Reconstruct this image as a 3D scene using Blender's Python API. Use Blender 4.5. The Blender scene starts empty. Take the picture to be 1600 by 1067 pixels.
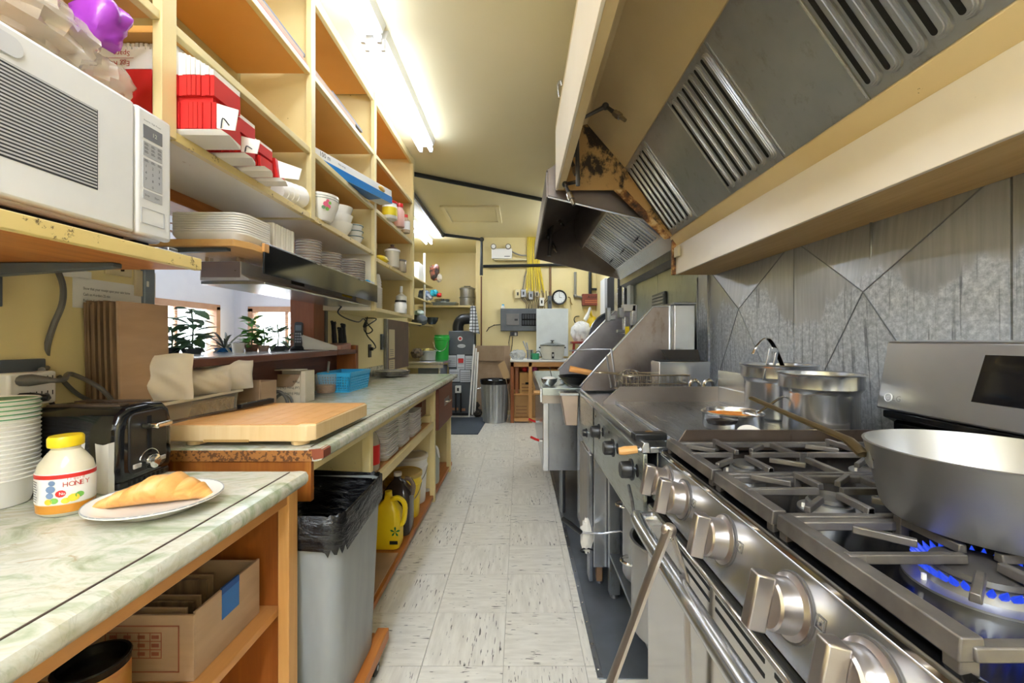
import bpy, bmesh, math, random
from mathutils import Vector as V, Matrix as M4
random.seed(7)
PI = math.pi
SC = bpy.context.scene
COL = SC.collection
# ---------------------------------------------------------------- camera, world, exposure
F, CX, CY, H = 655.0, 812.0, 530.0, 1.218
cam = bpy.data.cameras.new('camera')
cam.sensor_width = 36.0
cam.lens = 36.0 * F / 1600.0
cam.shift_x = (800.0 - CX) / 1600.0
cam.shift_y = (CY - 533.5) / 1600.0
cam.clip_start = 0.02
camo = bpy.data.objects.new('camera', cam)
COL.objects.link(camo)
camo.location = (0, 0, H)
camo.rotation_euler = (PI / 2, 0, 0)
SC.camera = camo
w = bpy.data.worlds.new('world'); SC.world = w
w.use_nodes = True
w.node_tree.nodes['Background'].inputs[0].default_value = (0.86, 0.93, 1.0, 1)
w.node_tree.nodes['Background'].inputs[1].default_value = 6.0
SC.view_settings.view_transform = 'Standard'
SC.view_settings.look = 'None'
SC.view_settings.exposure = 0.95
SC.view_settings.gamma = 1.0
SC.view_settings.use_curve_mapping = False
TUBE_W = 12.5       # emission of the fluorescent tubes
TUBE_B = 56.0       # ... of the unseen tubes added as fill behind the camera

def at(px, py, d):          # the point seen at a picture position, at distance d
    return V(((px - CX) * d / F, d, H - (py - CY) * d / F))
def gz(px, py, z):          # ... on the horizontal plane z
    return at(px, py, (H - z) * F / (py - CY))
def gx(px, py, X):          # ... on the vertical plane X
    return at(px, py, X * F / (px - CX))

# ---------------------------------------------------------------- materials
def lin(h):
    if not isinstance(h, str): return h
    c = [int(h[i:i + 2], 16) / 255 for i in (0, 2, 4)]
    return tuple(x / 12.92 if x < .04045 else ((x + .055) / 1.055) ** 2.4 for x in c) + (1.0,)
class NT:
    def __init__(s, name):
        s.m = bpy.data.materials.new(name); s.m.use_nodes = True
        s.t = s.m.node_tree; s.b = s.t.nodes['Principled BSDF']
    def n(s, kind, **kw):
        x = s.t.nodes.new(kind)
        for k, v in kw.items():
            if k.startswith('i_'):
                x.inputs[k[2:].replace('_', ' ')].default_value = v
            else: setattr(x, k, v)
        return x
    def l(s, a, b): s.t.links.new(a, b)
    def coord(s, scale=(1, 1, 1), rot=(0, 0, 0), rnd=False):
        tc = s.n('ShaderNodeTexCoord'); mp = s.n('ShaderNodeMapping')
        mp.inputs['Scale'].default_value = scale; mp.inputs['Rotation'].default_value = rot
        s.l(tc.outputs['Object'], mp.inputs['Vector'])
        if rnd:
            oi = s.n('ShaderNodeObjectInfo'); mu = s.n('ShaderNodeMath', operation='MULTIPLY'); mu.inputs[1].default_value = 57.0
            s.l(oi.outputs['Random'], mu.inputs[0]); s.l(mu.outputs[0], mp.inputs['Location'])
        return mp.outputs[0]
    def noise(s, vec, scale=5, detail=4, rough=.55, dist=0):
        x = s.n('ShaderNodeTexNoise')
        x.inputs['Scale'].default_value = scale; x.inputs['Detail'].default_value = detail
        x.inputs['Roughness'].default_value = rough; x.inputs['Distortion'].default_value = dist
        s.l(vec, x.inputs['Vector']); return x.outputs['Fac']
    def ramp(s, fac, stops):
        r = s.n('ShaderNodeValToRGB'); e = r.color_ramp.elements
        while len(e) < len(stops): e.new(.5)
        for i, (p, c) in enumerate(stops): e[i].position = p; e[i].color = lin(c) if isinstance(c, str) else (c, c, c, 1)
        s.l(fac, r.inputs[0]); return r.outputs[0]
    def mix(s, fac, a, b, mode='MIX'):
        x = s.n('ShaderNodeMix', data_type='RGBA', blend_type=mode)
        for sock, v in ((x.inputs[0], fac), (x.inputs[6], a), (x.inputs[7], b)):
            if isinstance(v, bpy.types.NodeSocket): s.l(v, sock)
            elif isinstance(v, str): sock.default_value = lin(v)
            else: sock.default_value = v
        return x.outputs[2]
    def bump(s, fac, strength=.2, dist=.01):
        x = s.n('ShaderNodeBump'); x.inputs['Strength'].default_value = strength; x.inputs['Distance'].default_value = dist
        s.l(fac, x.inputs['Height']); s.l(x.outputs[0], s.b.inputs['Normal'])
    def set(s, col=None, rough=None, metal=None, **kw):
        if col is not None:
            if isinstance(col, bpy.types.NodeSocket): s.l(col, s.b.inputs['Base Color'])
            else: s.b.inputs['Base Color'].default_value = lin(col)
        if rough is not None:
            if isinstance(rough, bpy.types.NodeSocket): s.l(rough, s.b.inputs['Roughness'])
            else: s.b.inputs['Roughness'].default_value = rough
        if metal is not None: s.b.inputs['Metallic'].default_value = metal
        for k, v in kw.items(): s.b.inputs[k.replace('_', ' ')].default_value = v
        return s.m
MATS = {}
def mat(name, c1, c2=None, rough=.5, metal=0, scale=6, stretch=(1, 1, 1), bump=0, bdist=.004, lo=.35, hi=.7, rnd=False, **kw):
    if name in MATS: return MATS[name]
    t = NT(name); f = None
    if c2 or bump:
        f = t.noise(t.coord(stretch, rnd=rnd), scale)
    t.set(t.ramp(f, [(lo, c1), (hi, c2)]) if c2 else c1, rough, metal, **kw)
    if bump: t.bump(f, bump, bdist)
    MATS[name] = t.m; return t.m
def emis(name, col, s):
    t = NT(name); t.set('000000', .5); t.b.inputs['Emission Color'].default_value = lin(col); t.b.inputs['Emission Strength'].default_value = s
    return t.m
def m_wood(name, a, b, c, axis=0, rough=.45, scale=5):
    t = NT(name); st = [22, 22, 22]; st[axis] = 1.6
    f = t.noise(t.coord(tuple(st), rnd=True), scale / 5, 6, .6, 1.2)
    g = t.noise(t.coord(rnd=True), 3, 2)
    col = t.ramp(f, [(.28, a), (.5, b), (.72, c)])
    t.set(t.mix(g, col, b), rough); t.bump(f, .15, .002); return t.m
def m_steel(name, a, b, rough=.32, axis=0, bump=.05, dirt=None, big=2.5, metal=.94):
    t = NT(name); st = [160, 160, 160]; st[axis] = 4
    f = t.noise(t.coord(tuple(st)), 3, 3)
    g = t.noise(t.coord(), big, 4, .6)
    col = t.ramp(g, [(.3, a), (.7, b)])
    if dirt:
        h = t.noise(t.coord((9, 9, 3)), 2.2, 8, .7)
        col = t.mix(t.ramp(h, [(.56, 0.0), (.74, .7)]), col, dirt)
    t.set(col, t.ramp(f, [(.3, rough * .96), (.7, rough * 1.05)]), metal); t.bump(f, bump * .06, .0002)
    return t.m
def m_marble(name):
    t = NT(name); v = t.coord((1, 1, 1))
    a = t.noise(t.coord((2.2, 4.5, 3)), 2.4, 6, .62, 1.6)
    col = t.ramp(a, [(.3, '98a284'), (.43, 'babea8'), (.52, 'd0cfc2'), (.62, 'c3bfab'), (.74, 'b4b292')])
    b = t.noise(t.coord((3, 7, 4)), 3.1, 5, .6, 2.0)
    col = t.mix(t.ramp(b, [(.64, 0.0), (.71, .6)]), col, 'a38a63')
    c = t.noise(t.coord((2, 6, 3), (0, 0, .3)), 1.7, 6, .6, 1.2)
    col = t.mix(t.ramp(c, [(.485, 0.0), (.5, .3), (.515, 0.0)]), col, '9a9c84')
    t.set(col, .22); return t.m
def m_paint(name, a, b, chip=None, rough=.45, scale=2.0, lo=.62, hi=.66):
    t = NT(name); f = t.noise(t.coord(), scale, 4)
    col = t.ramp(f, [(.3, a), (.7, b)])
    if chip:
        g = t.noise(t.coord((14, 14, 14)), 2.0, 6, .7)
        col = t.mix(t.ramp(g, [(lo, 0.0), (hi, .9)]), col, chip)
    t.set(col, rough); t.bump(t.noise(t.coord(), 30, 3), .06, .003); return t.m
def m_tile():
    t = NT('vinyl_tile'); v = t.coord((150, 16, 20), rnd=True)
    f = t.noise(v, 1.0, 2, .5, .3)
    g = t.noise(t.coord((6, 6, 6), rnd=True), 1.0, 2)
    thr = t.ramp(g, [(.35, .0), (.62, .085)])
    ad = t.n('ShaderNodeMath', operation='ADD'); t.l(f, ad.inputs[0]); t.l(thr, ad.inputs[1])
    streak = t.ramp(ad.outputs[0], [(.715, 0.0), (.745, .92)])
    h = t.noise(t.coord((50, 8, 10), rnd=True), 1.0, 4)
    base = t.ramp(h, [(.35, 'd4cfc4'), (.65, 'e6e2d8')])
    t.set(t.mix(streak, base, '3c3833'), .33); return t.m
def m_galv(name):
    t = NT(name)
    sp = t.n('ShaderNodeSeparateXYZ'); tc = t.n('ShaderNodeTexCoord'); t.l(tc.outputs['Object'], sp.inputs[0])
    wob = t.noise(t.coord((1, 3.5, 1.0)), 1.2, 4); ms = t.n('ShaderNodeMath', operation='MULTIPLY_ADD')
    t.l(wob, ms.inputs[0]); ms.inputs[1].default_value = .75; t.l(sp.outputs['Z'], ms.inputs[2])
    grime = t.ramp(ms.outputs[0], [(.95, 1.0), (.98, 0.0)])     # greasy below a ragged tide line
    spang = t.noise(t.coord((1, 26, 26)), 2.0, 6, .75)
    drip = t.noise(t.coord((1, 75, 2.2)), 1.0, 4, .55, .6)
    col = t.ramp(spang, [(.26, '8a8f96'), (.48, 'b8bdc3'), (.7, 'e6e9ec')])
    col = t.mix(t.ramp(drip, [(.58, 0.0), (.66, .6)]), col, '45484c')
    clean = t.ramp(t.noise(t.coord((1, 30, 2)), 2.0, 3), [(.3, 'a3a5a8'), (.7, 'b6b8bb')])
    t.set(t.mix(grime, clean, col), t.ramp(grime, [(0.0, .3), (1.0, .5)]), .45)
    t.bump(spang, .12, .002); return t.m
def m_soot(name, a, b):
    t = NT(name); f = t.noise(t.coord(), 2, 4); col = t.ramp(f, [(.3, a), (.7, b)])
    g = t.noise(t.coord((4.2, 4.2, 3.2)), 1.0, 9, .72, .1)
    col = t.mix(t.ramp(g, [(.49, 0.0), (.55, .95)]), col, '1d1813')
    t.set(col, .5); return t.m
def m_rust(name):
    t = NT(name); g = t.noise(t.coord((12, 12, 12)), 1.0, 8, .7)
    t.set(t.ramp(g, [(.36, '2a2019'), (.48, '7a4b22'), (.54, 'b98a4c'), (.62, 'd9bd88')]), .6); return t.m
def m_speck(name, base, dots, lo=.58, hi=.62, sc=60, rough=.6):
    t = NT(name); g = t.noise(t.coord(), sc, 3, .6)
    t.set(t.mix(t.ramp(g, [(lo, 0.0), (hi, 1.0)]), base, dots), rough); return t.m
def m_glass(name, col='ffffff', rough=.03, ior=1.3, alpha=.22):
    t = NT(name); t.set(col, rough, 0); t.b.inputs['Alpha'].default_value = alpha; t.b.inputs['IOR'].default_value = ior
    return t.m

CREAM = m_paint('cream_paint', 'd9c48a', 'e4d29b', '8d6d3e', lo=.69, hi=.72)
CREAMDK = m_paint('cream_paint_inner', 'd2b26a', 'dcc080')
ORANGE = m_paint('orange_board', 'd99c4a', 'e3aa5a')  # orange-tan tone for the upper boards and cleats
PALEPLY = m_paint('pale_plywood', 'ddd0b4', 'e8dec8', 'b89a68', lo=.68, hi=.74)
WALLY = m_paint('yellow_wall_paint', 'dccb92', 'e3d39e', rough=.4)
CEIL = m_paint('ceiling_paint', 'e6d9ac', 'ecdfb6', rough=.5, scale=1.2)
WHITEW = m_paint('white_wall_paint', 'e6e6ec', 'f0f0f4')
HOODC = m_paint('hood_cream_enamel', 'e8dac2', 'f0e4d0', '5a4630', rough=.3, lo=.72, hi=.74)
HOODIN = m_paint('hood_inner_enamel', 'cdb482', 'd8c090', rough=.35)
SOOT = m_soot('sooty_enamel', 'b98f50', 'c49c60')
RUST = m_rust('rusty_strip')
MARBLE = m_marble('marble_laminate')
TILE = m_tile()
GALV = m_galv('galvanised_sheet')
STEEL = m_steel('brushed_steel', 'bcbfc3', 'd4d6d9', .25, 1)
STEELX = m_steel('brushed_steel_across', 'b9bcc0', 'd3d5d8', .25, 0)
STEELZ = m_steel('brushed_steel_upright', 'bcbfc3', 'd4d6d9', .22, 2)
STEELDK = m_steel('dull_steel', '83868a', 'a3a5a8', .32, 0, dirt='584636')
HOOD2 = m_steel('hood_steel', '6e655f', '857b74', .34, 0)
FILT = m_steel('filter_steel', 'a3a6aa', 'bfc1c4', .3, 2, dirt='8a7f76', metal=.72)
GRIDM = m_steel('griddle_plate', '7f8184', '9c9ea1', .28, 1, dirt='5f564f')
PANELG = m_steel('greenish_steel', 'a9b2af', 'c0c8c5', .28, 1)
ALU = m_steel('aluminium', 'a6a7a8', 'bbbcbd', .42, 2)
CHROME = mat('chrome', 'd8d6d2', rough=.12, metal=1)
IRON = mat('cast_iron', '565250', '7a7571', rough=.38, metal=.55, scale=14, bump=.15)
BLACK = mat('black_enamel', '0a0a0b', rough=.14, Specular_IOR_Level=.25)
BLACKP = mat('black_plastic', '161617', rough=.35)
RUBBER = mat('black_rubber', '1a1a1b', rough=.7)
DARK = mat('dark_gap', '0a0908', rough=.9)
WHITEP = mat('white_plastic', 'e9e7e2', rough=.35)
WHITEC = mat('white_ceramic', 'eeeae2', rough=.15)
FOAM = mat('white_foam', 'f0ece4', rough=.6)
GREYP = mat('grey_plastic', '9a9b98', '848683', rough=.45, scale=4, bump=.05)
PAPER = mat('white_paper', 'e8e6e0', rough=.7)
CARD = mat('cardboard', 'a98c70', 'b99b7f', rough=.75, scale=3, stretch=(1, 1, 6))
CARDDK = mat('cardboard_edge', '67523f', '927659', rough=.8, scale=60, stretch=(1, 1, .1))
RED = mat('red_card', 'c8201f', 'd42c28', rough=.45)
REDP = mat('red_plastic', 'c3231f', rough=.35)
YELP = mat('yellow_plastic', 'e8c81c', rough=.35)
BLUEP = mat('blue_plastic', '38aee2', rough=.35)
GREENP = mat('green_plastic', '27a33c', rough=.35)
PINE = m_wood('pine_wood', 'b98146', 'c99556', 'dcae70', 2)
PINEX = m_wood('pine_wood_across', 'b98146', 'c99556', 'dcae70', 0)
PINEY = m_wood('pine_wood_along', 'a8703a', 'bd8448', 'd09a5c', 1)
OAK = m_wood('orange_wood', '6e3812', '94521e', 'ae6a2e', 2)
OAKY = m_wood('orange_wood_along', '8a4a1c', 'b06a2e', 'cb8744', 1)
BROWN = m_wood('brown_wood', '4b2a1a', '66392a', '7c4a34', 1)
BROWNZ = m_wood('brown_wood_upright', '6b3a20', '8a4f2e', '9c6240', 2)
DOORW = m_wood('brown_panel', '5c2f20', '713c28', '814a32', 2)
BUTCH = m_wood('butcher_block_top', 'c98a4c', 'dba262', 'e6b679', 0)
BUTCHS = m_wood('butcher_block_side', 'd3ae74', 'e0c190', 'e9d0a4', 2)
TRIMG = mat('grey_metal_trim', '8a98a6', '76848f', rough=.4, metal=.3)
DKGREY = mat('dark_grey_paint', '4c5257', '565c61', rough=.4)
GLASSY = m_glass('clear_glass')
CLEARP = m_glass('cloudy_plastic', 'e8e2d6', .25, 1.3, .32)
INK = mat('black_ink', '1c1c1c', rough=.6)
REDINK = mat('red_ink', 'b03028', rough=.6)
GREYINK = mat('grey_ink', '6a6a6c', rough=.6)
WHITEINK = mat('white_ink', 'f0f0f0', rough=.6)
TUBEM = emis('fluorescent_glow', 'dfebff', TUBE_W)
TUBEF = emis('fluorescent_glow_far', 'dfebff', 33.0)
TUBEB = emis('added_fill_glow', 'dfebff', TUBE_B)  # glow of the added rear fill tubes
LEAF = mat('leaf_green', '5a9a3c', '8cc45c', rough=.45, rnd=True)
LEAFD = mat('leaf_dark', '4f7652', '74996e', rough=.4, rnd=True)
LEAFP = mat('leaf_purple_grey', '75706a', '95a084', rough=.4, rnd=True)

# ---------------------------------------------------------------- mesh building
class MB:
    def __init__(s): s.v = []; s.f = []; s.mi = []
    def add(s, vs, fs, mi=0):
        n = len(s.v); s.v += [tuple(p) for p in vs]
        for f in fs: s.f.append([i + n for i in f]); s.mi.append(mi)
        return s
    def box(s, x0, x1, y0, y1, z0, z1, mi=0, T=None):
        vs = [V((x, y, z)) for z in (z0, z1) for y in (y0, y1) for x in (x0, x1)]
        if T: vs = [T @ p for p in vs]
        return s.add(vs, [(0, 2, 3, 1), (4, 5, 7, 6), (0, 1, 5, 4), (2, 6, 7, 3), (0, 4, 6, 2), (1, 3, 7, 5)], mi)
    def hexa(s, a, mi=0):       # eight corners: bottom loop then top loop
        return s.add(a, [(3, 2, 1, 0), (4, 5, 6, 7), (0, 1, 5, 4), (1, 2, 6, 5), (2, 3, 7, 6), (3, 0, 4, 7)], mi)
    def prism(s, poly, ax, a0, a1, mi=0, T=None):   # polygon in the plane across axis ax, extruded a0..a1
        def p(q, a):
            r = V((a, q[0], q[1])) if ax == 0 else V((q[0], a, q[1])) if ax == 1 else V((q[0], q[1], a))
            return T @ r if T else r
        n = len(poly); vs = [p(q, a0) for q in poly] + [p(q, a1) for q in poly]
        return s.add(vs, [tuple(range(n))[::-1], tuple(range(n, 2 * n))] + [(i, (i + 1) % n, n + (i + 1) % n, n + i) for i in range(n)], mi)
    def lathe(s, prof, c=(0, 0, 0), n=24, sx=1, sy=1, T=None, mi=0, a0=0, a1=2 * PI, fn=None):
        c = V(c); vs = []; full = abs(a1 - a0 - 2 * PI) < 1e-6; m = n if full else n + 1
        for j, (r, z) in enumerate(prof):
            for i in range(m):
                a = a0 + (a1 - a0) * i / n; rr = r * (fn(a, z) if fn else 1)
                p = V((rr * sx * math.cos(a), rr * sy * math.sin(a), z)); vs.append(c + (T @ p if T else p))
        fs = []
        for j in range(len(prof) - 1):
            for i in range(n):
                k = (i + 1) % m; fs.append((j * m + i, j * m + k, (j + 1) * m + k, (j + 1) * m + i))
        if full:
            if prof[0][0] > 1e-5: fs.append(tuple(range(m))[::-1])
            if prof[-1][0] > 1e-5: fs.append(tuple((len(prof) - 1) * m + i for i in range(m)))
        return s.add(vs, fs, mi)
    def tube(s, pts, r, n=8, mi=0, closed=False, sq=1.0):
        pts = [V(p) for p in pts]; vs = []; N = len(pts); up = None
        for i, p in enumerate(pts):
            if closed: t = pts[(i + 1) % N] - pts[i - 1]
            else: t = pts[min(i + 1, N - 1)] - pts[max(i - 1, 0)]
            t.normalize()
            if up is None: up = V((0, 0, 1)) if abs(t.z) < .9 else V((1, 0, 0))
            u = up - t * up.dot(t)
            if u.length < 1e-4: u = V((1, 0, 0)) - t * t.x
            u.normalize(); up = u; w_ = t.cross(u); rr = r[i] if isinstance(r, (list, tuple)) else r
            for k in range(n):
                a = 2 * PI * k / n + PI / n; vs.append(p + (u * math.cos(a) * sq + w_ * math.sin(a)) * rr)
        fs = []
        for i in range(N if closed else N - 1):
            j = (i + 1) % N
            for k in range(n): q = (k + 1) % n; fs.append((i * n + k, i * n + q, j * n + q, j * n + k))
        if not closed: fs += [tuple(range(n))[::-1], tuple((N - 1) * n + k for k in range(n))]
        return s.add(vs, fs, mi)
    def ball(s, c, rx, ry, rz, n=14, m=9, mi=0, fn=None, T=None):
        vs = []; c = V(c)
        for j in range(m + 1):
            b = -PI / 2 + PI * j / m
            for i in range(n):
                a = 2 * PI * i / n; p = V((math.cos(a) * math.cos(b), math.sin(a) * math.cos(b), math.sin(b)))
                k = fn(p) if fn else 1; q = V((p.x * rx * k, p.y * ry * k, p.z * rz * k)); vs.append(c + (T @ q if T else q))
        fs = [(j * n + i, j * n + (i + 1) % n, (j + 1) * n + (i + 1) % n, (j + 1) * n + i) for j in range(m) for i in range(n)]
        return s.add(vs, fs, mi)
    def sheet(s, fn, nu, nv, th=None, mi=0):    # fn(u,v)->Vector ; th = thickness vector or None
        vs = [fn(i / nu, j / nv) for j in range(nv + 1) for i in range(nu + 1)]; k = nu + 1
        fs = [(j * k + i, j * k + i + 1, (j + 1) * k + i + 1, (j + 1) * k + i) for j in range(nv) for i in range(nu)]
        if th is None: return s.add(vs, fs, mi)
        th = V(th); n = len(vs); vs2 = vs + [p + th for p in vs]
        fs2 = [f[::-1] for f in fs] + [tuple(i + n for i in f) for f in fs]
        rim = [j for j in range(k)] + [j * k + nu for j in range(1, nv + 1)] + [nv * k + i for i in range(nu - 1, -1, -1)] + [j * k for j in range(nv - 1, 0, -1)]
        for a in range(len(rim)):
            b = rim[(a + 1) % len(rim)]; fs2.append((rim[a], b, b + n, rim[a] + n))
        return s.add(vs2, fs2, mi)
    def build(s, name, mats, parent=None, smooth=35, bevel=0, seg=2, local=False):
        vs = [V(p) for p in s.v]
        if parent is not None and not local:
            o_ = worg(parent); vs = [p - o_ for p in vs]; org = V((0, 0, 0))
        elif parent is None and not local:
            lo = V([min(p[i] for p in vs) for i in range(3)]); hi = V([max(p[i] for p in vs) for i in range(3)])
            org = V(((lo.x + hi.x) / 2, (lo.y + hi.y) / 2, lo.z)); vs = [p - org for p in vs]
        else: org = V((0, 0, 0))
        me = bpy.data.meshes.new(name); me.from_pydata(vs, [], s.f)
        bm = bmesh.new(); bm.from_mesh(me)
        if len(bm.faces) < 20000: bmesh.ops.recalc_face_normals(bm, faces=bm.faces)
        bm.to_mesh(me); bm.free()
        for m_ in (mats if isinstance(mats, (list, tuple)) else [mats]): me.materials.append(m_)
        if len(me.polygons) == len(s.mi): me.polygons.foreach_set('material_index', s.mi)
        if smooth:
            me.polygons.foreach_set('use_smooth', [True] * len(me.polygons)); me.set_sharp_from_angle(angle=math.radians(smooth))
        o = bpy.data.objects.new(name, me); COL.objects.link(o); o.location = org
        if parent is not None: o.parent = parent
        if bevel:
            b = o.modifiers.new('bevel', 'BEVEL'); b.width = bevel; b.segments = seg; b.limit_method = 'ANGLE'; b.angle_limit = math.radians(40)
        return o
def worg(o):
    p = V((0, 0, 0))
    while o is not None: p = p + o.location; o = o.parent
    return p
def tag(o, label=None, cat=None, group=None, kind=None):
    for k, v in (('label', label), ('category', cat), ('group', group), ('kind', kind)):
        if v: o[k] = v
    return o
def thing(name, label, cat, loc=(0, 0, 0), rz=0, group=None):
    o = bpy.data.objects.new(name, None); COL.objects.link(o); o.location = loc; o.rotation_euler = (0, 0, rz)
    o.empty_display_size = .05
    return tag(o, label, cat, group)
def struct(mb, name, mats, parent=None, **kw):
    o = mb.build(name, mats, parent, **kw)
    if parent is None: o['kind'] = 'structure'
    return o
def copy_tree(o, parent=None, loc=None, rz=None):
    c = o.copy(); COL.objects.link(c); c.parent = parent
    if loc is not None: c.location = loc
    if rz is not None: c.rotation_euler = (0, 0, rz)
    for ch in list(o.children): copy_tree(ch, c)
    return c
def B(*a): return MB().box(*a)
def bx(name, m_, p, x0, x1, y0, y1, z0, z1, bevel=.002, **kw): return MB().box(x0, x1, y0, y1, z0, z1).build(name, m_, p, bevel=bevel, **kw)
_tc = {}
def text(name, s, size, org, right, up, m_, parent, lift=.0008, align='LEFT', sx=1.0):
    key = (s, align)
    if key not in _tc:
        cu = bpy.data.curves.new('t', 'FONT'); cu.body = s; cu.size = 1.0; cu.align_x = align; cu.resolution_u = 2
        to = bpy.data.objects.new('t', cu); COL.objects.link(to)
        dg = bpy.context.evaluated_depsgraph_get(); me0 = bpy.data.meshes.new_from_object(to.evaluated_get(dg))
        _tc[key] = ([tuple(v_.co) for v_ in me0.vertices], [tuple(p.vertices) for p in me0.polygons])
        bpy.data.objects.remove(to); bpy.data.curves.remove(cu)
    vs, fs = _tc[key]; r = V(right).normalized(); u = V(up).normalized(); n = r.cross(u); o_ = V(org) + n * lift
    mb = MB().add([o_ + r * (p[0] * size * sx) + u * (p[1] * size) for p in vs], fs)
    return mb.build(name, m_, parent, smooth=0)
def lines(name, rows, org, right, up, m_, parent, lift=.0008):    # small print too fine to read: rows of (x, y, length, height)
    r = V(right).normalized(); u = V(up).normalized(); n = r.cross(u); o_ = V(org) + n * lift; mb = MB()
    for (x, y, l_, h_) in rows:
        a = o_ + r * x + u * y; mb.add([a, a + r * l_, a + r * l_ + u * h_, a + u * h_], [(0, 1, 2, 3)])
    ob = mb.build(name, m_, parent, smooth=0); ob['kind'] = 'stuff'; return ob
def arc(c, r, a0, a1, n, u=(1, 0, 0), v=(0, 0, 1)):
    c, u, v = V(c), V(u), V(v); return [c + u * (r * math.cos(a0 + (a1 - a0) * i / n)) + v * (r * math.sin(a0 + (a1 - a0) * i / n)) for i in range(n + 1)]
def smoothpts(pts, k=6):
    pts = [V(p) for p in pts]; out = []; P = [pts[0]] + pts + [pts[-1]]
    for i in range(1, len(P) - 2):
        for j in range(k):
            t = j / k; a, b, c, d = P[i - 1], P[i], P[i + 1], P[i + 2]
            out.append(.5 * ((2 * b) + (c - a) * t + (2 * a - 5 * b + 4 * c - d) * t * t + (3 * b - a - 3 * c + d) * t ** 3))
    return out + [pts[-1]]
def rrect(x0, x1, y0, y1, r, n=4):
    out = []
    for cx, cy, a in ((x1 - r, y1 - r, 0), (x0 + r, y1 - r, PI / 2), (x0 + r, y0 + r, PI), (x1 - r, y0 + r, 1.5 * PI)):
        for i in range(n + 1): b = a + PI / 2 * i / n; out.append((cx + r * math.cos(b), cy + r * math.sin(b)))
    return out
# ================================================================ THE ROOM
ZC = H + 1.65          # ceiling
WL, WR, YB = -1.33, 1.22, 6.8
YA = 8.0               # back of the alcove
# floor slab and tiles
fl = struct(B(-4.3, 1.5, -3.2, 8.2, -.12, -.005), 'floor', mat('floor_screed', 'a9a49a', 'b8b3a8', rough=.5))
tm = MB().box(-.1513, .1513, -.1513, .1513, -.006, 0).build('tile', TILE, fl, local=True, smooth=0); tm.location = (0, 0, 0)
fo = worg(fl); first = True
for i in range(-4, 2):
    for j in range(-7, 14):
        o = tm if first else tm.copy()
        if not first: COL.objects.link(o)
        first = False; o.parent = fl
        o.location = V((-.061 + .305 * (i + .5), 2.478 + .305 * (j + .5), 0)) - fo
        o.rotation_euler = (0, 0, PI / 2 * ((i + j) % 2))
# ceiling
ce = struct(B(-4.3, 1.5, -3.2, 8.2, ZC, ZC + .1), 'ceiling', CEIL)
# left wall with the serving hatch
OY0, OY1, OZ0, OZ1 = 1.50, 2.70, 1.11, H + .565
mb = MB().box(WL - .12, WL, -3.2, OY0, 0, ZC).box(WL - .12, WL, OY1, 4.95, 0, ZC).box(WL - .12, WL, OY0, OY1, 0, OZ0).box(WL - .12, WL, OY0, OY1, OZ1, ZC)
struct(mb, 'wall_left', WALLY, smooth=0)
struct(B(-2.22, WL - .12, 4.95, 5.05, 0, ZC).box(-2.22, -2.1, 5.05, YA, 0, ZC), 'wall_alcove', WALLY, smooth=0)
struct(B(-2.22, -.7, YA, YA + .1, 0, ZC), 'wall_alcove_back', WALLY)
struct(B(-.70, 1.5, YB, YB + .12, 0, ZC).box(-.72, -.6, YB + .12, YA, 0, ZC), 'wall_back', WALLY, smooth=0)
struct(B(WR + .02, WR + .12, -3.2, YB, 0, ZC), 'wall_right', WALLY)
struct(B(-4.3, 1.5, -3.3, -3.2, 0, ZC), 'wall_rear', WHITEW)
# corner board at the end of the back wall
struct(B(-.705, -.63, YB - .025, YB, 0, ZC), 'trim_1', CREAM, bevel=.003)
# hatch lining
struct(B(WL - .14, WL + .012, OY1 - .015, OY1 + .13, OZ0, OZ1 - .03), 'trim_2', BROWNZ, bevel=.003)
struct(B(WL - .14, WL + .02, OY0, OY1 + .02, OZ1 - .045, OZ1 + .002), 'trim_3', OAKY, bevel=.003)
struct(B(WL - .13, WL + .015, OY0 - .03, OY0 + .012, OZ0, OZ1), 'trim_4', TRIMG, bevel=.003)
struct(B(WL - .005, WL + .02, OY1 + .13, OY1 + .165, OZ0 - .02, OZ1 - .1), 'trim_5', mat('dark_strip', '55504a', rough=.5), bevel=.002)
# dining room behind the hatch
DX, DY = -4.09, 6.0
def wall_holes(ax, pos, th, a0, a1, holes, z1):
    mb = MB(); cur = a0
    def bb(p, q, r, s_):
        if ax == 0: mb.box(pos - th, pos, p, q, r, s_)
        else: mb.box(p, q, pos, pos + th, r, s_)
    for (h0, h1, hz0, hz1) in holes:
        bb(cur, h0, 0, z1); bb(h0, h1, 0, hz0); bb(h0, h1, hz1, z1); cur = h1
    bb(cur, a1, 0, z1); return mb
w1 = (gx(205, 500, DX).y, gx(340, 500, DX).y); wz = H + .44
w2 = (at(391, 500, DY).x, at(500, 500, DY).x)
struct(wall_holes(0, DX, .15, -3.2, DY + .15, [(.3, 1.9, .85, wz), (w1[0], w1[1], .85, wz)], ZC), 'wall_dining_side', WHITEW, smooth=0)
struct(wall_holes(1, DY, .15, DX, -2.22, [(w2[0], w2[1], .85, wz)], ZC), 'wall_dining_end', WHITEW, smooth=0)
struct(B(WL - .135, WL - .12, -3.2, OY0, 0, ZC).box(WL - .135, WL - .12, OY1, 4.95, 0, ZC).box(WL - .135, WL - .12, OY0, OY1, OZ1, ZC), 'wall_dining_hatch', WHITEW, smooth=0)
struct(B(DX, WL - .14, -3.1, DY, ZC - .09, ZC - .02), 'ceiling_dining', mat('white_ceiling', 'e9ecf4', rough=.6))
FRAME = mat('window_wood', 'b98a68', 'c89c7a', rough=.4)
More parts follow.
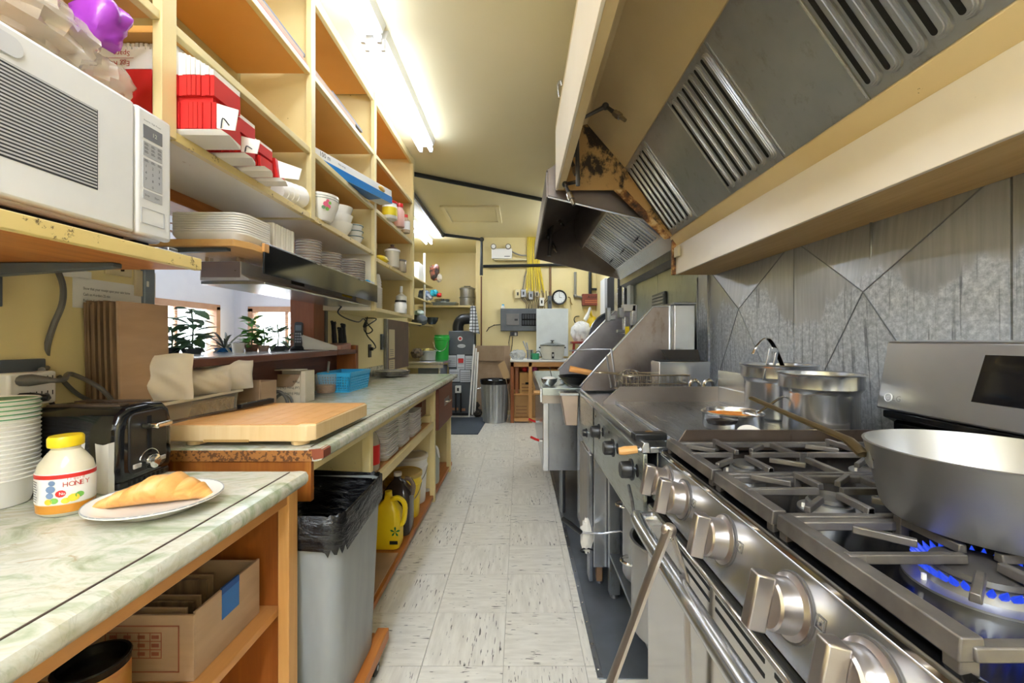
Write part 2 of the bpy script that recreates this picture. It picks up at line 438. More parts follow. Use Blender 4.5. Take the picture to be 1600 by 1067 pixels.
def window(name, ax, pos, a0, a1, z0, z1):
    f = .05; d0, d1 = (-.12, .025) if ax == 0 else (-.025, .12)
    def bb(mb, p, q, r, s_, e0=d0, e1=d1):
        if ax == 0: mb.box(pos + e0, pos + e1, p, q, r, s_)
        else: mb.box(p, q, pos + e0, pos + e1, r, s_)
        return mb
    root = bpy.data.objects.new(name, None); COL.objects.link(root); root['kind'] = 'structure'
    root.location = (pos, (a0 + a1) / 2, z0) if ax == 0 else ((a0 + a1) / 2, pos, z0)
    for nm, q in (('frame_side', (a0 - .02, a0 + f, z0, z1)), ('frame_side', (a1 - f, a1 + .02, z0, z1)), ('frame_head', (a0 - .02, a1 + .02, z1 - f, z1 + .025)), ('window_sill', (a0 - .04, a1 + .04, z0 - .03, z0 + .03))):
        bb(MB(), *q).build(nm, FRAME, root, bevel=.004)
    e = .045 if ax else -.055
    bb(MB(), a0 + f, a1 - f, z0 + .02, z1 - f, e - .003, e + .003).build('pane', GLASSY, root)
    bb(MB(), (a0 + a1) / 2 - .02, (a0 + a1) / 2 + .02, z0 + .02, z1 - f, e - .015, e + .015).build('mullion', FRAME, root, bevel=.003)
    zz = z1 - f - .012; k = 0
    while k < 14:
        bb(MB(), a0 + f + .004, a1 - f - .004, zz - .002, zz, e + (-.05 if ax else .02), e + (-.025 if ax else .045)).build('blind_slat', WHITEP, root); zz -= .03; k += 1
    return root
window('window_1', 0, DX, w1[0], w1[1], .85, wz)
window('window_2', 1, DY, w2[0], w2[1], .85, wz)
window('window_3', 0, DX, .3, 1.9, .85, wz)
# ceiling fan in the dining room
fan = thing('ceiling_fan', 'ceiling fan with orange wooden blades in the room behind the hatch', 'fan', (-3.25, 3.55, ZC - .09))
hz = H + 1.0
MB().tube([(-3.25, 3.55, ZC - .09), (-3.25, 3.55, hz + .05)], .015).build('down_rod', WHITEP, fan)
MB().lathe([(.0, hz - .08), (.06, hz - .07), (.1, hz - .02), (.1, hz + .03), (.04, hz + .06), (0, hz + .06)], (-3.25, 3.55, 0)).build('motor', WHITEP, fan)
for k in range(5):
    a = k * 2 * PI / 5 + .25; T = M4.Translation((-3.25, 3.55, hz)) @ M4.Rotation(a, 4, 'Z') @ M4.Rotation(.2, 4, 'X')
    MB().prism([(.1, -.03), (.2, -.06), (.6, -.07), (.63, 0), (.6, .07), (.2, .06), (.1, .03)], 2, -.004, .004, T=T).build('blade', OAK, fan)

# ---------------------------------------------------------------- ceiling lights
def tube_light(name, label, x, y0, y1, z=ZC, group='fluorescent fixtures', tm_=None):
    t = thing(name, label, 'ceiling light', (x, (y0 + y1) / 2, z), 0, group)
    MB().prism([(x - .075, z), (x + .075, z), (x + .06, z - .045), (x + .03, z - .055), (x - .03, z - .055), (x - .06, z - .045)], 1, y0, y1).build('housing', WHITEP, t, bevel=.002)
    for s_ in (-1, 1):
        MB().tube([(x + s_ * .042, y0 + .03, z - .085), (x + s_ * .042, y1 - .03, z - .085)], .0175, 12).build('lamp_tube', tm_ or TUBEM, t)
        for yy in (y0 + .012, y1 - .012):
            MB().box(x + s_ * .042 - .012, x + s_ * .042 + .012, yy - .01, yy + .01, z - .105, z - .04).build('lamp_holder', WHITEP, t, bevel=.003)
    return t
tube_light('ceiling_light', 'nearest twin tube fluorescent light over the shelf unit', -.775, .96, 2.2)
tube_light('ceiling_light', 'second twin tube fluorescent light ending near the shelf corner', -.775, 2.24, 3.48)
tube_light('ceiling_light', 'twin tube fluorescent light over the alcove', -1.48, 5.6, 6.84, tm_=TUBEF)
tube_light('ceiling_light', 'added twin tube fill light for the back wall, hidden behind the steel hood', .72, 4.95, 6.19, tm_=TUBEF)  # added out of sight to brighten the far end
tube_light('ceiling_light', 'twin tube fluorescent light behind the camera over the shelves', -.775, -.32, .92)
tube_light('ceiling_light', 'left added twin tube fill light, unseen on the ceiling behind the camera', -.45, -1.6, -.36, tm_=TUBEB)  # this and the next three are added fill for the steel and hood
tube_light('ceiling_light', 'right added twin tube fill light, unseen on the ceiling behind the camera', .05, -1.6, -.36, tm_=TUBEB)
tube_light('ceiling_light', 'rearmost left added twin tube fill light, unseen behind the camera', -.45, -2.9, -1.66, tm_=TUBEB)
tube_light('ceiling_light', 'rearmost right added twin tube fill light, unseen behind the camera', .05, -2.9, -1.66, tm_=TUBEB)
tube_light('ceiling_light', 'first added fill light, unseen in the dining room', -2.6, .6, 1.84, ZC - .09)  # both dining room lamps are unseen, added to brighten that room
tube_light('ceiling_light', 'second added fill light, unseen in the dining room', -2.9, 4.3, 5.54, ZC - .09)
# ceiling hatch
a, b = gz(687, 321, ZC), gz(783, 347, ZC)
t = thing('access_hatch', 'square access hatch in the yellow ceiling', 'hatch', ((a.x + b.x) / 2, 5.55, ZC))
x0, x1, y0, y1 = a.x + .0, -.25, 5.17, 5.9
for q in ((x0, x1, y0, y0 + .05), (x0, x1, y1 - .05, y1), (x0, x0 + .05, y0 + .05, y1 - .05), (x1 - .05, x1, y0 + .05, y1 - .05)):
    MB().box(*q, ZC - .022, ZC).build('hatch_frame', CEIL, t, bevel=.004)
MB().box(x0 + .056, x1 - .056, y0 + .056, y1 - .056, ZC - .01, ZC).build('hatch_lid', CEIL, t, bevel=.003)
# black suppression pipes
PIPEM = mat('black_pipe', '26292b', rough=.4, metal=.3)
def pipe(label, pts, r=.022, m_=PIPEM, name='pipe', group=None, clips=()):
    t = thing(name, label, 'pipe', tuple(pts[0]), 0, group)
    MB().tube(pts, r, 10).build('pipe_run', m_, t)
    for p in pts[1:-1]: MB().ball(p, r * 1.45, r * 1.45, r * 1.45).build('elbow', m_, t)
    return t
pipe('black pipe slanting across the ceiling to the steel hood', [(-1.06, 4.10, ZC - .03), (.27, 4.87, ZC - .03)])
pipe('black pipe along the ceiling that drops down the back wall', [(-1.19, 4.4, ZC - .03), (-1.19, 6.5, ZC - .03), (-.61, 6.72, ZC - .05), at(752, 430, 6.72)], .026)
p = at(752, 455, 6.74); q = at(752, 590, 6.74)
pipe('thin brown pipe below the black pipe on the wall corner', [at(752, 432, 6.74), q], .012, mat('brown_pipe', '6b4326', rough=.5))
pipe('black pipe running level across the back wall', [at(755, 416, 6.75), at(915, 413, 6.75)], .024)

# ---------------------------------------------------------------- galvanised wall sheets
gal = thing('wall_sheeting', 'galvanised sheet metal covering the wall behind the cooking line', 'wall panel', (WR + .01, 1.5, .8))
CRM = mat('crease_metal', '8f9398', rough=.3, metal=.8)
def cross_sheet(y0, y1, z0, z1, cy, cz, bump_=.03):
    X = WR + .006; mb = MB()
    vs = [(X, y0, z0), (X, y1, z0), (X, y1, z1), (X, y0, z1), (X - bump_, cy, cz)]
    mb.add(vs, [(0, 1, 4), (1, 2, 4), (2, 3, 4), (3, 0, 4)])
    mb.add([(X + .012, p[1], p[2]) for p in vs[:4]], [(0, 1, 2, 3)])
    mb.add([vs[0], vs[1], vs[2], vs[3]] + [(X + .012, p[1], p[2]) for p in vs[:4]], [(0, 1, 5, 4), (1, 2, 6, 5), (2, 3, 7, 6), (3, 0, 4, 7)])
    sh_ = mb.build('sheet', GALV, gal, smooth=0)
    for q in vs[:4]: MB().tube([V(q) - V((.001, 0, 0)), V(vs[4]) - V((.001, 0, 0))], .0022, 4).build('crease', CRM, sh_)
    return sh_
for c in (-.2, .63, 1.46, 2.29): cross_sheet(c - .412, c + .412, .80, H + .44, c, H + .165)
B(WR - .004, WR + .012, 2.706, 2.86, .6, H + .44).build('sheet', GALV, gal, bevel=.002)
SMOOTHG = m_steel('smooth_wall_steel', '7c837c', '9aa09a', .3, 2, dirt='5b6058', big=1.6)
for y0, y1 in ((2.866, 3.7), (3.706, 4.5)): B(WR - .002, WR + .012, y0, y1, .5, H + .9).build('sheet', SMOOTHG, gal, bevel=.002)
for y in (1.446, 2.703, 2.863): B(WR - .012, WR - .004, y - .004, y + .004, H + (.17 if y < 2 else -.3), H + .42).build('seam', STEELDK, gal, bevel=.002)
# tall door frame at the end of the right wall
t = thing('door_frame', 'tall aluminium framed doorway at the end of the right wall', 'door frame', (WR, 5.3, 0))
for px0, px1, m_ in ((939, 946, mat('white_frame', 'dfe2e4', rough=.4)), (961, 966, STEELZ), (973, 976, STEELZ), (981, 986, mat('white_frame2', 'c6cacc', rough=.4))):
    ya, yb = gx(px1, 500, WR - .03).y, gx(px0, 500, WR - .03).y
    bx('frame_post', m_, t, WR - .04, WR + .02, ya, yb, .0, H + .85)
bx('dark_void', DARK, t, WR - .005, WR + .018, 4.52, 6.2, 0, H + .84, 0)  # black sheet standing in for the unlit space past the doorway
# ================================================================ LEFT SIDE: COUNTERS AND SHELVES
ZN, ZF = .844, .885            # near and far counter tops
XN = -.60                      # their front edge
def counter_top(name, label, y0, y1, z, xb=WL + .005, th=.04, xf=XN):
    t = thing(name, label, 'counter', (-.95, (y0 + y1) / 2, z - th))
    prof = [(xb, z - th), (xf - .022, z - th), (xf - .006, z - th + .004), (xf, z - th + .014), (xf, z - .012), (xf - .006, z - .002), (xf - .022, z), (xf - .045, z - .0015), (xb, z - .0015)]
    MB().prism(prof, 1, y0, y1).build('laminate_top', MARBLE, t, smooth=50)
    MB().box(xf - .0495, xf - .0465, y0 + .02, y1 - .01, z - .003, z + .0006).build('seam_strip', mat('dark_seam', '4b3a30', rough=.6), t)
    return t
# --- near counter
nc = counter_top('near_counter', 'pale green marbled counter top nearest the camera holding the croissant plate', -.6, 1.19, ZN)
b = thing('base_cabinet', 'open orange wood cabinet under the nearest counter', 'cabinet', (-.95, .3, 0))
bx('front_rail', PINEY, b, -.655, -.63, -.6, 1.16, ZN - .075, ZN - .04)
bx('end_panel', OAK, b, WL + .01, -.63, 1.16, 1.178, 0, ZN - .04)
bx('front_post', PINE, b, -.655, -.625, 1.135, 1.18, 0, ZN - .04)
bx('back_panel', OAK, b, WL + .01, WL + .03, -.6, 1.16, 0, ZN - .04)
bx('shelf', PINEY, b, WL + .03, -.66, -.6, 1.16, .462, .482)
bx('bottom_board', OAKY, b, WL + .03, -.66, -.6, 1.16, .06, .08)
bx('end_panel', OAK, b, WL + .01, -.63, -.6, -.58, 0, ZN - .04)
# --- far counter
fc = counter_top('far_counter', 'long marbled counter top running to the far end under the shelves', 1.282, 4.05, ZF)
MB().prism([(XN - .03, ZF - .036), (XN + .0008, ZF - .03), (XN + .0008, ZF - .006), (XN - .01, ZF - .001), (XN - .045, ZF - .004)], 1, 1.2805, 1.33).build('chipped_corner', mat('bare_brown_board', '7a3b26', '8c4a30', rough=.7), fc)
bx('raw_edge', m_speck('particle_edge', 'a06a34', '5c3818', .5, .56, 90), fc, WL + .01, XN - .035, 1.2795, 1.2818, ZF - .04, ZF - .007, 0)
fbm = m_wood('stained_apron', '6b3a17', '93551f', 'b87a35', 2)
b = thing('counter_frame', 'cream painted open frame carrying the long far counter', 'cabinet', (-.95, 2.6, 0))
bx('end_apron', fbm, b, WL + .01, -.64, 1.285, 1.305, .72, ZF - .041)
bx('back_panel', CREAMDK, b, WL + .006, WL + .02, 1.285, 4.0, .0, ZF - .041)
bx('partition', CREAM, b, WL + .02, -.66, 1.79, 1.812, .10, ZF - .041)
bx('partition', CREAM, b, WL + .02, -.66, 3.14, 3.165, .10, ZF - .041)
bx('end_panel', CREAM, b, WL + .02, -.66, 3.99, 4.01, .0, ZF - .041)
for y in (1.80, 3.15, 3.86): bx('post', CREAM, b, -.672, -.635, y - .018, y + .018, 0, ZF - .041)
bx('front_rail', CREAM, b, -.668, -.64, 1.3, 4.0, ZF - .075, ZF - .041)
bx('middle_shelf', PINEY, b, WL + .02, -.65, 1.815, 3.135, .578, .60)
bx('shelf_lip', CREAM, b, -.662, -.64, 1.82, 3.13, .555, .602)
bx('cross_rail', CREAM, b, WL + .02, -.66, 3.10, 3.135, .60, .65)
bx('floor_board', OAKY, b, WL + .02, -.645, 1.80, 4.0, .02, .05)
bx('kick_strip', mat('dark_kick', '3c352c', rough=.6), b, -.70, -.66, 1.29, 4.0, 0, .02)
bx('upper_divider', DOORW, b, WL + .02, -.70, 3.0, 3.13, .66, ZF - .08)
d_ = bx('drawer_front', DOORW, b, -.655, -.618, 3.2, 3.84, .52, ZF - .05, .004)
MB().tube(smoothpts([(-.618, 3.50, .70), (-.59, 3.51, .70), (-.588, 3.55, .70), (-.59, 3.59, .70), (-.618, 3.60, .70)], 4), .006).build('handle', CHROME, d_)
MB().box(-.6175, -.6165, 3.44, 3.66, .67, .73).build('back_plate', STEELDK, d_)
# backsplash tile strip on the wall
struct(B(WL, WL + .015, 2.95, 4.05, ZF, ZF + .085), 'trim_6', m_speck('mottled_strip', 'c3bca6', '8f8a78', .5, .58, 25), bevel=.002)

# --- ledge in the hatch
lg = thing('hatch_ledge', 'dark brown wooden ledge of the serving hatch', 'ledge', (-1.35, 2.2, ZF))
LZ = H - .072
bx('ledge_board', BROWN, lg, -1.78, -1.165, OY0 - .03, OY1 - .016, LZ - .03, LZ, .004)
bx('ledge_board', BROWN, lg, WL, -1.165, OY1 - .014, 3.02, LZ - .03, LZ, .004)
bx('apron', BROWN, lg, WL + .002, WL + .03, OY0 - .02, 3.0, LZ - .15, LZ - .03)
bx('end_support', OAK, lg, WL + .002, -1.165, 2.98, 3.03, ZF, LZ + .03, .004)
bx('ledge_top', mat('speckled_laminate', 'd9dde0', 'eef2f6', rough=.15, scale=30), lg, -1.78, -1.22, OY0 + .013, OY1 - .016, LZ, LZ + .002, 0)

# --- shelf unit
XS = -.973; SA, SB, SCZ, ST, SBOT = H + .585, H + .888, H + 1.255, H + 1.62, H + .193
su = thing('shelf_unit', 'tall cream painted wall shelf unit reaching the ceiling over the counter', 'shelf', (-1.15, 2.0, SBOT))
for y, zb, wd in ((.33, SA, .05), (1.16, SA - .02, .05), (1.97, SA - .02, .04), (2.82, SBOT, .04), (3.83, SBOT - .01, .045)):
    bx('post', CREAM, su, XS - .022, XS + .004, y - wd / 2, y + wd / 2, zb - .002, ZC - .002)
def shelf_row(z, ys, m_, lip, nm='shelf_board', th=.02):
    for y0, y1 in ys:
        bx(nm, m_, su, WL + .014, XS - .024, y0, y1, z - th, z, .0015)
        bx('shelf_edge', lip, su, XS - .0235, XS, y0, y1, z - th - .004, z + .002, .002)
CHIP = m_paint('chipped_yellow_edge', 'd9c07c', 'e2cb8a', '5c4426', lo=.6, hi=.64)
BAYS = ((.357, 1.134), (1.186, 1.949), (1.991, 2.799), (2.841, 3.806))
shelf_row(SA, BAYS[:3], PALEPLY, CHIP)
shelf_row(H + .555, BAYS[3:], PALEPLY, CHIP)
shelf_row(SB, BAYS, ORANGE, CREAM)
shelf_row(SCZ, BAYS, ORANGE, CREAM)
shelf_row(SBOT + .02, BAYS[3:], CREAM, CREAM)
for y0, y1 in BAYS:
    bx('top_rail', CREAM, su, XS - .0235, XS, y0, y1, ZC - .055, ZC - .002)
    bx('top_board', ORANGE, su, WL + .014, XS - .024, y0, y1, ZC - .014, ZC - .002)
    bx('back_cleat', ORANGE, su, WL + .0145, WL + .04, y0, y1, SB - .075, SB - .021)
for y in (1.97, 2.82):
    bx('side_panel', CREAM, su, WL + .014, XS - .0225, y + .003, y + .018, SA - .02 if y < 2.5 else SBOT, ZC - .002)
bx('side_panel', CREAM, su, WL + .014, XS - .0225, 3.81, 3.828, SBOT, ZC - .002)
bx('side_panel', PALEPLY, su, WL + .014, XS - .0225, 2.802, 2.82, SBOT, SA - .022)
bx('back_panel', mat('olive_back', 'b7a873', 'c3b47e', rough=.5), su, WL + .002, WL + .012, .34, 2.80, SA - .02, ZC - .002)
bx('back_panel', CREAMDK, su, WL + .002, WL + .012, 2.822, 3.81, SBOT, ZC - .002)
# packs of paper strips wedged above the third shelf edge
for y0, y1, m_, nm in ((1.25, 1.93, REDP, 'a'), (2.0, 2.35, CARD, 'b'), (2.37, 2.55, BLACKP, 'c')):
    pass
sl = thing('folded_papers', 'strip of folded papers lying along the edge of the high shelf', 'papers', (XS - .05, 1.6, SCZ + .003))
bx('red_sheet', RED, sl, XS - .09, XS - .003, 1.22, 1.93, SCZ + .003, SCZ + .009, 0)
bx('card_sheet', CARD, sl, XS - .10, XS - .006, 1.3, 1.90, SCZ + .009, SCZ + .035, 0)
bx('grey_sheet', GREYINK, sl, XS - .09, XS - .01, 1.6, 1.92, SCZ + .035, SCZ + .05, 0)
sl = thing('folded_papers', 'second strip of folded papers on the high shelf beyond the tall post', 'papers', (XS - .05, 2.2, SCZ + .003))
bx('card_sheet', CARD, sl, XS - .10, XS - .006, 2.0, 2.5, SCZ + .003, SCZ + .035, 0)
bx('grey_sheet', GREYINK, sl, XS - .09, XS - .01, 2.2, 2.62, SCZ + .035, SCZ + .05, 0)

# --- microwave shelf
ms = thing('microwave_shelf', 'wooden wall shelf with chipped yellow edge under the microwave', 'shelf', (-1.1, .7, 1.40))
bx('shelf_board', OAKY, ms, WL + .003, -.893, .2, 1.145, 1.408, 1.430)
bx('yellow_edge', CHIP, ms, -.8925, -.872, .2, 1.15, 1.406, 1.438)
for y in (.45, 1.03):
    MB().prism([(WL + .004, 1.407), (-1.0, 1.407), (-1.0, 1.395), (WL + .03, 1.375), (WL + .03, 1.30), (WL + .004, 1.30)], 1, y, y + .025).build('bracket', DKGREY, ms, bevel=.002)
# --- microwave
mw = thing('microwave', 'white microwave oven on the chipped wall shelf', 'microwave', (-1.1, .82, 1.438))
x0, x1, y0, y1, z0, z1 = -1.30, -.925, .55, 1.088, 1.462, 1.778
MW = mat('microwave_white', 'd9d8d8', 'e1e0e0', rough=.3)
bx('body', MW, mw, x0, x1, y0, y1, z0, z1, .012, seg=3)
bx('door', MW, mw, x1 + .001, x1 + .022, y0, .985, z0 + .005, z1 - .003, .008, seg=3)
cp = bx('control_panel', MW, mw, x1 + .001, x1 + .022, .988, y1, z0 + .005, z1 - .003, .008, seg=3)
X = x1 + .0225
dw = bx('door_window', mat('grey_mesh', '3c3d41', rough=.4), mw, X - .002, X, .57, .897, z0 + .075, z1 - .07, 0)
k = z0 + .079
while k < z1 - .073:
    bx('window_line', mat('mesh_line', 'b9b9bb', rough=.4), dw, X, X + .0006, .572, .895, k, k + .0032, 0); k += .0068
MB().prism(rrect(.60, .76, z1 - .058, z1 - .022, .016), 0, X - .001, X + .003).build('door_latch', mat('pale_grey', 'c9c9cc', rough=.3), mw)
bx('display', mat('lcd_grey', '6b6c72', rough=.2), cp, X - .001, X + .0008, 1.005, 1.058, z1 - .075, z1 - .043, 0)
text('display_digits', '12', .014, (X + .0008, 1.028, z1 - .064), (0, 1, 0), (0, 0, 1), mat('lcd_digit', 'c9cbb8', rough=.4), cp)
text('panel_print', 'Inverter High Power', .0058, (X, 1.006, z1 - .034), (0, 1, 0), (0, 0, 1), INK, cp)
PAD = mat('pad_grey', 'a9a9ac', rough=.35)
for (r0, r1) in ((z1 - .118, z1 - .083), (z1 - .195, z1 - .124), (z1 - .222, z1 - .2)):
    bx('key_pad', PAD, cp, X - .001, X + .0006, 1.004, 1.058, r0, r1, .0)
for i, r_ in enumerate(('123', '456', '789', ' 0 ')):
    for j, c in enumerate(r_):
        if c != ' ': text('key_digit', c, .009, (X + .0006, 1.009 + .0185 * j, z1 - .145 - .0155 * i), (0, 1, 0), (0, 0, 1), INK, cp)
for i in range(4):
    for j in range(3): lines('key_print', [(0, 0, .011, .0018), (0, .003, .009, .0018)], (X + .0006, 1.007 + .0183 * j, (z1 - .092 - .009 * i) if i < 3 else z1 - .131), (0, 1, 0), (0, 0, 1), GREYINK, cp)
text('key_word', 'Stop', .007, (X + .0006, 1.008, z1 - .214), (0, 1, 0), (0, 0, 1), INK, cp)
text('key_word', 'Start', .007, (X + .0006, 1.035, z1 - .214), (0, 1, 0), (0, 0, 1), INK, cp)
for q in ((1.0, 1.064, z0 + .035, z0 + .0362), (1.0, 1.064, z0 + .072, z0 + .0732), (1.0, 1.0012, z0 + .035, z0 + .072), (1.063, 1.064, z0 + .035, z0 + .072)):
    bx('button_outline', PAD, cp, X - .001, X + .0005, *q, 0)
text('maker_name', 'Panasonic', .024, (X, .60, z0 + .036), (0, 1, 0), (0, 0, 1), mat('grey_logo', '77777c', rough=.4), mw, sx=1.0)
for yy in (.6, 1.03): bx('foot', BLACKP, mw, x1 - .06, x1 - .02, yy, yy + .04, 1.438, 1.463, .003)
bx('front_bar', DARK, mw, x1 - .1, x1 - .02, .62, 1.0, 1.452, 1.4615, 0)
kr = thing('metal_rail', 'small shiny metal hinge lying under the microwave corner', 'bracket', (-.91, 1.07, 1.438))
bx('leaf', STEEL, kr, -.945, -.885, 1.02, 1.125, 1.4385, 1.443); bx('pin', STEEL, kr, -.92, -.90, 1.075, 1.105, 1.443, 1.455)

# --- hanging board with heat lamp
hb = thing('pass_shelf', 'wooden pass shelf hanging below the shelf unit with plates on it', 'shelf', (-1.15, 2.1, H + .32))
HZ = H + .345
MB().prism([(WL + .02, 1.44), (-.985, 1.44), (-.958, 1.50), (-.958, 2.80), (WL + .02, 2.80)], 2, HZ - .024, HZ).build('shelf_board', m_wood('pale_board', 'b98a50', 'cc9f62', 'd6ae78', 1), hb, bevel=.002)
bx('glass_strip', mat('black_glass', '141516', '2a2c2e', rough=.08, scale=3), hb, -.957, -.950, 1.56, 2.80, HZ - .10, HZ + .01, .001)
bx('top_trim', STEEL, hb, -.962, -.9495, 1.56, 2.80, HZ + .01, HZ + .016, .001)
bx('end_block', PINE, hb, -.957, -.946, 1.555, 1.585, HZ - .02, HZ + .012, .002)
for yy in (1.46, 2.2): MB().prism([(WL + .002, HZ - .025), (-1.02, HZ - .025), (-1.02, HZ - .035), (-1.25, HZ - .045), (WL + .03, HZ - .1), (WL + .002, HZ - .1)], 1, yy, yy + .02).build('bracket', DKGREY, hb)
hl = thing('heat_lamp', 'long grey metal strip heat lamp hanging under the pass shelf', 'heat lamp', (-1.16, 2.2, H + .23))
LAMPG = mat('lamp_grey', 'b3b3bd', 'c3c3cc', rough=.35, metal=.2)
MB().prism([(-1.235, H + .302), (-1.08, H + .302), (-1.08, H + .252), (-1.05, H + .236), (-1.05, H + .228), (-1.24, H + .228), (-1.24, H + .24)], 1, 1.625, 2.77).build('housing', LAMPG, hl, bevel=.002)
MB().prism([(-1.232, H + .3), (-1.083, H + .3), (-1.083, H + .24), (-1.232, H + .24)], 1, 1.6215, 1.6245).build('end_cap', mat('lamp_end', '7d7078', rough=.4), hl)
MB().prism([(-1.05, H + .226), (-.99, H + .222), (-.99, H + .214), (-1.24, H + .214), (-1.24, H + .226)], 1, 1.63, 2.775).build('reflector', STEEL, hl, bevel=.001)
for yy in (1.635, 1.66, 2.6):
    for xx in (-1.22, -1.1): MB().tube([(xx, yy, H + .32), (xx, yy, H + .27), (xx, yy - .012, H + .262)], .006).build('clip', CHROME, hl)
bx('rating_plate', mat('black_label', '202024', rough=.4), hl, -1.0795, -1.0785, 1.98, 2.1, H + .262, H + .28, 0)
bx('warning_label', YELP, hl, -1.0795, -1.0785, 2.55, 2.7, H + .262, H + .275, 0)
ORDS = ['lowest'] + [w_ + ' from the bottom' for w_ in 'second third fourth fifth sixth seventh eighth ninth tenth eleventh twelfth thirteenth fourteenth fifteenth sixteenth seventeenth eighteenth nineteenth twentieth twenty-first twenty-second twenty-third twenty-fourth twenty-fifth'.split()]
# ================================================================ LEFT SIDE: SMALL THINGS
# --- takeout containers and plates on the pass shelf
def tray_stack(name, label, cx, cy, z, lx, ly, n, dh, m_=FOAM, group=None, base=.03):
    t = thing(name, label, 'tray stack', (cx, cy, z), 0, group)
    for k in range(n):
        z0 = z + k * dh; poly = rrect(-lx / 2, lx / 2, -ly / 2, ly / 2, min(lx, ly) * .22)
        if k == 0:
            mb = MB(); lo = rrect(-lx * .42, lx * .42, -ly * .42, ly * .42, min(lx, ly) * .18); n_ = len(poly)
            vs = [(cx + p[0], cy + p[1], z) for p in lo] + [(cx + p[0], cy + p[1], z + base) for p in poly] + [(cx + p[0], cy + p[1], z + base + dh * .8) for p in poly]
            mb.add(vs, [tuple(range(n_))[::-1]] + [(i + r * n_, (i + 1) % n_ + r * n_, (i + 1) % n_ + (r + 1) * n_, i + (r + 1) * n_) for r in (0, 1) for i in range(n_)] + [tuple(range(2 * n_, 3 * n_))])
            mb.build('tray', m_, t)
        else:
            MB().prism([(cx + p[0] * (1 - .004 * (k % 2)), cy + p[1]) for p in poly], 2, z0 + base, z0 + base + dh * .78).build('tray', m_, t)
    return t
tray_stack('foam_tray_stack', 'stack of cream foam trays at the near end of the pass shelf', -1.115, 1.58, HZ, .27, .20, 9, .0085)
t = thing('foam_tray_stack', 'tall block of white foam lids beside the cream tray stack', 'tray stack', (-1.07, 1.80, HZ))
for k in range(8): bx('lid', FOAM, t, -1.15, -1.01 + .002 * (k % 2), 1.72 + .02 * k, 1.737 + .02 * k, HZ, HZ + .135, .004)
def plate_prof(r, h=.02, th=.004): return [(0, .002), (r * .55, .0), (r * .62, .003), (r, h), (r, h + th), (r * .62, .003 + th), (r * .5, .002 + th), (0, .002 + th)]
RIMW = mat('rim_brown', '6d5a4c', rough=.3)
def plate_stack(label, px, py, d, r, n, dh, name='plate_stack', m_=WHITEC, z=None, cat='plate'):
    p = at(px, py, d); z = p.z if z is None else z
    g = name + 's on the ' + label.split(' on the ')[-1] if ' on the ' in label else 'stacked plates'
    for k in range(n):
        o = MB().lathe([(0, 0), (r * .6, 0), (r * .97, dh * .9), (r, dh * 1.1), (r * .99, dh * 1.25), (r * .93, dh * 1.1), (r * .6, dh * .35), (0, dh * .35)], (p.x, p.y, z + k * dh), 28).lathe([(r * .99, dh * .8), (r * 1.003, dh * .95), (r * 1.003, dh * 1.18)], (p.x, p.y, z + k * dh), 28, mi=1).build(name, [m_, RIMW])
        tag(o, ('topmost ' if k == n - 1 else ORDS[k] + ' ') + label, cat, g)
    return V((p.x, p.y, z + n * dh))
for (nm, lab, px, y, r, n) in (('plate', 'white dinner plate in the nearest pile on the pass shelf', 482, 1.98, .058, 9), ('plate', 'white plate in the middle pile on the pass shelf', 516, 2.25, .058, 8), ('plate', 'white plate in the far pile on the pass shelf', 550, 2.52, .075, 9)):
    plate_stack(lab, px, 400, y, r, n, .0125 if y < 2.1 else .0135, 'plate', z=HZ)
t = thing('blue_box', 'small blue and white box at the far end of the pass shelf', 'box', (-1.0, 2.74, HZ))
bx('carton', BLUEP, t, -1.04, -.97, 2.68, 2.79, HZ, HZ + .035); bx('carton_end', PAPER, t, -.9695, -.966, 2.72, 2.79, HZ + .002, HZ + .033)

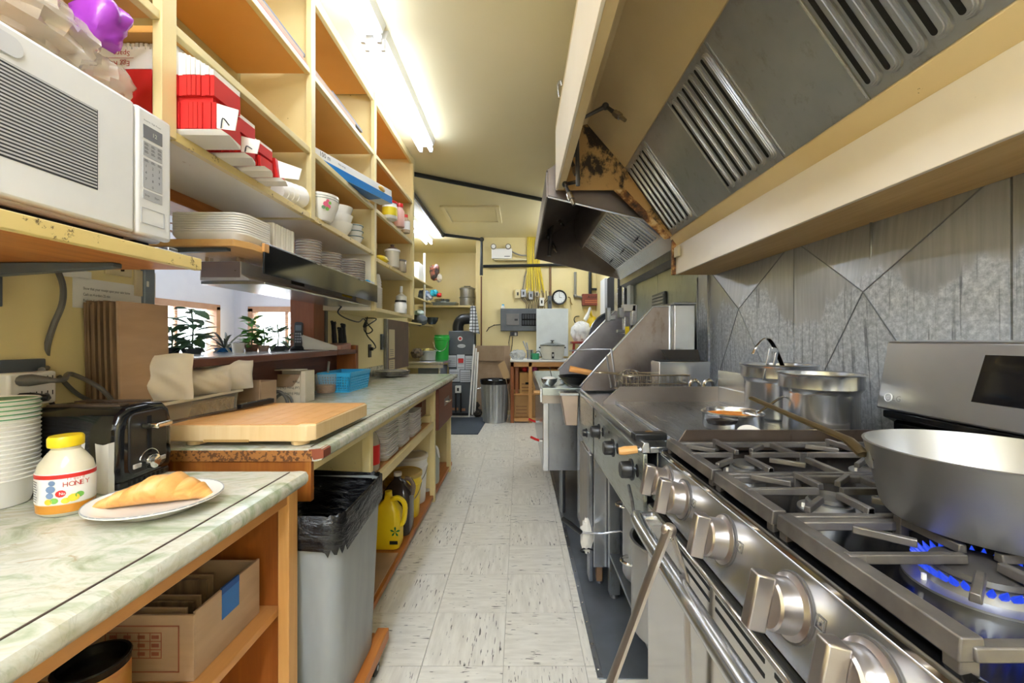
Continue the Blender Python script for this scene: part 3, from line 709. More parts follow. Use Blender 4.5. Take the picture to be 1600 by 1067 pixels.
# --- red and white takeout carton piles on shelf A: nested cartons lying on their side
def carton_pile(label, y0, y1, x0, x1, h, flap=True):
    z = SA + .002
    t = thing('carton_pile', label, 'carton pile', ((x0 + x1) / 2, (y0 + y1) / 2, z), 0, 'red takeout carton piles')
    n = 30; st = (x1 - x0) / n; mb = MB(); mw_ = MB(); mt_ = MB()
    for k in range(n):
        xa = x0 + k * st; j = random.uniform(-.0025, .0025); u = k / (n - 1)
        top = h * (.92 - .24 * max(0, (u - .5) / .5) ** 2.2)
        mb.box(xa, xa + st * .86, y0 + j, y1 + j, z + .014, z + h * .34)
        mb.box(xa, xa + st * .86, y0 - .006 + j, y1 + j, z + h * .40, z + h * .62)
        mw_.box(xa, xa + st * .8, y0 - .008 + j, y1 + j, z + h * .62, z + top)
        if k < n * .62: mt_.box(xa, xa + st * .7, y0 + .03 + j, y1 + .02 + j, z + top + .001, z + h * 1.06)
    for m__, nm, mm in ((mb, 'red_walls', RED), (mw_, 'white_flaps', FOAM), (mt_, 'rear_flaps', FOAM)):
        o = m__.build(nm, mm, t, smooth=0); o['kind'] = 'stuff'
    bx('notch', RED, t, x0, x1 - .012, y0 + .004, y1 - .004, z + h * .33, z + h * .41, 0)
    MB().hexa([(x0, y0 + .002, z), (x1 + .03, y0 + .012, z), (x1, y1, z), (x0, y1, z), (x0, y0, z + .012), (x1 + .012, y0, z + .012), (x1, y1, z + .012), (x0, y1, z + .012)]).build('white_base', FOAM, t)
    if flap:
        MB().hexa([(x1, y0 + .002, z + .016), (x1 + .045, y0 + .012, z + .014), (x1 + .045, y0 + .015, z + .014), (x1, y0 + .005, z + .016), (x1, y0 + .002, z + h * .33), (x1 + .055, y0 + .012, z + h * .28), (x1 + .055, y0 + .015, z + h * .28), (x1, y0 + .005, z + h * .33)]).build('end_flap', FOAM, t)
        MB().tube(smoothpts([(x1 + .014, y0 - .001, z + .014), (x1 + .020, y0 - .002, z + h * .16), (x1 + .034, y0 + .004, z + .025)], 4), .0018, 5).build('wire_clip', BLACKP, t)
    return t
PILE1 = carton_pile('largest pile of nested red and white takeout cartons just past the near post', 1.195, 1.30, -1.25, -.865, .262)
carton_pile('second pile of nested red and white takeout cartons along the shelf', 1.345, 1.42, -1.25, -.895, .20)
carton_pile('third and lowest pile of nested red and white takeout cartons', 1.45, 1.52, -1.25, -.895, .145, False)
z = SA + .002
t = thing('red_carton', 'single flattened red carton with white end flap at the end of the piles', 'carton', (-1.05, 1.56, z))
MB().hexa([(-1.2, 1.545, z + .012), (-.892, 1.55, z + .012), (-.90, 1.61, z + .012), (-1.2, 1.61, z + .012), (-1.2, 1.54, z + .075), (-.902, 1.545, z + .082), (-.91, 1.60, z + .082), (-1.2, 1.61, z + .075)]).build('red_body', RED, t)
MB().hexa([(-1.1, 1.545, z), (-.87, 1.56, z), (-.89, 1.61, z), (-1.1, 1.61, z), (-1.1, 1.545, z + .011), (-.885, 1.552, z + .011), (-.90, 1.61, z + .011), (-1.1, 1.61, z + .011)]).build('white_base', FOAM, t)
MB().hexa([(-.888, 1.552, z + .012), (-.83, 1.575, z + .012), (-.83, 1.578, z + .012), (-.888, 1.556, z + .012), (-.896, 1.552, z + .075), (-.822, 1.58, z + .055), (-.822, 1.583, z + .055), (-.896, 1.556, z + .075)]).build('end_flap', FOAM, t)
# printed panel on the left end of the largest pile, left of the post
t = PILE1; yp = 1.195 - .0105
bx('printed_red_panel', RED, t, -1.25, -1.04, yp, yp + .008, z + .014, z + .176, 0)
bx('printed_white_panel', FOAM, t, -1.25, -1.04, yp - .0005, yp + .008, z + .177, z + .232, 0)
text('carton_print', 'Egg Roll', .021, (-1.10, yp - .0006, z + .198), (-1, 0, 0), (0, 0, -1), REDINK, t)
text('carton_print', 'Spare', .021, (-1.10, yp - .0006, z + .226), (-1, 0, 0), (0, 0, -1), REDINK, t)
lines('carton_print', [(0, 0, .075, .0014)], (-1.165, yp - .0006, z + .206), (1, 0, 0), (0, 0, 1), REDINK, t)
for k in range(5):
    for j_ in range(7):
        a = V((-1.20 + j_ * .012 + k * .003, yp - .001, z + .10 + k * .013))
        MB().add([a, a + V((.008, 0, .006)), a + V((.011, 0, .0)), a + V((.003, 0, -.006))], [(0, 1, 2, 3)]).build('pattern_mark', FOAM, t, smooth=0)
# plastic bags on top of the microwave
def wr(a, b, c): return lambda p: 1 + a * math.sin(p.x * b + p.z * 4 + c) * math.cos(p.y * b * 1.3 + c) + .05 * math.sin(p.z * 13 + p.x * 9 + c)
def sack(a, b, c): return lambda p: (abs(p.x) ** 4 + abs(p.y) ** 4 + abs(p.z) ** 4 + 1e-6) ** -.25 * .85 * wr(a, b, c)(p)
FILM = m_glass('bag_film', 'e6dccb', .12, 1.4, .45); FILM2 = m_glass('orange_film', 'd9a878', .15, 1.4, .6)
t = thing('plastic_bag', 'crinkled clear plastic bag with purple band on top of the microwave', 'bag', (-1.1, .9, 1.787))
MB().ball((-1.07, .85, 1.885), .13, .16, .075, 40, 26, fn=wr(.10, 13, 0)).build('bag_body', FILM, t)
MB().ball((-1.10, .80, 1.885), .11, .11, .06, 20, 12, fn=wr(.14, 6, 2)).build('bread_pack', FILM2, t)
PURP = mat('purple_film', 'a040b8', rough=.25)
MB().ball((-.985, .985, 1.965), .05, .045, .062, 24, 16, fn=sack(.08, 5, 2), T=M4.Rotation(.35, 3, 'Y')).build('purple_band', PURP, t, smooth=60)
MB().ball((-1.03, 1.04, 1.862), .05, .06, .048, 24, 14, fn=wr(.15, 11, 1)).build('bag_end', FILM, t)

# --- bowls and cups on shelf A
def bowl(name, label, p, r, h, m_=WHITEC, z=None, group=None):
    o = MB().lathe([(0, 0), (r * .5, 0), (r * .55, h * .06), (r * .85, h * .5), (r, h), (r * .95, h), (r * .8, h * .5), (r * .5, h * .12), (0, h * .1)], (p.x, p.y, p.z if z is None else z), 28).build(name, m_)
    return tag(o, label, 'bowl', group)
zA = SA + .002
p = at(507, 330, 2.06); t = thing('floral_bowl', 'white bowl with pink flower and green leaves beside the tall post', 'bowl', (p.x, 2.07, zA))
MB().lathe([(0, 0), (.05, 0), (.06, .01), (.085, .08), (.088, .125), (.083, .125), (.08, .08), (.05, .015), (0, .012)], (-1.0, 2.1, zA), 30).build('bowl_body', WHITEC, t)
for zz in (.10, .112): MB().tube([(-1.0 + (.0865 + .001) * math.cos(a * PI / 20), 2.1 + .0875 * math.sin(a * PI / 20), zA + zz) for a in range(40)], .0012, 4, closed=True).build('rim_line', mat('rim_green', '49605a', rough=.3), t)
def decal_disc(cx, cy, r_, m_, nm):
    a = math.atan2(-1, .75) + cx; R = .079 + .006 * (cy - .05) / .05
    c = V((-1.0 + R * math.cos(a), 2.1 + R * math.sin(a), zA + cy)); n = V((math.cos(a), math.sin(a), -.2)).normalized(); u = V((-n.y, n.x, 0)).normalized(); v_ = n.cross(u)
    MB().add([c + n * .004 + u * (r_ * math.cos(k * PI / 4)) + v_ * (r_ * math.sin(k * PI / 4)) for k in range(8)], [tuple(range(8))]).build(nm, m_, t, smooth=0)
for (cx, cy, r_, m_, nm) in ((.1, .072, .013, mat('petal_pink', 'd9637f', rough=.4), 'petal'), (.28, .062, .01, MATS['petal_pink'], 'petal'), (.2, .05, .009, LEAF, 'leaf_print'), (-.02, .055, .009, LEAFD, 'leaf_print'), (.33, .08, .008, LEAF, 'leaf_print'), (.2, .088, .008, MATS['petal_pink'], 'petal')): decal_disc(cx, cy, r_, m_, nm)
for k, (px, y, r, h) in enumerate(((490, 2.2, .07, .11),)): bowl('bowl', 'plain white bowl half hidden behind the floral bowl', V((-1.13, 2.12, zA)), .085, .12)
zb = zA
for k in range(3):
    bowl('rice_bowl', ('top', 'middle', 'bottom')[2 - k] + ' cream rice bowl in the pile of three on the bowl shelf', V((-1.015, 2.37, zb)), .068, .065, group='pile of rice bowls'); zb += .046
zb = zA
for k in range(3):
    cup_ = bowl('tea_cup', ('top', 'middle', 'bottom')[2 - k] + ' small white cup in the pile beside the rice bowls', V((-1.02, 2.60, zb)), .046, .05, group='pile of small cups')
    MB_ = MB().tube([(-1.02 + .0465 * math.cos(a * PI / 12), 2.60 + .0465 * math.sin(a * PI / 12), zb + .044) for a in range(24)], .0025, 5, closed=True)
    zb += .034
    MB_.build('green_rim', mat('rim_teal', '35605c', rough=.3), cup_)
t = thing('foam_cone', 'small white foam bowls lying on their side past the red cartons', 'bowl', (-1.03, 1.86, zA))
for k in range(4): MB().lathe([(0, 0), (.03, 0), (.05, .05), (.047, .05), (.028, .004), (0, .004)], (-1.04 + .01 * k, 1.80 + .022 * k, zA + .052), 20, T=M4.Rotation(-1.35, 3, 'X')).build('foam_bowl', FOAM, t)
# --- cling film box on shelf B
t = thing('film_box', 'white and blue cling film box jutting over the shelf edge', 'box', (-1.0, 2.4, SB + .003))
T = M4.Translation((-1.005, 2.42, SB + .05)) @ M4.Rotation(-.22, 4, 'Z') @ M4.Rotation(.05, 4, 'X')
def tb(x0, x1, y0, y1, z0, z1, nm, m_, bev=.001): return MB().box(x0, x1, y0, y1, z0, z1, T=T).build(nm, m_, t, bevel=bev)
tb(-.045, .045, -.44, .44, -.045, .045, 'carton', PAPER, .003)
tb(.0455, .0465, -.43, .44, -.044, .002, 'blue_band', mat('band_blue', '2479c0', rough=.3))
tb(-.044, .0465, -.44, .30, -.0465, -.0455, 'blue_base', MATS['band_blue'])
R3 = T.to_3x3(); r_, u_ = R3 @ V((0, 1, 0)), R3 @ V((0, 0, 1))
text('box_print', '100 m', .034, T @ V((.0465, -.28, .014)), r_, u_, INK, t)
text('box_print', 'Film wrap', .016, T @ V((.0465, -.13, .018)), r_, u_, GREYINK, t)
MB().ball(T @ V((.03, .33, .02)), .022, .06, .022, 14, 8).build('printed_fruit', mat('melon', 'd6a94a', rough=.4), t)
# --- third bay things
def jar(label, px, d, z, r, h, body, cap, caph=.02, capr=None, name='jar', band=None, cat='jar'):
    x = at(px, 0, d).x; t = thing(name, label, cat, (x, d, z)); capr = capr or r
    MB().lathe([(0, 0), (r * .95, 0), (r, h * .04), (r, h * .8), (capr * .92, h * .93), (capr * .9, h), (0, h)], (x, d, z), 24).build('body', body, t)
    MB().lathe([(0, 0), (capr, 0), (capr, caph * .85), (capr * .92, caph), (0, caph)], (x, d, z + h), 24).build('cap', cap, t)
    if band: MB().lathe([(r * 1.015, h * .2), (r * 1.015, h * .72)], (x, d, z), 24).build('wrap_label', band, t)
    return t
z3 = SB + .002
jar('white tub with red lid and yellow label on the upper far shelf', 609, 3.12, z3, .055, .115, WHITEP, REDP, .018, band=mat('label_yellow', 'e6cf2e', rough=.4))
jar('tall red capped bottle between the tub and the glass bottle', 624, 3.33, z3, .04, .155, mat('pale_pink', 'd9a89a', rough=.35), REDP, .03, .03, 'bottle', cat='bottle')
jar('slim glass bottle with red cap at the shelf end', 634, 3.52, z3, .034, .13, mat('sauce_glass', 'b9a58a', rough=.15), REDP, .025, .018, 'bottle', band=PAPER, cat='bottle')
z4 = H + .557
t = thing('yellow_bag', 'yellow plastic pack on the middle far shelf', 'bag', (-1.02, 3.08, z4)); MB().ball((-1.02, 3.08, z4 + .028), .05, .085, .03, 16, 9, fn=wr(.1, 5, 1)).build('pack', YELP, t)
t = jar('glass storage jar with white lid and dark knob', 613, 3.25, z4, .052, .12, mat('jar_glass', 'cfc8b8', rough=.1), WHITEC, .015, .06)
MB().lathe([(0, 0), (.05, 0), (.03, .018), (.012, .022), (.016, .04), (0, .045)], (at(613, 0, 3.25).x, 3.25, z4 + .134), 16).build('knob', mat('knob_brown', '5a3a28', rough=.4), t)
jar('short glass jar with grey lid beside the storage jar', 627, 3.48, z4, .042, .085, mat('jar_glass2', 'b3a68e', rough=.12), mat('lid_grey', '8d8880', rough=.3, metal=.5), .016)
z5 = SBOT + .022
for k in range(12):
    o = MB().lathe([(0, 0), (.038, 0), (.052, .013), (.05, .013), (.036, .002), (0, .002)], (-1.04, 3.02, z5 + .0125 * k), 22).build('saucer', WHITEC); tag(o, ('topmost' if k == 11 else ORDS[k]) + ' white saucer in the tall pile on the lowest far shelf', 'saucer', 'pile of saucers')
t = thing('paper_cups', 'pile of upside down white cups on top of the saucers', 'cups', (-1.04, 3.02, z5 + .152))
for k in range(3): MB().lathe([(0, .06), (.03, .06), (.042, 0), (.044, 0), (.044, .004)], (-1.04, 3.02, z5 + .1525 + .02 * k), 20).build('cup', PAPER, t)
jar('pile of two clear squeeze bottles with dark band on the lowest far shelf', 626, 3.46, z5, .05, .09, WHITEP, BLACKP, .016, .046, 'squeeze_bottle', cat='bottle')
jar('pale squeeze bottle standing on the lowest far shelf near the end panel', 627, 3.60, z5, .045, .19, mat('milky', 'dcd8ca', rough=.3), WHITEP, .05, .012, 'squeeze_bottle', cat='bottle')

# --- things on the near counter
p = V((-.80, .925, ZN))
t = thing('dinner_plate', 'round white plate under the croissant on the nearest counter', 'plate', p)
MB().lathe([(0, .004), (.07, 0), (.075, .004), (.112, .020), (.123, .024), (.123, .028), (.11, .025), (.078, .011), (0, .01)], p, 40, 1, .95).build('plate_body', WHITEC, t)
MB().tube([(p.x + .122 * math.cos(k * PI / 24), p.y + .95 * .122 * math.sin(k * PI / 24), p.z + .0272) for k in range(48)], .0014, 5, closed=True).build('rim_line', mat('rim_grey', '8f9498', rough=.3), t)
t = thing('croissant', 'golden croissant lying on the white plate', 'pastry', (p.x, p.y, p.z + .012))
CRO = m_wood('croissant_crust', 'b9722c', 'dba25a', 'ecc88c', 1, .45)
segs = [(-.092, .011), (-.068, .019), (-.046, .024), (-.018, .033), (.02, .035), (.045, .027), (.07, .02), (.094, .007)]
for i in range(len(segs) - 1):
    (xa, ra), (xb, rb) = segs[i], segs[i + 1]
    def cp_(x): return V((p.x + x, p.y + .012 * math.cos(x * 14) + x * .38 - .005, p.z + .0))
    rng = [(xa - .004, ra * .8), (xa, ra * 1.1), ((xa + xb) / 2, (ra + rb) / 2 * 1.06), (xb, rb * .95), (xb + .002, rb * .75)]
    mb = MB(); vs = []; n = 18
    for (x, r) in rng:
        c = cp_(x)
        for k in range(n):
            a = 2 * PI * k / n; vs.append((c.x + .15 * r * math.sin(a), c.y + r * 1.08 * math.cos(a), c.z + .013 + max(0, r * .82 + r * .82 * math.sin(a))))
    fs = [(j * n + k, j * n + (k + 1) % n, (j + 1) * n + (k + 1) % n, (j + 1) * n + k) for j in range(len(rng) - 1) for k in range(n)] + [tuple(range(n))[::-1], tuple((len(rng) - 1) * n + k for k in range(n))]
    mb.add(vs, fs).build('crust_fold', CRO, t, smooth=60)
# honey jar
p = V((-.99, .915, ZN)); t = thing('honey_jar', 'squat plastic honey jar with yellow cap', 'jar', p); t.scale = (.76, .8, .86)
MB().lathe([(0, 0), (.055, 0), (.064, .008), (.066, .03), (.066, .105), (.06, .125), (.045, .145), (.033, .158), (.033, .165), (0, .165)], p, 32, 1, .8).build('jar_body', mat('honey_plastic', 'cfc7ae', 'd8d0ba', rough=.15, scale=20), t)
MB().lathe([(.0, .002), (.056, .002), (.0655, .01), (.0668, .03), (0, .03)], p, 32, 1, .8).build('honey', mat('honey', 'b8741e', 'c98a34', rough=.1), t)
MB().lathe([(.0668, .032), (.0672, .034), (.0672, .104), (.0668, .106)], p, 32, 1, .8).build('label', PAPER, t)
MB().lathe([(.0676, .094), (.0676, .104)], p, 32, 1, .8).build('red_band', REDP, t)
MB().lathe([(0, 0), (.036, 0), (.037, .004), (.037, .021), (.034, .026), (0, .026)], p + V((0, 0, .166)), 28).build('cap', YELP, t)
def on_jar(a): return V((p.x + .0676 * math.cos(a), p.y + .8 * .0676 * math.sin(a), p.z))
def jar_text(s_, a, z, sz, m_):
    for k, c in enumerate(s_):
        aa = a + k * sz * .72 / .066; q = on_jar(aa); n = V((math.cos(aa) / 1, math.sin(aa) / .8, 0)).normalized(); r_ = V((-n.y, n.x, 0))
        text('label_letter', c, sz, q + V((0, 0, z)), r_, (0, 0, 1), m_, t)
jar_text('HONEY', -.95, .074, .017, REDINK); jar_text('liquid', -.80, .089, .009, REDINK); jar_text('No 1', -1.05, .055, .010, WHITEINK)
for aa, zz, m_, rr in ((-1.0, .058, REDP, .011), (-1.32, .07, mat('flower_blue', '6f86a8', rough=.5), .011), (-1.35, .055, MATS['flower_blue'], .009), (-1.28, .085, MATS['flower_blue'], .008), (-1.2, .042, LEAF, .009), (-.6, .045, mat('flower_yellow', 'e3c93a', rough=.5), .012), (-.85, .04, MATS['flower_yellow'], .009), (-.4, .05, LEAF, .009), (-1.4, .04, MATS['flower_yellow'], .009)):
    q = on_jar(aa) + V((0, 0, zz)); n = V((math.cos(aa), math.sin(aa) / .8, 0)).normalized(); u_ = V((-n.y, n.x, 0))
    MB().add([q + n * (.0005 if m_ is not REDP else .0003) + u_ * (rr * math.cos(k * PI / 5)) + V((0, 0, rr * .8 * math.sin(k * PI / 5))) for k in range(10)], [tuple(range(10))]).build('label_picture', m_, t, smooth=0)
for k in range(9):
    aa = -2.15; q = on_jar(aa) + V((0, 0, .04 + .006 * k)); n = V((math.cos(aa), math.sin(aa) / .8, 0)).normalized(); r_ = V((-n.y, n.x, 0))
    lines('label_print', [(0, 0, .022 + .008 * ((k * 7) % 3) / 2, .0022)], q, r_, (0, 0, 1), GREYINK, t, .0012)
# stack of paper soup cups
p = V((-1.185, .95, ZN)); RIMG = mat('green_rim_print', '6fae82', rough=.5)
for k in range(19):
    z0 = k * .0098
    mb = MB().lathe([(0, 0), (.050, 0), (.066, .058 if k else .058), (.068, .061), (.0655, .0635), (.063, .06), (.048, .004), (0, .004)], p + V((0, 0, z0)), 30)
    o = mb.build('paper_cup', WHITEP); tag(o, 'topmost white paper cup of the tall stack at the left edge' if k == 18 else ORDS[k] + ' white paper cup of the tall stack at the left edge', 'cup', 'stack of paper cups')
    if k > 13: MB().lathe([(.0666, .0575), (.0688, .0605)], p + V((0, 0, z0)), 30).build('green_line', RIMG, o)
# toaster
t = thing('toaster', 'black two slice toaster with chrome lever on the counter', 'toaster', (-1.09, 1.105, ZN), .06)
def L(mb, nm, m_, **kw): return mb.build(nm, m_, t, local=True, **kw)
prof = [(-.085, .012), (.085, .012), (.09, .05), (.088, .15), (.078, .185), (.055, .203), (.0, .207), (-.055, .203), (-.078, .185), (-.088, .15), (-.09, .05)]
L(MB().prism(prof, 0, -.125, .105), 'body', mat('toaster_black', '101114', rough=.1), bevel=.018, seg=4)
L(MB().box(-.11, .10, -.08, .08, 0, .018), 'base', BLACKP, bevel=.005)
for s_ in (-.035, .035): L(MB().box(-.10, .075, s_ - .013, s_ + .013, .2035, .2085), 'bread_slot', mat('slot_brown', '4a3a30', rough=.4))
L(MB().prism(rrect(-.06, .06, .03, .185, .02), 0, .100, .108), 'end_plate', BLACKP, bevel=.003)
L(MB().box(.1075, .1095, -.006, .006, .075, .172), 'lever_track', DARK)
lv = L(MB().box(.108, .150, -.026, .026, .142, .156), 'lever', CHROME, bevel=.004)
L(MB().lathe([(0, 0), (.019, 0), (.018, .016), (.012, .02), (0, .02)], (.1085, 0, .052), 24, T=M4.Rotation(PI / 2, 3, 'Y')), 'browning_knob', CHROME)
for s_ in (-.04, .04): L(MB().box(.108, .1125, s_ - .012, s_ + .012, .044, .056), 'button', mat('button_silver', 'c8c6c0', rough=.3, metal=.5), bevel=.003)
L(MB().tube(arc((.109, 0, .052), .032, .3, PI - .3, 12, (0, 1, 0), (0, 0, 1)), .0015, 5), 'dial_line', CHROME)
for k in range(8): L(MB().box(.0985, .101, -.055 + k * .015, -.048 + k * .015, .004, .014), 'vent', DARK)
for s_ in ((-.09, -.06), (.08, -.06), (-.09, .06), (.08, .06)): L(MB().lathe([(0, -.0), (.01, 0), (.012, .004), (0, .004)], (s_[0], s_[1], -.0), 10), 'foot', RUBBER)
# paper bag and sleeve behind the honey
t = thing('paper_sleeve', 'crumpled white paper sleeve between the cups and the toaster', 'paper bag', (-1.13, 1.02, ZN))
MB().sheet(lambda u, v: V((-1.19 + .085 * u - .02 * v, 1.0 + .012 * math.sin(u * 6) + .03 * v, ZN + v * (.165 - .06 * u) + .004 * math.sin(u * 9))), 8, 6, (0, .012, 0)).build('sleeve', PAPER, t)
t = thing('paper_packet', 'small white paper packet standing behind the honey jar', 'packet', (-1.02, 1.03, ZN)); MB().sheet(lambda u, v: V((-1.065 + .075 * u, 1.015 + .006 * math.sin(u * 5), ZN + .12 * v + .004 * math.sin(u * 7) * v)), 6, 5, (0, .015, 0)).build('packet', PAPER, t)
# outlet adaptor on the wall, plugs and cords
t = thing('outlet_adapter', 'white six socket outlet adapter on the wall', 'outlet', (WL + .03, 1.15, 1.09))
ya, yb = gx(20, 600, WL).y, gx(90, 600, WL + .06).y
bx('wall_box', DKGREY, t, WL, WL + .02, 1.055, 1.16, 1.115, 1.165, .003); bx('adapter', WHITEP, t, WL, WL + .055, 1.045, 1.155, 1.045, 1.132, .006)
for k in range(3):
    for zz in (1.108, 1.068):
        for s_ in (-.006, .006): bx('slot', DARK, t, WL + .0552, WL + .0558, 1.085 + .026 * k + s_, 1.087 + .026 * k + s_, zz, zz + .012, 0)
GCORD = mat('grey_cord', '5c5a56', rough=.5)
t = thing('power_cord', 'thick grey power cord hanging from the microwave shelf to the outlet', 'cord', (WL + .07, 1.17, 1.1))
X = WL + .09
MB().tube(smoothpts([at(88, 418, 1.20), at(98, 445, 1.20), at(97, 475, 1.19), at(83, 510, 1.18), at(73, 545, 1.18), at(74, 572, 1.19), (WL + .03, 1.14, 1.135)]), .0075, 8).build('cord', GCORD, t)
t = thing('power_cord', 'grey plug and cord looping from the outlet behind the toaster', 'cord', (WL + .07, 1.17, 1.1))
MB().tube(smoothpts([(WL + .05, 1.075, 1.112), (WL + .09, 1.08, 1.113), (WL + .12, 1.11, 1.11), at(110, 584, 1.2), at(150, 602, 1.22), at(172, 622, 1.25), at(176, 640, 1.28)]), .0065, 8).build('cord', GCORD, t)
MB().tube(smoothpts([at(92, 588, 1.19), at(120, 615, 1.24), at(150, 630, 1.28), at(175, 640, 1.30)]), .006, 8).build('cord', GCORD, t)
MB().tube([(WL + .05, 1.072, 1.112), (WL + .075, 1.075, 1.113), (WL + .11, 1.09, 1.112)], [.014, .016, .008], 10).build('plug', GCORD, t)
t = thing('power_cord', 'black plug and cord running down to the toaster', 'cord', (WL + .07, 1.17, 1.05))
MB().tube([(WL + .05, 1.072, 1.068), (WL + .08, 1.075, 1.068), (WL + .11, 1.085, 1.066)], [.013, .014, .008], 10).build('plug', BLACKP, t)
MB().tube(smoothpts([(WL + .11, 1.085, 1.066), at(72, 615, 1.17), at(85, 635, 1.18), at(105, 648, 1.2), (-1.24, 1.22, .97)]), .0055, 8).build('cord', BLACKP, t)
# ================================================================ LEFT SIDE: FAR COUNTER THINGS
ORD = ['lowest', 'second lowest', 'third lowest', 'fourth lowest', 'fifth lowest', 'sixth lowest', 'seventh lowest', 'eighth lowest', 'ninth lowest', 'tenth lowest', 'eleventh lowest', 'twelfth lowest', 'thirteenth lowest', 'fourteenth lowest', 'fifteenth lowest', 'sixteenth lowest']
# cardboard sheets leaning on the wall
for k in range(11):
    x0 = WL + .008 + k * .0092; zt = H + .112 + .006 * math.sin(k * 2.1); y0 = 1.27 + .006 * math.sin(k * 3.3)
    o = MB().hexa([(x0 + .012, y0, ZF + .001), (x0 + .019, y0, ZF + .001), (x0 + .019, 1.45, ZF + .001), (x0 + .012, 1.45, ZF + .001), (x0, y0, zt), (x0 + .007, y0, zt), (x0 + .007, 1.458, zt), (x0, 1.458, zt)]).build('cardboard_sheet', CARD if k == 10 else CARDDK)
    tag(o, 'outermost flattened brown carton of the row leaning on the wall' if k == 10 else ('flattened brown carton, number %s from the wall in the leaning row' % ('one two three four five six seven eight nine ten'.split()[k])), 'cardboard', 'flattened cartons leaning on the wall')
# notices and switch plates on the wall
def notice(label, px0, px1, py0, py1, rows, X=WL, th=.002, m_=PAPER, name='notice'):
    a = gx(px0, py0, X + .003); b = gx(px1, py1, X + .003); z0 = H - (py1 - CY) * a.y / F; z1 = H - (py0 - CY) * a.y / F
    t = thing(name, label, 'sign', (X, a.y, z0)); bx('sheet', m_, t, X + .001, X + .001 + th, a.y, b.y, z0, z1, 0)
    wd, ht = b.y - a.y, z1 - z0
    for i, (fx, fy, fl, s_) in enumerate(rows): text('print_line', s_, fl * ht, (X + .001 + th, a.y + fx * wd, z0 + fy * ht), (0, 1, 0), (0, 0, 1), INK, t, sx=.7)
    return t
notice('white printed notice pinned above the leaning cartons', 114, 225, 432, 480, [(.12, .62, .13, 'Show that your receipt upon your take home'), (.12, .42, .13, 'Cash on 4 orders 25 min'), (.12, .22, .13, 'Rush on 4 orders 35 min')])
notice('small slip of paper under the microwave shelf', 98, 143, 418, 431, [])
t = thing('light_switch', 'grimy white light switch plate beside the hatch', 'switch', (WL, 1.48, H + .15)); bx('plate', mat('grimy_white', 'd3c7a8', 'bfae88', rough=.4), t, WL, WL + .008, gx(208, 430, WL).y, gx(240, 430, WL).y, H + .15, H + .24, .002); bx('toggle', WHITEP, t, WL + .008, WL + .018, gx(224, 430, WL).y - .004, gx(224, 430, WL).y + .004, H + .185, H + .205, .002)
t = thing('light_switch', 'wide switch plate just under the microwave shelf end', 'switch', (WL, 1.4, H + .2)); bx('plate', MATS['grimy_white'], t, WL, WL + .008, gx(162, 420, WL).y, gx(203, 420, WL).y, H + .21, H + .27, .002); bx('toggle', DARK, t, WL + .008, WL + .016, gx(186, 420, WL).y - .003, gx(186, 420, WL).y + .003, H + .225, H + .245, .001)
# noodle tub and bags
t = thing('noodle_tub', 'clear plastic tub full of crispy noodles beside the leaning cartons', 'tub', (-1.22, 1.54, ZF))
MB().hexa([(-1.20, 1.37, ZF + .001), (-1.172, 1.37, ZF + .001), (-1.172, 1.71, ZF + .001), (-1.20, 1.71, ZF + .001), (-1.205, 1.365, ZF + .10), (-1.166, 1.365, ZF + .10), (-1.166, 1.715, ZF + .10), (-1.205, 1.715, ZF + .10)]).build('noodle_bed', mat('noodle_bed', 'b08548', 'd3ac68', rough=.6, scale=40, bump=.6), t)
mb = MB()
for k in range(120):
    yy = random.uniform(1.375, 1.70); zz = random.uniform(.008, .098); a = random.uniform(0, PI); l_ = random.uniform(.012, .03); x = -1.1645 - .004 * (1 - zz / .1)
    mb.tube(smoothpts([(x, yy, ZF + zz), (x + .001, yy + l_ * .5 * math.cos(a), ZF + min(.1, max(.006, zz + l_ * .5 * math.sin(a) + .004))), (x, yy + l_ * math.cos(a), ZF + min(.1, max(.006, zz + l_ * math.sin(a))))], 2), .0022, 4)
o = mb.build('noodles', mat('noodle', 'd9b06a', 'c2904a', rough=.5, rnd=True), t); o['kind'] = 'stuff'
MB().hexa([(-1.262, 1.362, ZF), (-1.168, 1.362, ZF), (-1.168, 1.72, ZF), (-1.262, 1.72, ZF), (-1.27, 1.355, ZF + .125), (-1.155, 1.355, ZF + .125), (-1.155, 1.728, ZF + .125), (-1.27, 1.728, ZF + .125)]).build('tub_body', CLEARP, t, bevel=.006)
mb = MB()
for q in ((-1.28, -1.145, 1.345, 1.36), (-1.28, -1.145, 1.722, 1.737), (-1.28, -1.265, 1.36, 1.722), (-1.16, -1.145, 1.36, 1.722)): mb.box(*q, ZF + .118, ZF + .126)
mb.build('tub_rim', mat('rim_plastic', 'd8cdb8', rough=.3), t)
BAGP = NT('waxed_bag'); BAGP.set('efe6d8', .3); BAGP.b.inputs['Alpha'].default_value = .88; BAGM = BAGP.m
def bag_panel(name, label, c, w_, h_, th, rz, seed, m_=BAGM):
    t = thing(name, label, 'bag', c, rz); rnd = random.Random(seed); ph = [rnd.uniform(0, 6) for _ in range(5)]
    def fn(s_):
        def g(u, v):
            bul = max(0, math.sin(PI * min(1, max(0, u)))) ** .4 * max(0, math.sin(PI * min(1, max(.02, v)))) ** .4
            return V(((u - .5) * w_ + .002 * math.sin(v * 7 + ph[0]), s_ * th * bul + .006 * math.sin(u * 11 + ph[1] + v * 5) * bul + .005 * math.cos(v * 13 + u * 16 + ph[2]) * bul, v * h_ + .004 * math.sin(u * 8 + ph[3]) * v))
        return g
    MB().sheet(fn(-1), 18, 14).build('front_film', m_, t, local=True, smooth=60); MB().sheet(fn(1), 18, 14).build('back_film', m_, t, local=True, smooth=60)
    return t
bag_panel('waxed_bag', 'tall crinkled white waxed bag standing on the noodle tub', (-1.215, 1.40, ZF + .127), .20, .155, .022, .45, 1)
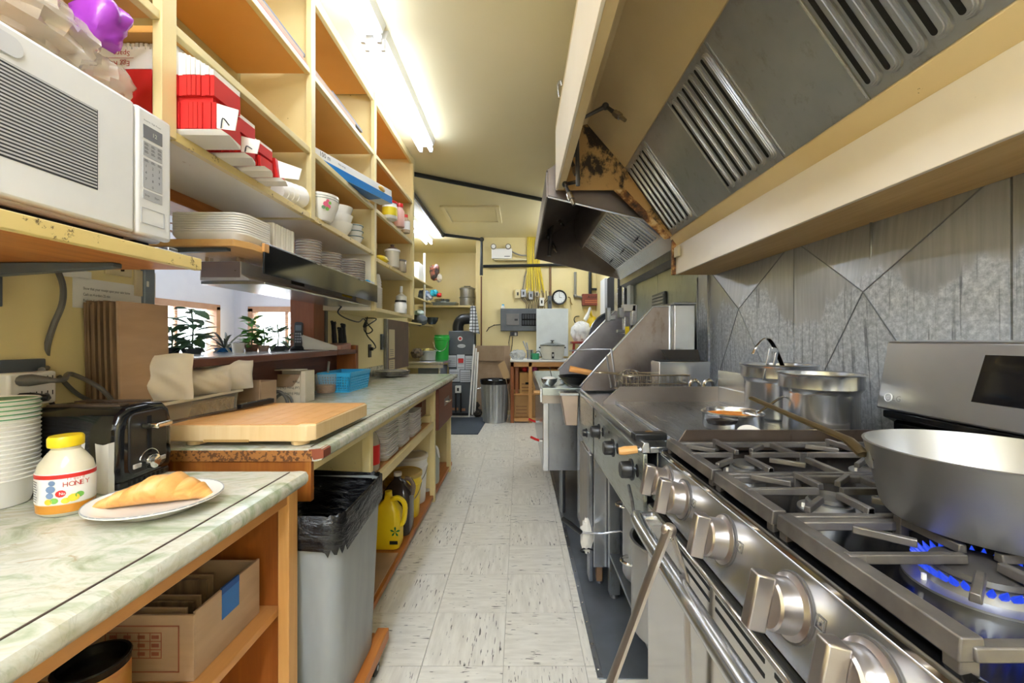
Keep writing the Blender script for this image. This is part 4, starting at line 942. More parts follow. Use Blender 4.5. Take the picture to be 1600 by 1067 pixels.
bag_panel('waxed_bag', 'middle slumped cream bag on the noodle tub', (-1.20, 1.60, ZF + .125), .17, .10, .04, .9, 2)
t = bag_panel('waxed_bag', 'bag flopping over the far end of the noodle tub', (-1.19, 1.70, ZF + .127), .20, .12, .035, 1.0, 3)
# butcher block
t = thing('cutting_board', 'thick butcher block cutting board on little feet', 'cutting board', (-.9, 1.56, ZF))
zb0, zb1 = ZF + .012, ZF + .068
MB().prism([(-1.092, 1.30), (-.662, 1.30), (-.642, 1.322), (-.633, 1.735), (-.645, 1.75), (-1.075, 1.75)], 2, zb0 + .003, zb1 - .002).build('block', BUTCHS, t, bevel=.004)
n = 9
for k in range(n):
    xa = -1.088 + k * (.446 / n); xb = -1.088 + (k + 1) * (.446 / n)
    bx('stave', BUTCH, t, xa + .0004, xb - .0004, 1.302 if k < n - 1 else 1.325, 1.747, zb1 - .0021, zb1, .0008)
bx('underside_groove', mat('groove_tan', 'a9854e', rough=.6), t, -.98, -.84, 1.299, 1.31, zb0 + .002, zb0 + .010, 0)
for xx in (-1.03, -.70):
    for yy in (1.34, 1.70): MB().lathe([(0, 0), (.026, 0), (.028, .006), (.028, .0135), (0, .0135)], (xx, yy, ZF + .0005), 18).build('foot', BUTCHS, t)
t = thing('kitchen_knife', 'long kitchen knife lying along the left edge of the cutting board', 'knife', (-1.0, 1.62, zb1))
a = V((-1.10, 1.335, zb1 + .003)); b = V((-1.015, 1.66, zb1 + .004)); c = V((-.93, 1.80, zb1 + .012))
u = (b - a).normalized(); s_ = V((-u.y, u.x, 0))
MB().hexa([a, b + s_ * .0, b + s_ * .045, a + s_ * .02, a + V((0, 0, .002)), b + V((0, 0, .003)), b + s_ * .045 + V((0, 0, .003)), a + s_ * .02 + V((0, 0, .002))]).build('blade', mat('blade_steel', '7a6a62', rough=.25, metal=.9), t)
b2 = a + u * .245
MB().hexa([b2 + s_ * .004 + V((0, 0, -.001)), b2 + u * .15 + s_ * .004, b2 + u * .15 + s_ * .03, b2 + s_ * .03, b2 + s_ * .004 + V((0, 0, .017)), b2 + u * .15 + s_ * .004 + V((0, 0, .02)), b2 + u * .15 + s_ * .03 + V((0, 0, .02)), b2 + s_ * .03 + V((0, 0, .017))]).build('handle', BLACKP, t, bevel=.004)
for k in range(3): MB().lathe([(0, 0), (.004, 0), (.003, .002), (0, .002)], b2 + u * (.03 + .045 * k) + s_ * .016 + V((0, 0, .0185)), 10).build('rivet', CHROME, t)
# printed box, ring, snack tub, basket
t = thing('printed_box', 'torn open printed carton under the hatch ledge', 'box', (-1.24, 2.2, ZF))
OFFW = mat('pale_card', 'd8cbb4', 'e0d4c0', rough=.7)
y0 = 2.20
bx('left_wall', OFFW, t, -1.315, -1.308, y0, y0 + .1, ZF, ZF + .15); bx('right_wall', OFFW, t, -1.15, -1.125, y0, y0 + .1, ZF, ZF + .165); bx('back_wall', OFFW, t, -1.308, -1.15, y0 + .093, y0 + .1, ZF, ZF + .165)
MB().prism([(-1.306, ZF), (-1.151, ZF), (-1.151, ZF + .15), (-1.165, ZF + .12), (-1.19, ZF + .085), (-1.24, ZF + .078), (-1.306, ZF + .085)], 1, y0, y0 + .006).build('torn_front', OFFW, t)
bx('inside_card', CARD, t, -1.306, -1.152, y0 + .05, y0 + .06, ZF, ZF + .145)
bx('top_flap', OFFW, t, -1.30, -1.16, y0 + .02, y0 + .095, ZF + .166, ZF + .172)
for i, s_ in enumerate(('Maple', 'Leaf Prime Chicken', 'Fillet from the chicken')): text('box_print', s_, .021, (-1.155, y0 - .0005, ZF + .045 + .03 * (2 - i) + .01), (-1, 0, 0), (0, 0, -1), INK, t, align='LEFT', sx=.72)
t = thing('brown_box', 'plain brown carton standing behind the noodle tub', 'box', (-1.25, 1.95, ZF)); bx('carton', CARD, t, -1.31, -1.16, 1.88, 2.0, ZF, ZF + .14); bx('flap', CARD, t, -1.31, -1.16, 1.872, 1.878, ZF + .06, ZF + .15)
t = thing('cable_ring', 'grey coiled strap standing in front of the torn carton', 'strap', (-1.2, 2.06, ZF)); MB().tube(arc((-1.20, 2.07, ZF + .0), .05, 0, PI, 16, (.95, .3, 0), (0, 0, 1.5)), .008, 8).build('strap', GCORD, t); MB().tube(arc((-1.185, 2.10, ZF + .0), .042, 0, PI, 16, (.95, .3, 0), (0, 0, 1.4)), .007, 8).build('strap', GCORD, t)
t = thing('snack_tub', 'clear deli tub of brown crisps beside the blue basket', 'tub', (-1.22, 2.60, ZF))
MB().lathe([(0, .002), (.052, .002), (.058, .05), (0, .052)], (-1.21, 2.62, ZF), 24).build('crisps', mat('crisps', 'b07a3c', '8a5a28', rough=.6, scale=60, bump=.8), t)
MB().lathe([(.053, 0), (.066, .115), (.068, .118), (.064, .118), (.05, .004)], (-1.21, 2.62, ZF), 24).build('tub_wall', m_glass('deli_plastic', 'dfe3e4', .15, 1.3, .22), t)
t = thing('spoon', 'pale spoon handle sticking up behind the snack tub', 'spoon', (-1.2, 2.66, ZF)); MB().tube([(-1.245, 2.70, ZF + .0), (-1.225, 2.69, ZF + .19)], [.004, .008], 8).build('spoon_handle', mat('pale_metal', 'b9b6a8', rough=.3, metal=.6), t); MB().ball((-1.245, 2.70, ZF + .008), .018, .012, .008).build('spoon_bowl', MATS['pale_metal'], t)
# blue basket
t = thing('plastic_basket', 'bright blue perforated plastic basket on the counter', 'basket', (-1.16, 2.8, ZF))
bx0, bx1, by0, by1, bz0, bz1 = -1.25, -1.075, 2.64, 2.95, ZF + .001, ZF + .115
tp = .014
def bp(x, y, k): return V((x + (tp * k if x > -1.16 else -tp * k), y + (tp * k if y > 2.8 else -tp * k), bz0 + (bz1 - bz0) * k))
MB().hexa([bp(bx0, by0, 0), bp(bx1, by0, 0), bp(bx1, by1, 0), bp(bx0, by1, 0)] + [p + V((0, 0, .004)) for p in (bp(bx0, by0, 0), bp(bx1, by0, 0), bp(bx1, by1, 0), bp(bx0, by1, 0))]).build('basket_floor', BLUEP, t)
def lattice(A, Bq, nu, nv):
    mb = MB()
    def P(u, k): a, b = bp(A[0], A[1], k), bp(Bq[0], Bq[1], k); return a + (b - a) * u
    for i in range(nu + 1): mb.tube([P(i / nu, 0), P(i / nu, 1)], .0036 if i not in (0, nu) else .006, 4)
    for j, k in enumerate([0, .12, .27, .42, .57, .72, .9, 1.0]): mb.tube([P(0, k), P(1, k)], (.0042 if k not in (0, .9, 1.0) else .008), 4)
    return mb.build('basket_side', BLUEP, t)
for A, Bq, nu in (((bx0, by0), (bx1, by0), 12), ((bx1, by0), (bx1, by1), 20), ((bx1, by1), (bx0, by1), 12), ((bx0, by1), (bx0, by0), 20)): lattice(A, Bq, nu, 6)
mb = MB().tube([bp(bx0, by0, 1.02), bp(bx1, by0, 1.02), bp(bx1, by1, 1.02), bp(bx0, by1, 1.02)], .007, 6, closed=True); mb.build('basket_rim', BLUEP, t)
# plates at the counter end
for k in range(4):
    o = MB().lathe([(0, 0), (.09, 0), (.1, .004), (.155, .016), (.155, .0195), (.1, .008), (0, .006)], (-1.15 + .004 * k, 3.75, ZF + .001 + k * .0115), 36).build('oval_plate', mat('pewter_plate', '9b968c', 'b5b0a5', rough=.25, metal=.4)); tag(o, ORD[k] + ' grey plate in the low pile at the far end of the long counter', 'plate', 'grey plates on the long counter')
# knife block on the ledge
kb = thing('knife_block', 'pinkish knife block with black handled knives on the ledge end', 'knife block', (-1.24, 2.9, LZ))
MB().hexa([(-1.31, 2.80, LZ + .001), (-1.19, 2.80, LZ + .001), (-1.19, 2.96, LZ + .001), (-1.31, 2.96, LZ + .001), (-1.31, 2.80, LZ + .035), (-1.19, 2.80, LZ + .03), (-1.19, 2.96, LZ + .045), (-1.31, 2.96, LZ + .05)]).build('block', mat('pink_wood', 'b98474', 'c89686', rough=.5), kb, bevel=.004)
for (px, top, d) in ((521, 504, 2.86), (536, 508, 2.92), (531, 514, 2.9)):
    a = at(px + 2, 538, d); b = at(px, top, d)
    kk = thing('knife', {521: 'nearest black handled knife standing in the knife block', 536: 'farthest black handled knife standing in the knife block', 531: 'short middle knife standing in the knife block'}[px], 'knife', (a.x, a.y, LZ + .04))
    MB().tube(smoothpts([V((a.x, a.y, LZ + .046)), a * .6 + b * .4, b * .8 + a * .2, b, b + V((-.008, 0, -.006))], 3), [.017] * 4 + [.015] * 4 + [.018] * 4 + [.013], 8).build('handle', BLACKP, kk)
# phone on the ledge
ph = thing('cordless_phone', 'dark grey cordless phone standing in its cradle on the ledge', 'phone', (-1.38, 2.60, LZ + .002))
a = at(466, 548, 2.62); x, y = a.x, a.y
MB().lathe([(0, 0), (.045, 0), (.048, .012), (.03, .028), (0, .03)], (x, y, LZ + .002), 20).build('cradle', BLACKP, ph)
T = M4.Translation((x, y, LZ + .02)) @ M4.Rotation(.25, 4, 'Z') @ M4.Rotation(-.12, 4, 'X')
hs = MB().prism(rrect(-.024, .024, 0, .16, .012), 1, -.012, .012, T=T).build('handset', mat('phone_grey', '3c3f44', rough=.35), ph, bevel=.004)
MB().box(-.017, .017, -.0128, -.0122, .105, .14, T=T).build('screen', mat('phone_screen', '7d8890', rough=.2), hs)
for i in range(4):
    for j in range(3): MB().box(-.017 + .0125 * j, -.008 + .0125 * j, -.0135, -.0122, .03 + .017 * i, .04 + .017 * i, T=T).build('key', mat('key_white', 'b8bbc0', rough=.4), hs)
# order slips leaning on the ledge
os_ = thing('order_slips', 'stack of printed order slips slanting on the ledge before the post', 'papers', (-1.3, 2.72, LZ))
for k in range(4):
    a, b, c, d_ = at(470 + k, 522 + 2 * k, 2.62 - .012 * k), at(527 - k, 541, 2.80 - .012 * k), at(527 - k, 547, 2.80 - .012 * k), at(473 + k, 546, 2.62 - .012 * k)
    MB().hexa([a, b, c, d_] + [q + V((-.004, .006, 0)) for q in (a, b, c, d_)]).build('slip', PAPER, os_, smooth=0)
# plants on the ledge
def leaf_mesh(l_, w_, bend):
    mb = MB(); vs = []; n = 5
    for i in range(n + 1):
        t_ = i / n; ww = w_ * math.sin(PI * min(.97, t_ * .9 + .08)) ** .8; z = -bend * t_ * t_ * l_; vs += [(t_ * l_, -ww / 2, z), (t_ * l_, 0, z - ww * .12), (t_ * l_, ww / 2, z)]
    fs = []
    for i in range(n): k = 3 * i; fs += [(k, k + 1, k + 4, k + 3), (k + 1, k + 2, k + 5, k + 4)]
    return mb.add(vs, fs)
def plant(label, px, py, X, potr, poth, potm, nl, l_, w_, m_, spread, hgt, seed, stem=False):
    p = gx(px, py, X); rnd = random.Random(seed); z = LZ + .002
    t = thing('potted_plant', label, 'plant', (p.x, p.y, z))
    MB().lathe([(0, 0), (potr * .75, 0), (potr, poth), (potr * .9, poth), (potr * .85, poth * .85), (0, poth * .85)], (0, 0, 0), 18).build('pot', potm, t, local=True)
    lm = None
    for k in range(nl):
        a = 2 * PI * k / nl * 1.618 * 3; zz = poth + (rnd.uniform(0, hgt) if stem else 0)
        if lm is None: o = lm = leaf_mesh(l_, w_, .6 if not stem else .35).build('leaf', m_, t, local=True, smooth=60)
        else: o = lm.copy(); COL.objects.link(o)
        o.parent = t; o.location = (.012 * math.cos(a) * (1 if stem else .3), .012 * math.sin(a), zz)
        o.rotation_euler = (rnd.uniform(-.3, .3), -rnd.uniform(.15, 1.0) if not stem else -rnd.uniform(-.2, .8), a + rnd.uniform(-.4, .4)); s_ = rnd.uniform(.75, 1.15); o.scale = (s_, s_, s_)
    if stem: MB().tube([(0, 0, poth * .8), (.004, .002, poth + hgt * .5), (-.003, 0, poth + hgt)], .0035, 6).build('stem', LEAFD, t, local=True)
    return t
TERRA = mat('terracotta', '9a6a58', rough=.6)
plant('dark broad leaved plant half hidden by the leaning carton', 268, 552, -1.62, .035, .03, BLACKP, 16, .12, .04, LEAFD, 0, .10, 1, True)
plant('bushy dark leaved plant in a grey tray by the window', 300, 552, -1.56, .045, .025, DKGREY, 30, .085, .045, LEAFD, 0, .19, 2, True)
plant('spiky purple grey plant in a blue bowl', 352, 552, -1.64, .055, .022, mat('blue_bowl', '2b6cb0', rough=.2), 44, .19, .012, LEAFP, 0, 0, 3)
plant('bright green leafy plant in a brown pot', 393, 552, -1.56, .038, .04, TERRA, 52, .06, .036, LEAF, 0, .15, 4, True)
plant('small green plant in a pale pot between brown pot and phone', 412, 551, -1.50, .032, .035, mat('pale_pot', 'b89c94', rough=.5), 24, .07, .028, LEAF, 0, .10, 5, True)
plant('thin stemmed dark plant next to the phone', 434, 550, -1.46, .05, .03, DKGREY, 18, .08, .032, LEAFD, 0, .13, 6, True)
plant('low green plant behind the phone cradle', 450, 550, -1.50, .03, .03, DKGREY, 10, .07, .025, LEAF, 0, .06, 7, True)
o = MB().lathe([(0, 0), (.025, 0), (.03, .05), (.027, .05), (.022, .005), (0, .005)], (gx(372, 550, -1.46).x, gx(372, 550, -1.46).y, LZ + .002), 18).build('small_mug', WHITEC); tag(o, 'white mug between the blue bowl and the brown pot', 'mug')
# cord and outlet on the wall past the ledge
t = thing('wall_outlet', 'dark wall outlet with a plugged in cord over the far counter', 'outlet', (WL, 3.55, 1.13)); yy = gx(577, 545, WL).y
bx('plate', BLACKP, t, WL, WL + .008, yy - .03, yy + .035, H - .16, H - .045, .002); bx('plug', BLACKP, t, WL + .008, WL + .035, yy - .014, yy + .014, H - .10, H - .07, .004)
t = thing('lamp_cord', 'black lamp cord tied in a loop below the shelf unit', 'cord', (WL + .03, 3.3, 1.2))
MB().tube(smoothpts([at(537, 470, 2.74), at(534, 478, 2.75), at(528, 488, 2.78), at(540, 497, 2.9), at(560, 503, 3.1), at(568, 498, 3.35), at(576, 508, 3.40), at(582, 516, 3.42), at(575, 521, 3.42), at(569, 515, 3.42), at(572, 503, 3.42), at(574, 496, 3.42), at(572, 520, 3.45), at(584, 536, 3.5), at(587, 543, 3.55), (WL + .034, yy, H - .085)]), .005, 6).build('cord', BLACKP, t)
MB().tube(smoothpts([at(570, 497, 3.40), at(588, 498, 3.43), at(578, 506, 3.42), at(568, 511, 3.42), at(572, 500, 3.41)]), .005, 6).build('cord_knot', BLACKP, t)
# notice panels past the shelf end
t = thing('notice_board', 'dark framed notice board on the left wall past the shelf', 'panel', (WL, 4.4, .9)); y0, y1 = gx(602, 500, WL).y, gx(636, 500, WL).y
bx('board', mat('dark_brown_board', '4a352c', '5a4236', rough=.4), t, WL, WL + .02, y0, min(y1, 4.94), .9, H + .20, .003)
for q in ((y0 + .05, y0 + .24, H - .19, H + .10), (y0 + .05, y0 + .24, H - .31, H - .21)): bx('notice', mat('tan_notice', 'b9ab88', rough=.6), t, WL + .0205, WL + .022, *q, 0); lines('print', [(.02, .02 + .02 * k, .13, .006) for k in range(4)], (WL + .022, q[0], q[2]), (0, 1, 0), (0, 0, 1), GREYINK, t)
bx('frame_post', STEELDK, t, WL + .0, WL + .03, y0 - .05, y0 - .005, .9, H + .20)
t = thing('thermostat', 'small dark thermostat between the outlet and the notice panel', 'thermostat', (WL, 3.95, H)); bx('case', DKGREY, t, WL, WL + .02, gx(594, 515, WL).y, gx(597, 515, WL).y, H - .10, H + .05, .003); bx('face', BLACKP, t, WL + .0205, WL + .023, gx(594, 515, WL).y + .01, gx(597, 515, WL).y - .01, H - .08, H + .03, 0)

# ================================================================ UNDER THE COUNTERS
# box with cards and can in the near cabinet
t = thing('open_carton', 'open brown carton of cards with blue tape under the near counter', 'box', (-.88, 1.0, .482))
x0, x1, y0, y1, z0, z1 = -1.08, -.70, .90, 1.128, .483, .625
bx('near_wall', CARD, t, x0, x1, y0, y0 + .006, z0, z1, .001); bx('side_wall', CARD, t, x1 - .006, x1, y0 + .006, y1, z0, z1 + .004, .001); bx('far_wall', CARD, t, x0, x1 - .006, y1 - .006, y1, z0, z1, .001); bx('left_wall', CARD, t, x0, x0 + .006, y0 + .006, y1 - .006, z0, z1, .001); bx('carton_floor', CARD, t, x0 + .006, x1 - .006, y0 + .006, y1 - .006, z0, z0 + .006, 0)
bx('blue_tape', mat('painters_tape', '2f6fb8', rough=.5), t, x1, x1 + .001, .985, 1.045, z0 + .075, z1 + .006, 0); bx('tape_fold', mat('tape_dark', '1d4f94', rough=.5), t, x1 - .004, x1 + .0014, .985, 1.045, z1 - .008, z1 + .007, 0)
for k in range(5): bx('card', CARDDK if k % 2 else CARD, t, x0 + .05, x1 - .04 - .012 * k, y0 + .03 + .036 * k, y0 + .036 + .036 * k, z0 + .006, z1 - .004 - .008 * (k % 3), .001)
RP = mat('red_stamp', '9c5a44', rough=.6)
lines('stamp_frame', [(.15, .02, .2, .003), (.15, .118, .2, .003), (.347, .02, .003, .1)], (x0, y0, z0), (1, 0, 0), (0, 0, 1), RP, t)
lines('stamp_grid', [(.19, .05 + .018 * k, .12, .002) for k in range(4)] + [(.19 + .024 * k, .05, .002, .056) for k in range(6)] + [(.2 + .03 * i, .056 + .018 * k, .016, .008) for i in range(4) for k in range(3)], (x0, y0, z0), (1, 0, 0), (0, 0, 1), RP, t)
c = V((-.815, .80, .483)); t = thing('food_can', 'open black topped can with yellow printed label beside the carton', 'can', c)
MB().lathe([(0, 0), (.054, 0), (.055, .004), (.055, .118), (.057, .121), (.055, .124), (.05, .124), (.05, .105), (0, .104)], c, 32).build('can_body', mat('can_black', '1c1a18', rough=.25, metal=.4), t)
MB().lathe([(.0556, .01), (.0556, .108)], c, 32, a0=-2.2, a1=.6).build('can_label', mat('can_gold', 'c9a03a', 'a33a28', rough=.35, scale=9), t)
for k, (dz, w__) in enumerate(((.09, .03), (.075, .022), (.06, .03), (.045, .026))): lines('can_stroke', [(-w__ / 2, dz, w__, .006), (-.004 + .006 * (k % 2), dz - .01, .006, .018)], c + V((.0556 * math.cos(-.95), .0556 * math.sin(-.95), 0)), (math.sin(.95), math.cos(.95), 0), (0, 0, 1), mat('yellow_ink', 'ecd23c', rough=.4), t, .001)
MB().lathe([(0, 0), (.035, 0), (.035, .10), (.03, .105), (0, .105)], V((-.85, .72, .483)), 20)
# grey bin with liner on a wooden dolly
t = thing('waste_bin', 'tall grey rectangular waste bin with black liner', 'bin', (-.70, 1.4, .10))
xr, xl, yn, yf, zt, z0 = -.52, -.86, 1.20, 1.60, .70, .10
BING = mat('bin_grey', '787c7c', '949797', rough=.4, scale=3, stretch=(2, 2, .5), bump=.08)
lo = rrect(xl + .03, xr - .02, yn + .03, yf - .03, .05); hi = rrect(xl, xr, yn, yf, .05); n = len(lo)
vs = [(p[0], p[1], z0) for p in lo] + [(p[0], p[1], zt) for p in hi] + [(p[0], p[1], zt) for p in rrect(xl + .006, xr - .006, yn + .006, yf - .006, .046)] + [(p[0], p[1], z0 + .01) for p in rrect(xl + .036, xr - .026, yn + .036, yf - .036, .046)]
MB().add(vs, [tuple(range(n))[::-1]] + [(i + r * n, (i + 1) % n + r * n, (i + 1) % n + (r + 1) * n, i + (r + 1) * n) for r in range(3) for i in range(n)] + [tuple(range(3 * n, 4 * n))]).build('bin_body', BING, t, smooth=50)
LIN = NT('bin_liner'); LIN.set('0b0b0d', .22); LIN.bump(LIN.noise(LIN.coord((3, 3, 9)), 5, 5, .6, 1), .5, .02); LINM = LIN.m
rim = rrect(xl - .006, xr + .006, yn - .006, yf + .006, .05, 10); N = len(rim); vs = []; rnd = random.Random(5)
rows = [(1.012, -.075), (1.018, -.05), (1.015, -.02), (1.012, .012), (.985, .016), (.90, -.03), (.84, -.2), (.72, -.42), (.3, -.46)]
cxx, cyy = (xl + xr) / 2, (yn + yf) / 2
for r_, (s_, dz) in enumerate(rows):
    for i, p in enumerate(rim):
        a = math.atan2(p[1] - cyy, p[0] - cxx); wv = (.006 * math.sin(i * 1.9 + r_) + .010 * math.sin(a * 5)) * (1 if r_ < 3 else .6)
        dzz = dz + (.02 * math.sin(a * 3 + 1) + .012 * math.sin(i * 2.3)) * (1 if r_ < 2 else .25)
        vs.append((cxx + (p[0] - cxx) * s_ + wv * .3 * math.cos(a), cyy + (p[1] - cyy) * s_ + wv * .3 * math.sin(a), zt + dzz))
MB().add(vs, [(r * N + i, r * N + (i + 1) % N, (r + 1) * N + (i + 1) % N, (r + 1) * N + i) for r in range(len(rows) - 1) for i in range(N)] + [tuple((len(rows) - 1) * N + i for i in range(N))]).build('bin_liner', LINM, t, smooth=60)
t = thing('bin_dolly', 'wooden dolly on black casters under the grey bin', 'dolly', (-.7, 1.4, 0))
bx('side_rail', OAKY, t, -.552, -.508, 1.15, 1.63, .055, .098, .003); bx('side_rail', OAKY, t, -.88, -.84, 1.19, 1.62, .055, .098, .003); bx('deck', OAKY, t, -.84, -.552, 1.2, 1.6, .075, .098, .002)
for xx, yy in ((-.525, 1.52), (-.84, 1.52), (-.525, 1.24), (-.84, 1.24)):
    wh = MB().lathe([(0, -.01), (.02, -.01), (.026, -.006), (.026, .006), (.02, .01), (0, .01)], (xx, yy, .0265), 20, T=M4.Rotation(PI / 2, 3, 'Y')).build('caster', RUBBER, t)
    MB().lathe([(0, 0), (.009, 0), (0, .003)], (xx + .011, yy, .0265), 10, T=M4.Rotation(PI / 2, 3, 'Y')).build('hub', STEEL, wh)
    bx('fork', STEELDK, t, xx - .014, xx + .014, yy - .012, yy + .012, .046, .056)
# jug, trays, buckets
zS = .602
t = thing('sauce_bottle', 'clear bottle with red cap on the under counter shelf', 'bottle', (-.72, 1.92, zS))
p = at(588, 700, 1.98); MB().lathe([(0, 0), (.04, 0), (.045, .01), (.045, .13), (.03, .17), (.018, .185), (.018, .195), (0, .195)], (p.x - .03, 1.98, zS), 20).build('body', m_glass('bottle_plastic', 'cfc9bb', .1, 1.3, .6), t); MB().lathe([(.0455, .03), (.0455, .12)], (p.x - .03, 1.98, zS), 20).build('label', REDP, t); MB().lathe([(0, 0), (.022, 0), (.022, .03), (0, .03)], (p.x - .03, 1.98, zS + .195), 16).build('cap', REDP, t)
def foil_stack(label, cx, cy, lx, ly, n_, dh):
    t = thing('tray_pile', label, 'tray stack', (cx, cy, zS), 0, 'piles of foam trays under the counter'); first_ = None
    for k in range(n_):
        if first_ is None:
            lo = rrect(-lx * .42, lx * .42, -ly * .42, ly * .42, .02, 3); hi = rrect(-lx / 2, lx / 2, -ly / 2, ly / 2, .025, 3); m = len(lo)
            mb = MB().add([(p[0], p[1], 0) for p in lo] + [(p[0], p[1], dh * 1.5) for p in hi] + [(p[0] * 1.02, p[1] * 1.02, dh * 1.5 + .002) for p in hi] , [tuple(range(m))[::-1]] + [(i + r * m, (i + 1) % m + r * m, (i + 1) % m + (r + 1) * m, i + (r + 1) * m) for r in (0, 1) for i in range(m)] + [tuple(range(2 * m, 3 * m))])
            o = first_ = mb.build('tray', mat('tray_white', 'dcd6d2', 'e4dedb', rough=.5), t, local=True)
        else: o = first_.copy(); COL.objects.link(o); o.parent = t
        o.location = (.002 * math.sin(k * 2.3), .002 * math.cos(k * 1.7), k * dh)
foil_stack('nearest and widest pile of white foam trays under the long counter', -.745, 2.20, .17, .20, 19, .0105)
foil_stack('second pile of white foam trays under the long counter', -.745, 2.45, .17, .16, 21, .0105)
foil_stack('third pile of white foam trays next to the cross rail', -.735, 2.72, .15, .22, 13, .0115)
t = thing('tub_lid', 'small white lid lying on the cross rail under the counter', 'lid', (-.8, 3.05, .6)); MB().lathe([(0, 0), (.04, 0), (.042, .012), (.03, .016), (0, .016)], (-.76, 3.0, .602), 18).build('lid', WHITEP, t)
zB = .052
def bucket(label, x, y, r, h, m_, lidm, name='bucket'):
    t = thing(name, label, 'bucket', (x, y, zB))
    MB().lathe([(0, 0), (r * .86, 0), (r * .88, .01), (r * .97, h * .78), (r * 1.03, h * .78), (r * 1.03, h * .82), (r * .98, h * .83), (r, h), (0, h)], (x, y, zB), 32).build('pail', m_, t)
    MB().lathe([(0, 0), (r * 1.05, 0), (r * 1.05, .022), (r * .98, .026), (r * .94, .016), (0, .014)], (x, y, zB + h - .008), 32).build('lid', lidm, t)
    MB().tube([(x + r * 1.03 * math.cos(a), y + r * 1.03 * math.sin(a), zB + h * .8 - .10 * math.sin((a + 2.2) / 2.2 * PI)) for a in [-2.2 + 2.2 * i / 14 for i in range(15)]], .003, 6).build('bail', STEEL, t); return t
bucket('yellow bucket with tan lid under the long counter', -.775, 2.79, .118, .27, YELP, mat('tan_lid', 'b99a4c', 'a88a40', rough=.45))
bucket('white bucket behind the yellow bucket', -.785, 3.03, .115, .32, WHITEP, mat('white_lid', 'd8cfc0', rough=.4))
t = thing('plastic_jug', 'dark soy sauce jug with white cap and moulded handle', 'jug', (-.745, 2.56, zB))
JUGD = mat('soy_dark', '3a3230', '2c2625', rough=.15); hi = rrect(-.085, .085, -.075, .075, .03)
mb = MB(); n = len(hi); prof = [(1, 0), (1.02, .02), (1.02, .21), (.85, .255), (.45, .30), (.22, .315), (.22, .335)]
mb.add([(-.745 + p[0] * s_ + (.02 if i > 3 else 0) * 0, 2.56 + p[1] * s_, zB + z_) for i, (s_, z_) in enumerate(prof) for p in hi], [tuple(range(n))[::-1]] + [(i + r * n, (i + 1) % n + r * n, (i + 1) % n + (r + 1) * n, i + (r + 1) * n) for r in range(len(prof) - 1) for i in range(n)] + [tuple(range((len(prof) - 1) * n, len(prof) * n))])
mb.build('jug_body', [JUGD], t, smooth=50); MB().lathe([(0, 0), (.024, 0), (.024, .02), (0, .022)], (-.745, 2.56, zB + .335), 18).build('cap', WHITEP, t)
MB().tube(smoothpts([(-.70, 2.56, zB + .318), (-.67, 2.56, zB + .31), (-.648, 2.56, zB + .27), (-.655, 2.56, zB + .22)], 4), .013, 8).build('jug_handle', mat('jug_brown', '6b5a4a', rough=.2), t); bx('jug_label', mat('soy_label', 'b9a698', '5a3030', rough=.5, scale=8), t, -.80, -.70, 2.4825, 2.4835, zB + .05, zB + .17, 0)
t = thing('plastic_jug', 'bright yellow jug with green logo beside the grey bin', 'jug', (-.74, 2.30, zB))
prof = [(.94, 0), (1, .02), (1, .16), (.9, .2), (.55, .245), (.3, .262), (.25, .285)]; hi = rrect(-.075, .075, -.06, .06, .03)
mb = MB().add([(-.745 + p[0] * s_, 2.38 + p[1] * s_, zB + z_) for (s_, z_) in prof for p in hi], [tuple(range(n))[::-1]] + [(i + r * n, (i + 1) % n + r * n, (i + 1) % n + (r + 1) * n, i + (r + 1) * n) for r in range(len(prof) - 1) for i in range(n)] + [tuple(range((len(prof) - 1) * n, len(prof) * n))]); mb.build('jug_body', YELP, t, smooth=50)
MB().tube(smoothpts([(-.725, 2.37, zB + .262), (-.68, 2.36, zB + .272), (-.645, 2.355, zB + .235), (-.652, 2.36, zB + .15), (-.67, 2.36, zB + .12)], 4), .014, 8).build('jug_handle', YELP, t); MB().lathe([(0, 0), (.02, 0), (.02, .02), (0, .02)], (-.745, 2.38, zB + .285), 14).build('cap', YELP, t)
for k in range(5): a = k * 2 * PI / 5 + .3; o_ = V((-.69, 2.3195, zB + .10)); u = V((math.cos(a), 0, math.sin(a))); v_ = V((-math.sin(a), 0, math.cos(a))); MB().add([o_, o_ + u * .02 + v_ * .006, o_ + u * .03, o_ + u * .02 - v_ * .006], [(0, 1, 2, 3)]).build('logo_leaf', mat('logo_green', '1f7a3a', rough=.5), t, smooth=0)
lines('logo_bar', [(0, 0, .045, .02)], (-.72, 2.3195, zB + .03), (1, 0, 0), (0, 0, 1), INK, t, .0006)
t = thing('plastic_jug', 'clear jug of pale liquid past the second counter post', 'jug', (-.72, 3.4, zB)); MB().lathe([(0, 0), (.075, 0), (.08, .02), (.08, .2), (.05, .27), (.025, .3), (.025, .33), (0, .33)], (-.735, 3.42, zB), 20).build('jug_body', m_glass('jug_clear', 'c9cdc6', .15, 1.3, .7), t); MB().tube(smoothpts([(-.71, 3.42, zB + .3), (-.675, 3.42, zB + .28), (-.66, 3.42, zB + .2)], 4), .01).build('jug_handle', WHITEP, t)
bucket('small white pail between the bucket and the clear jug', -.74, 3.26, .075, .28, WHITEP, WHITEP, 'pail')
t = thing('cardboard_piece', 'flat brown cardboard piece on the floor board under the counter', 'cardboard', (-.75, 2.1, zB)); bx('sheet', CARD, t, -.9, -.66, 1.83, 2.28, zB, zB + .006)
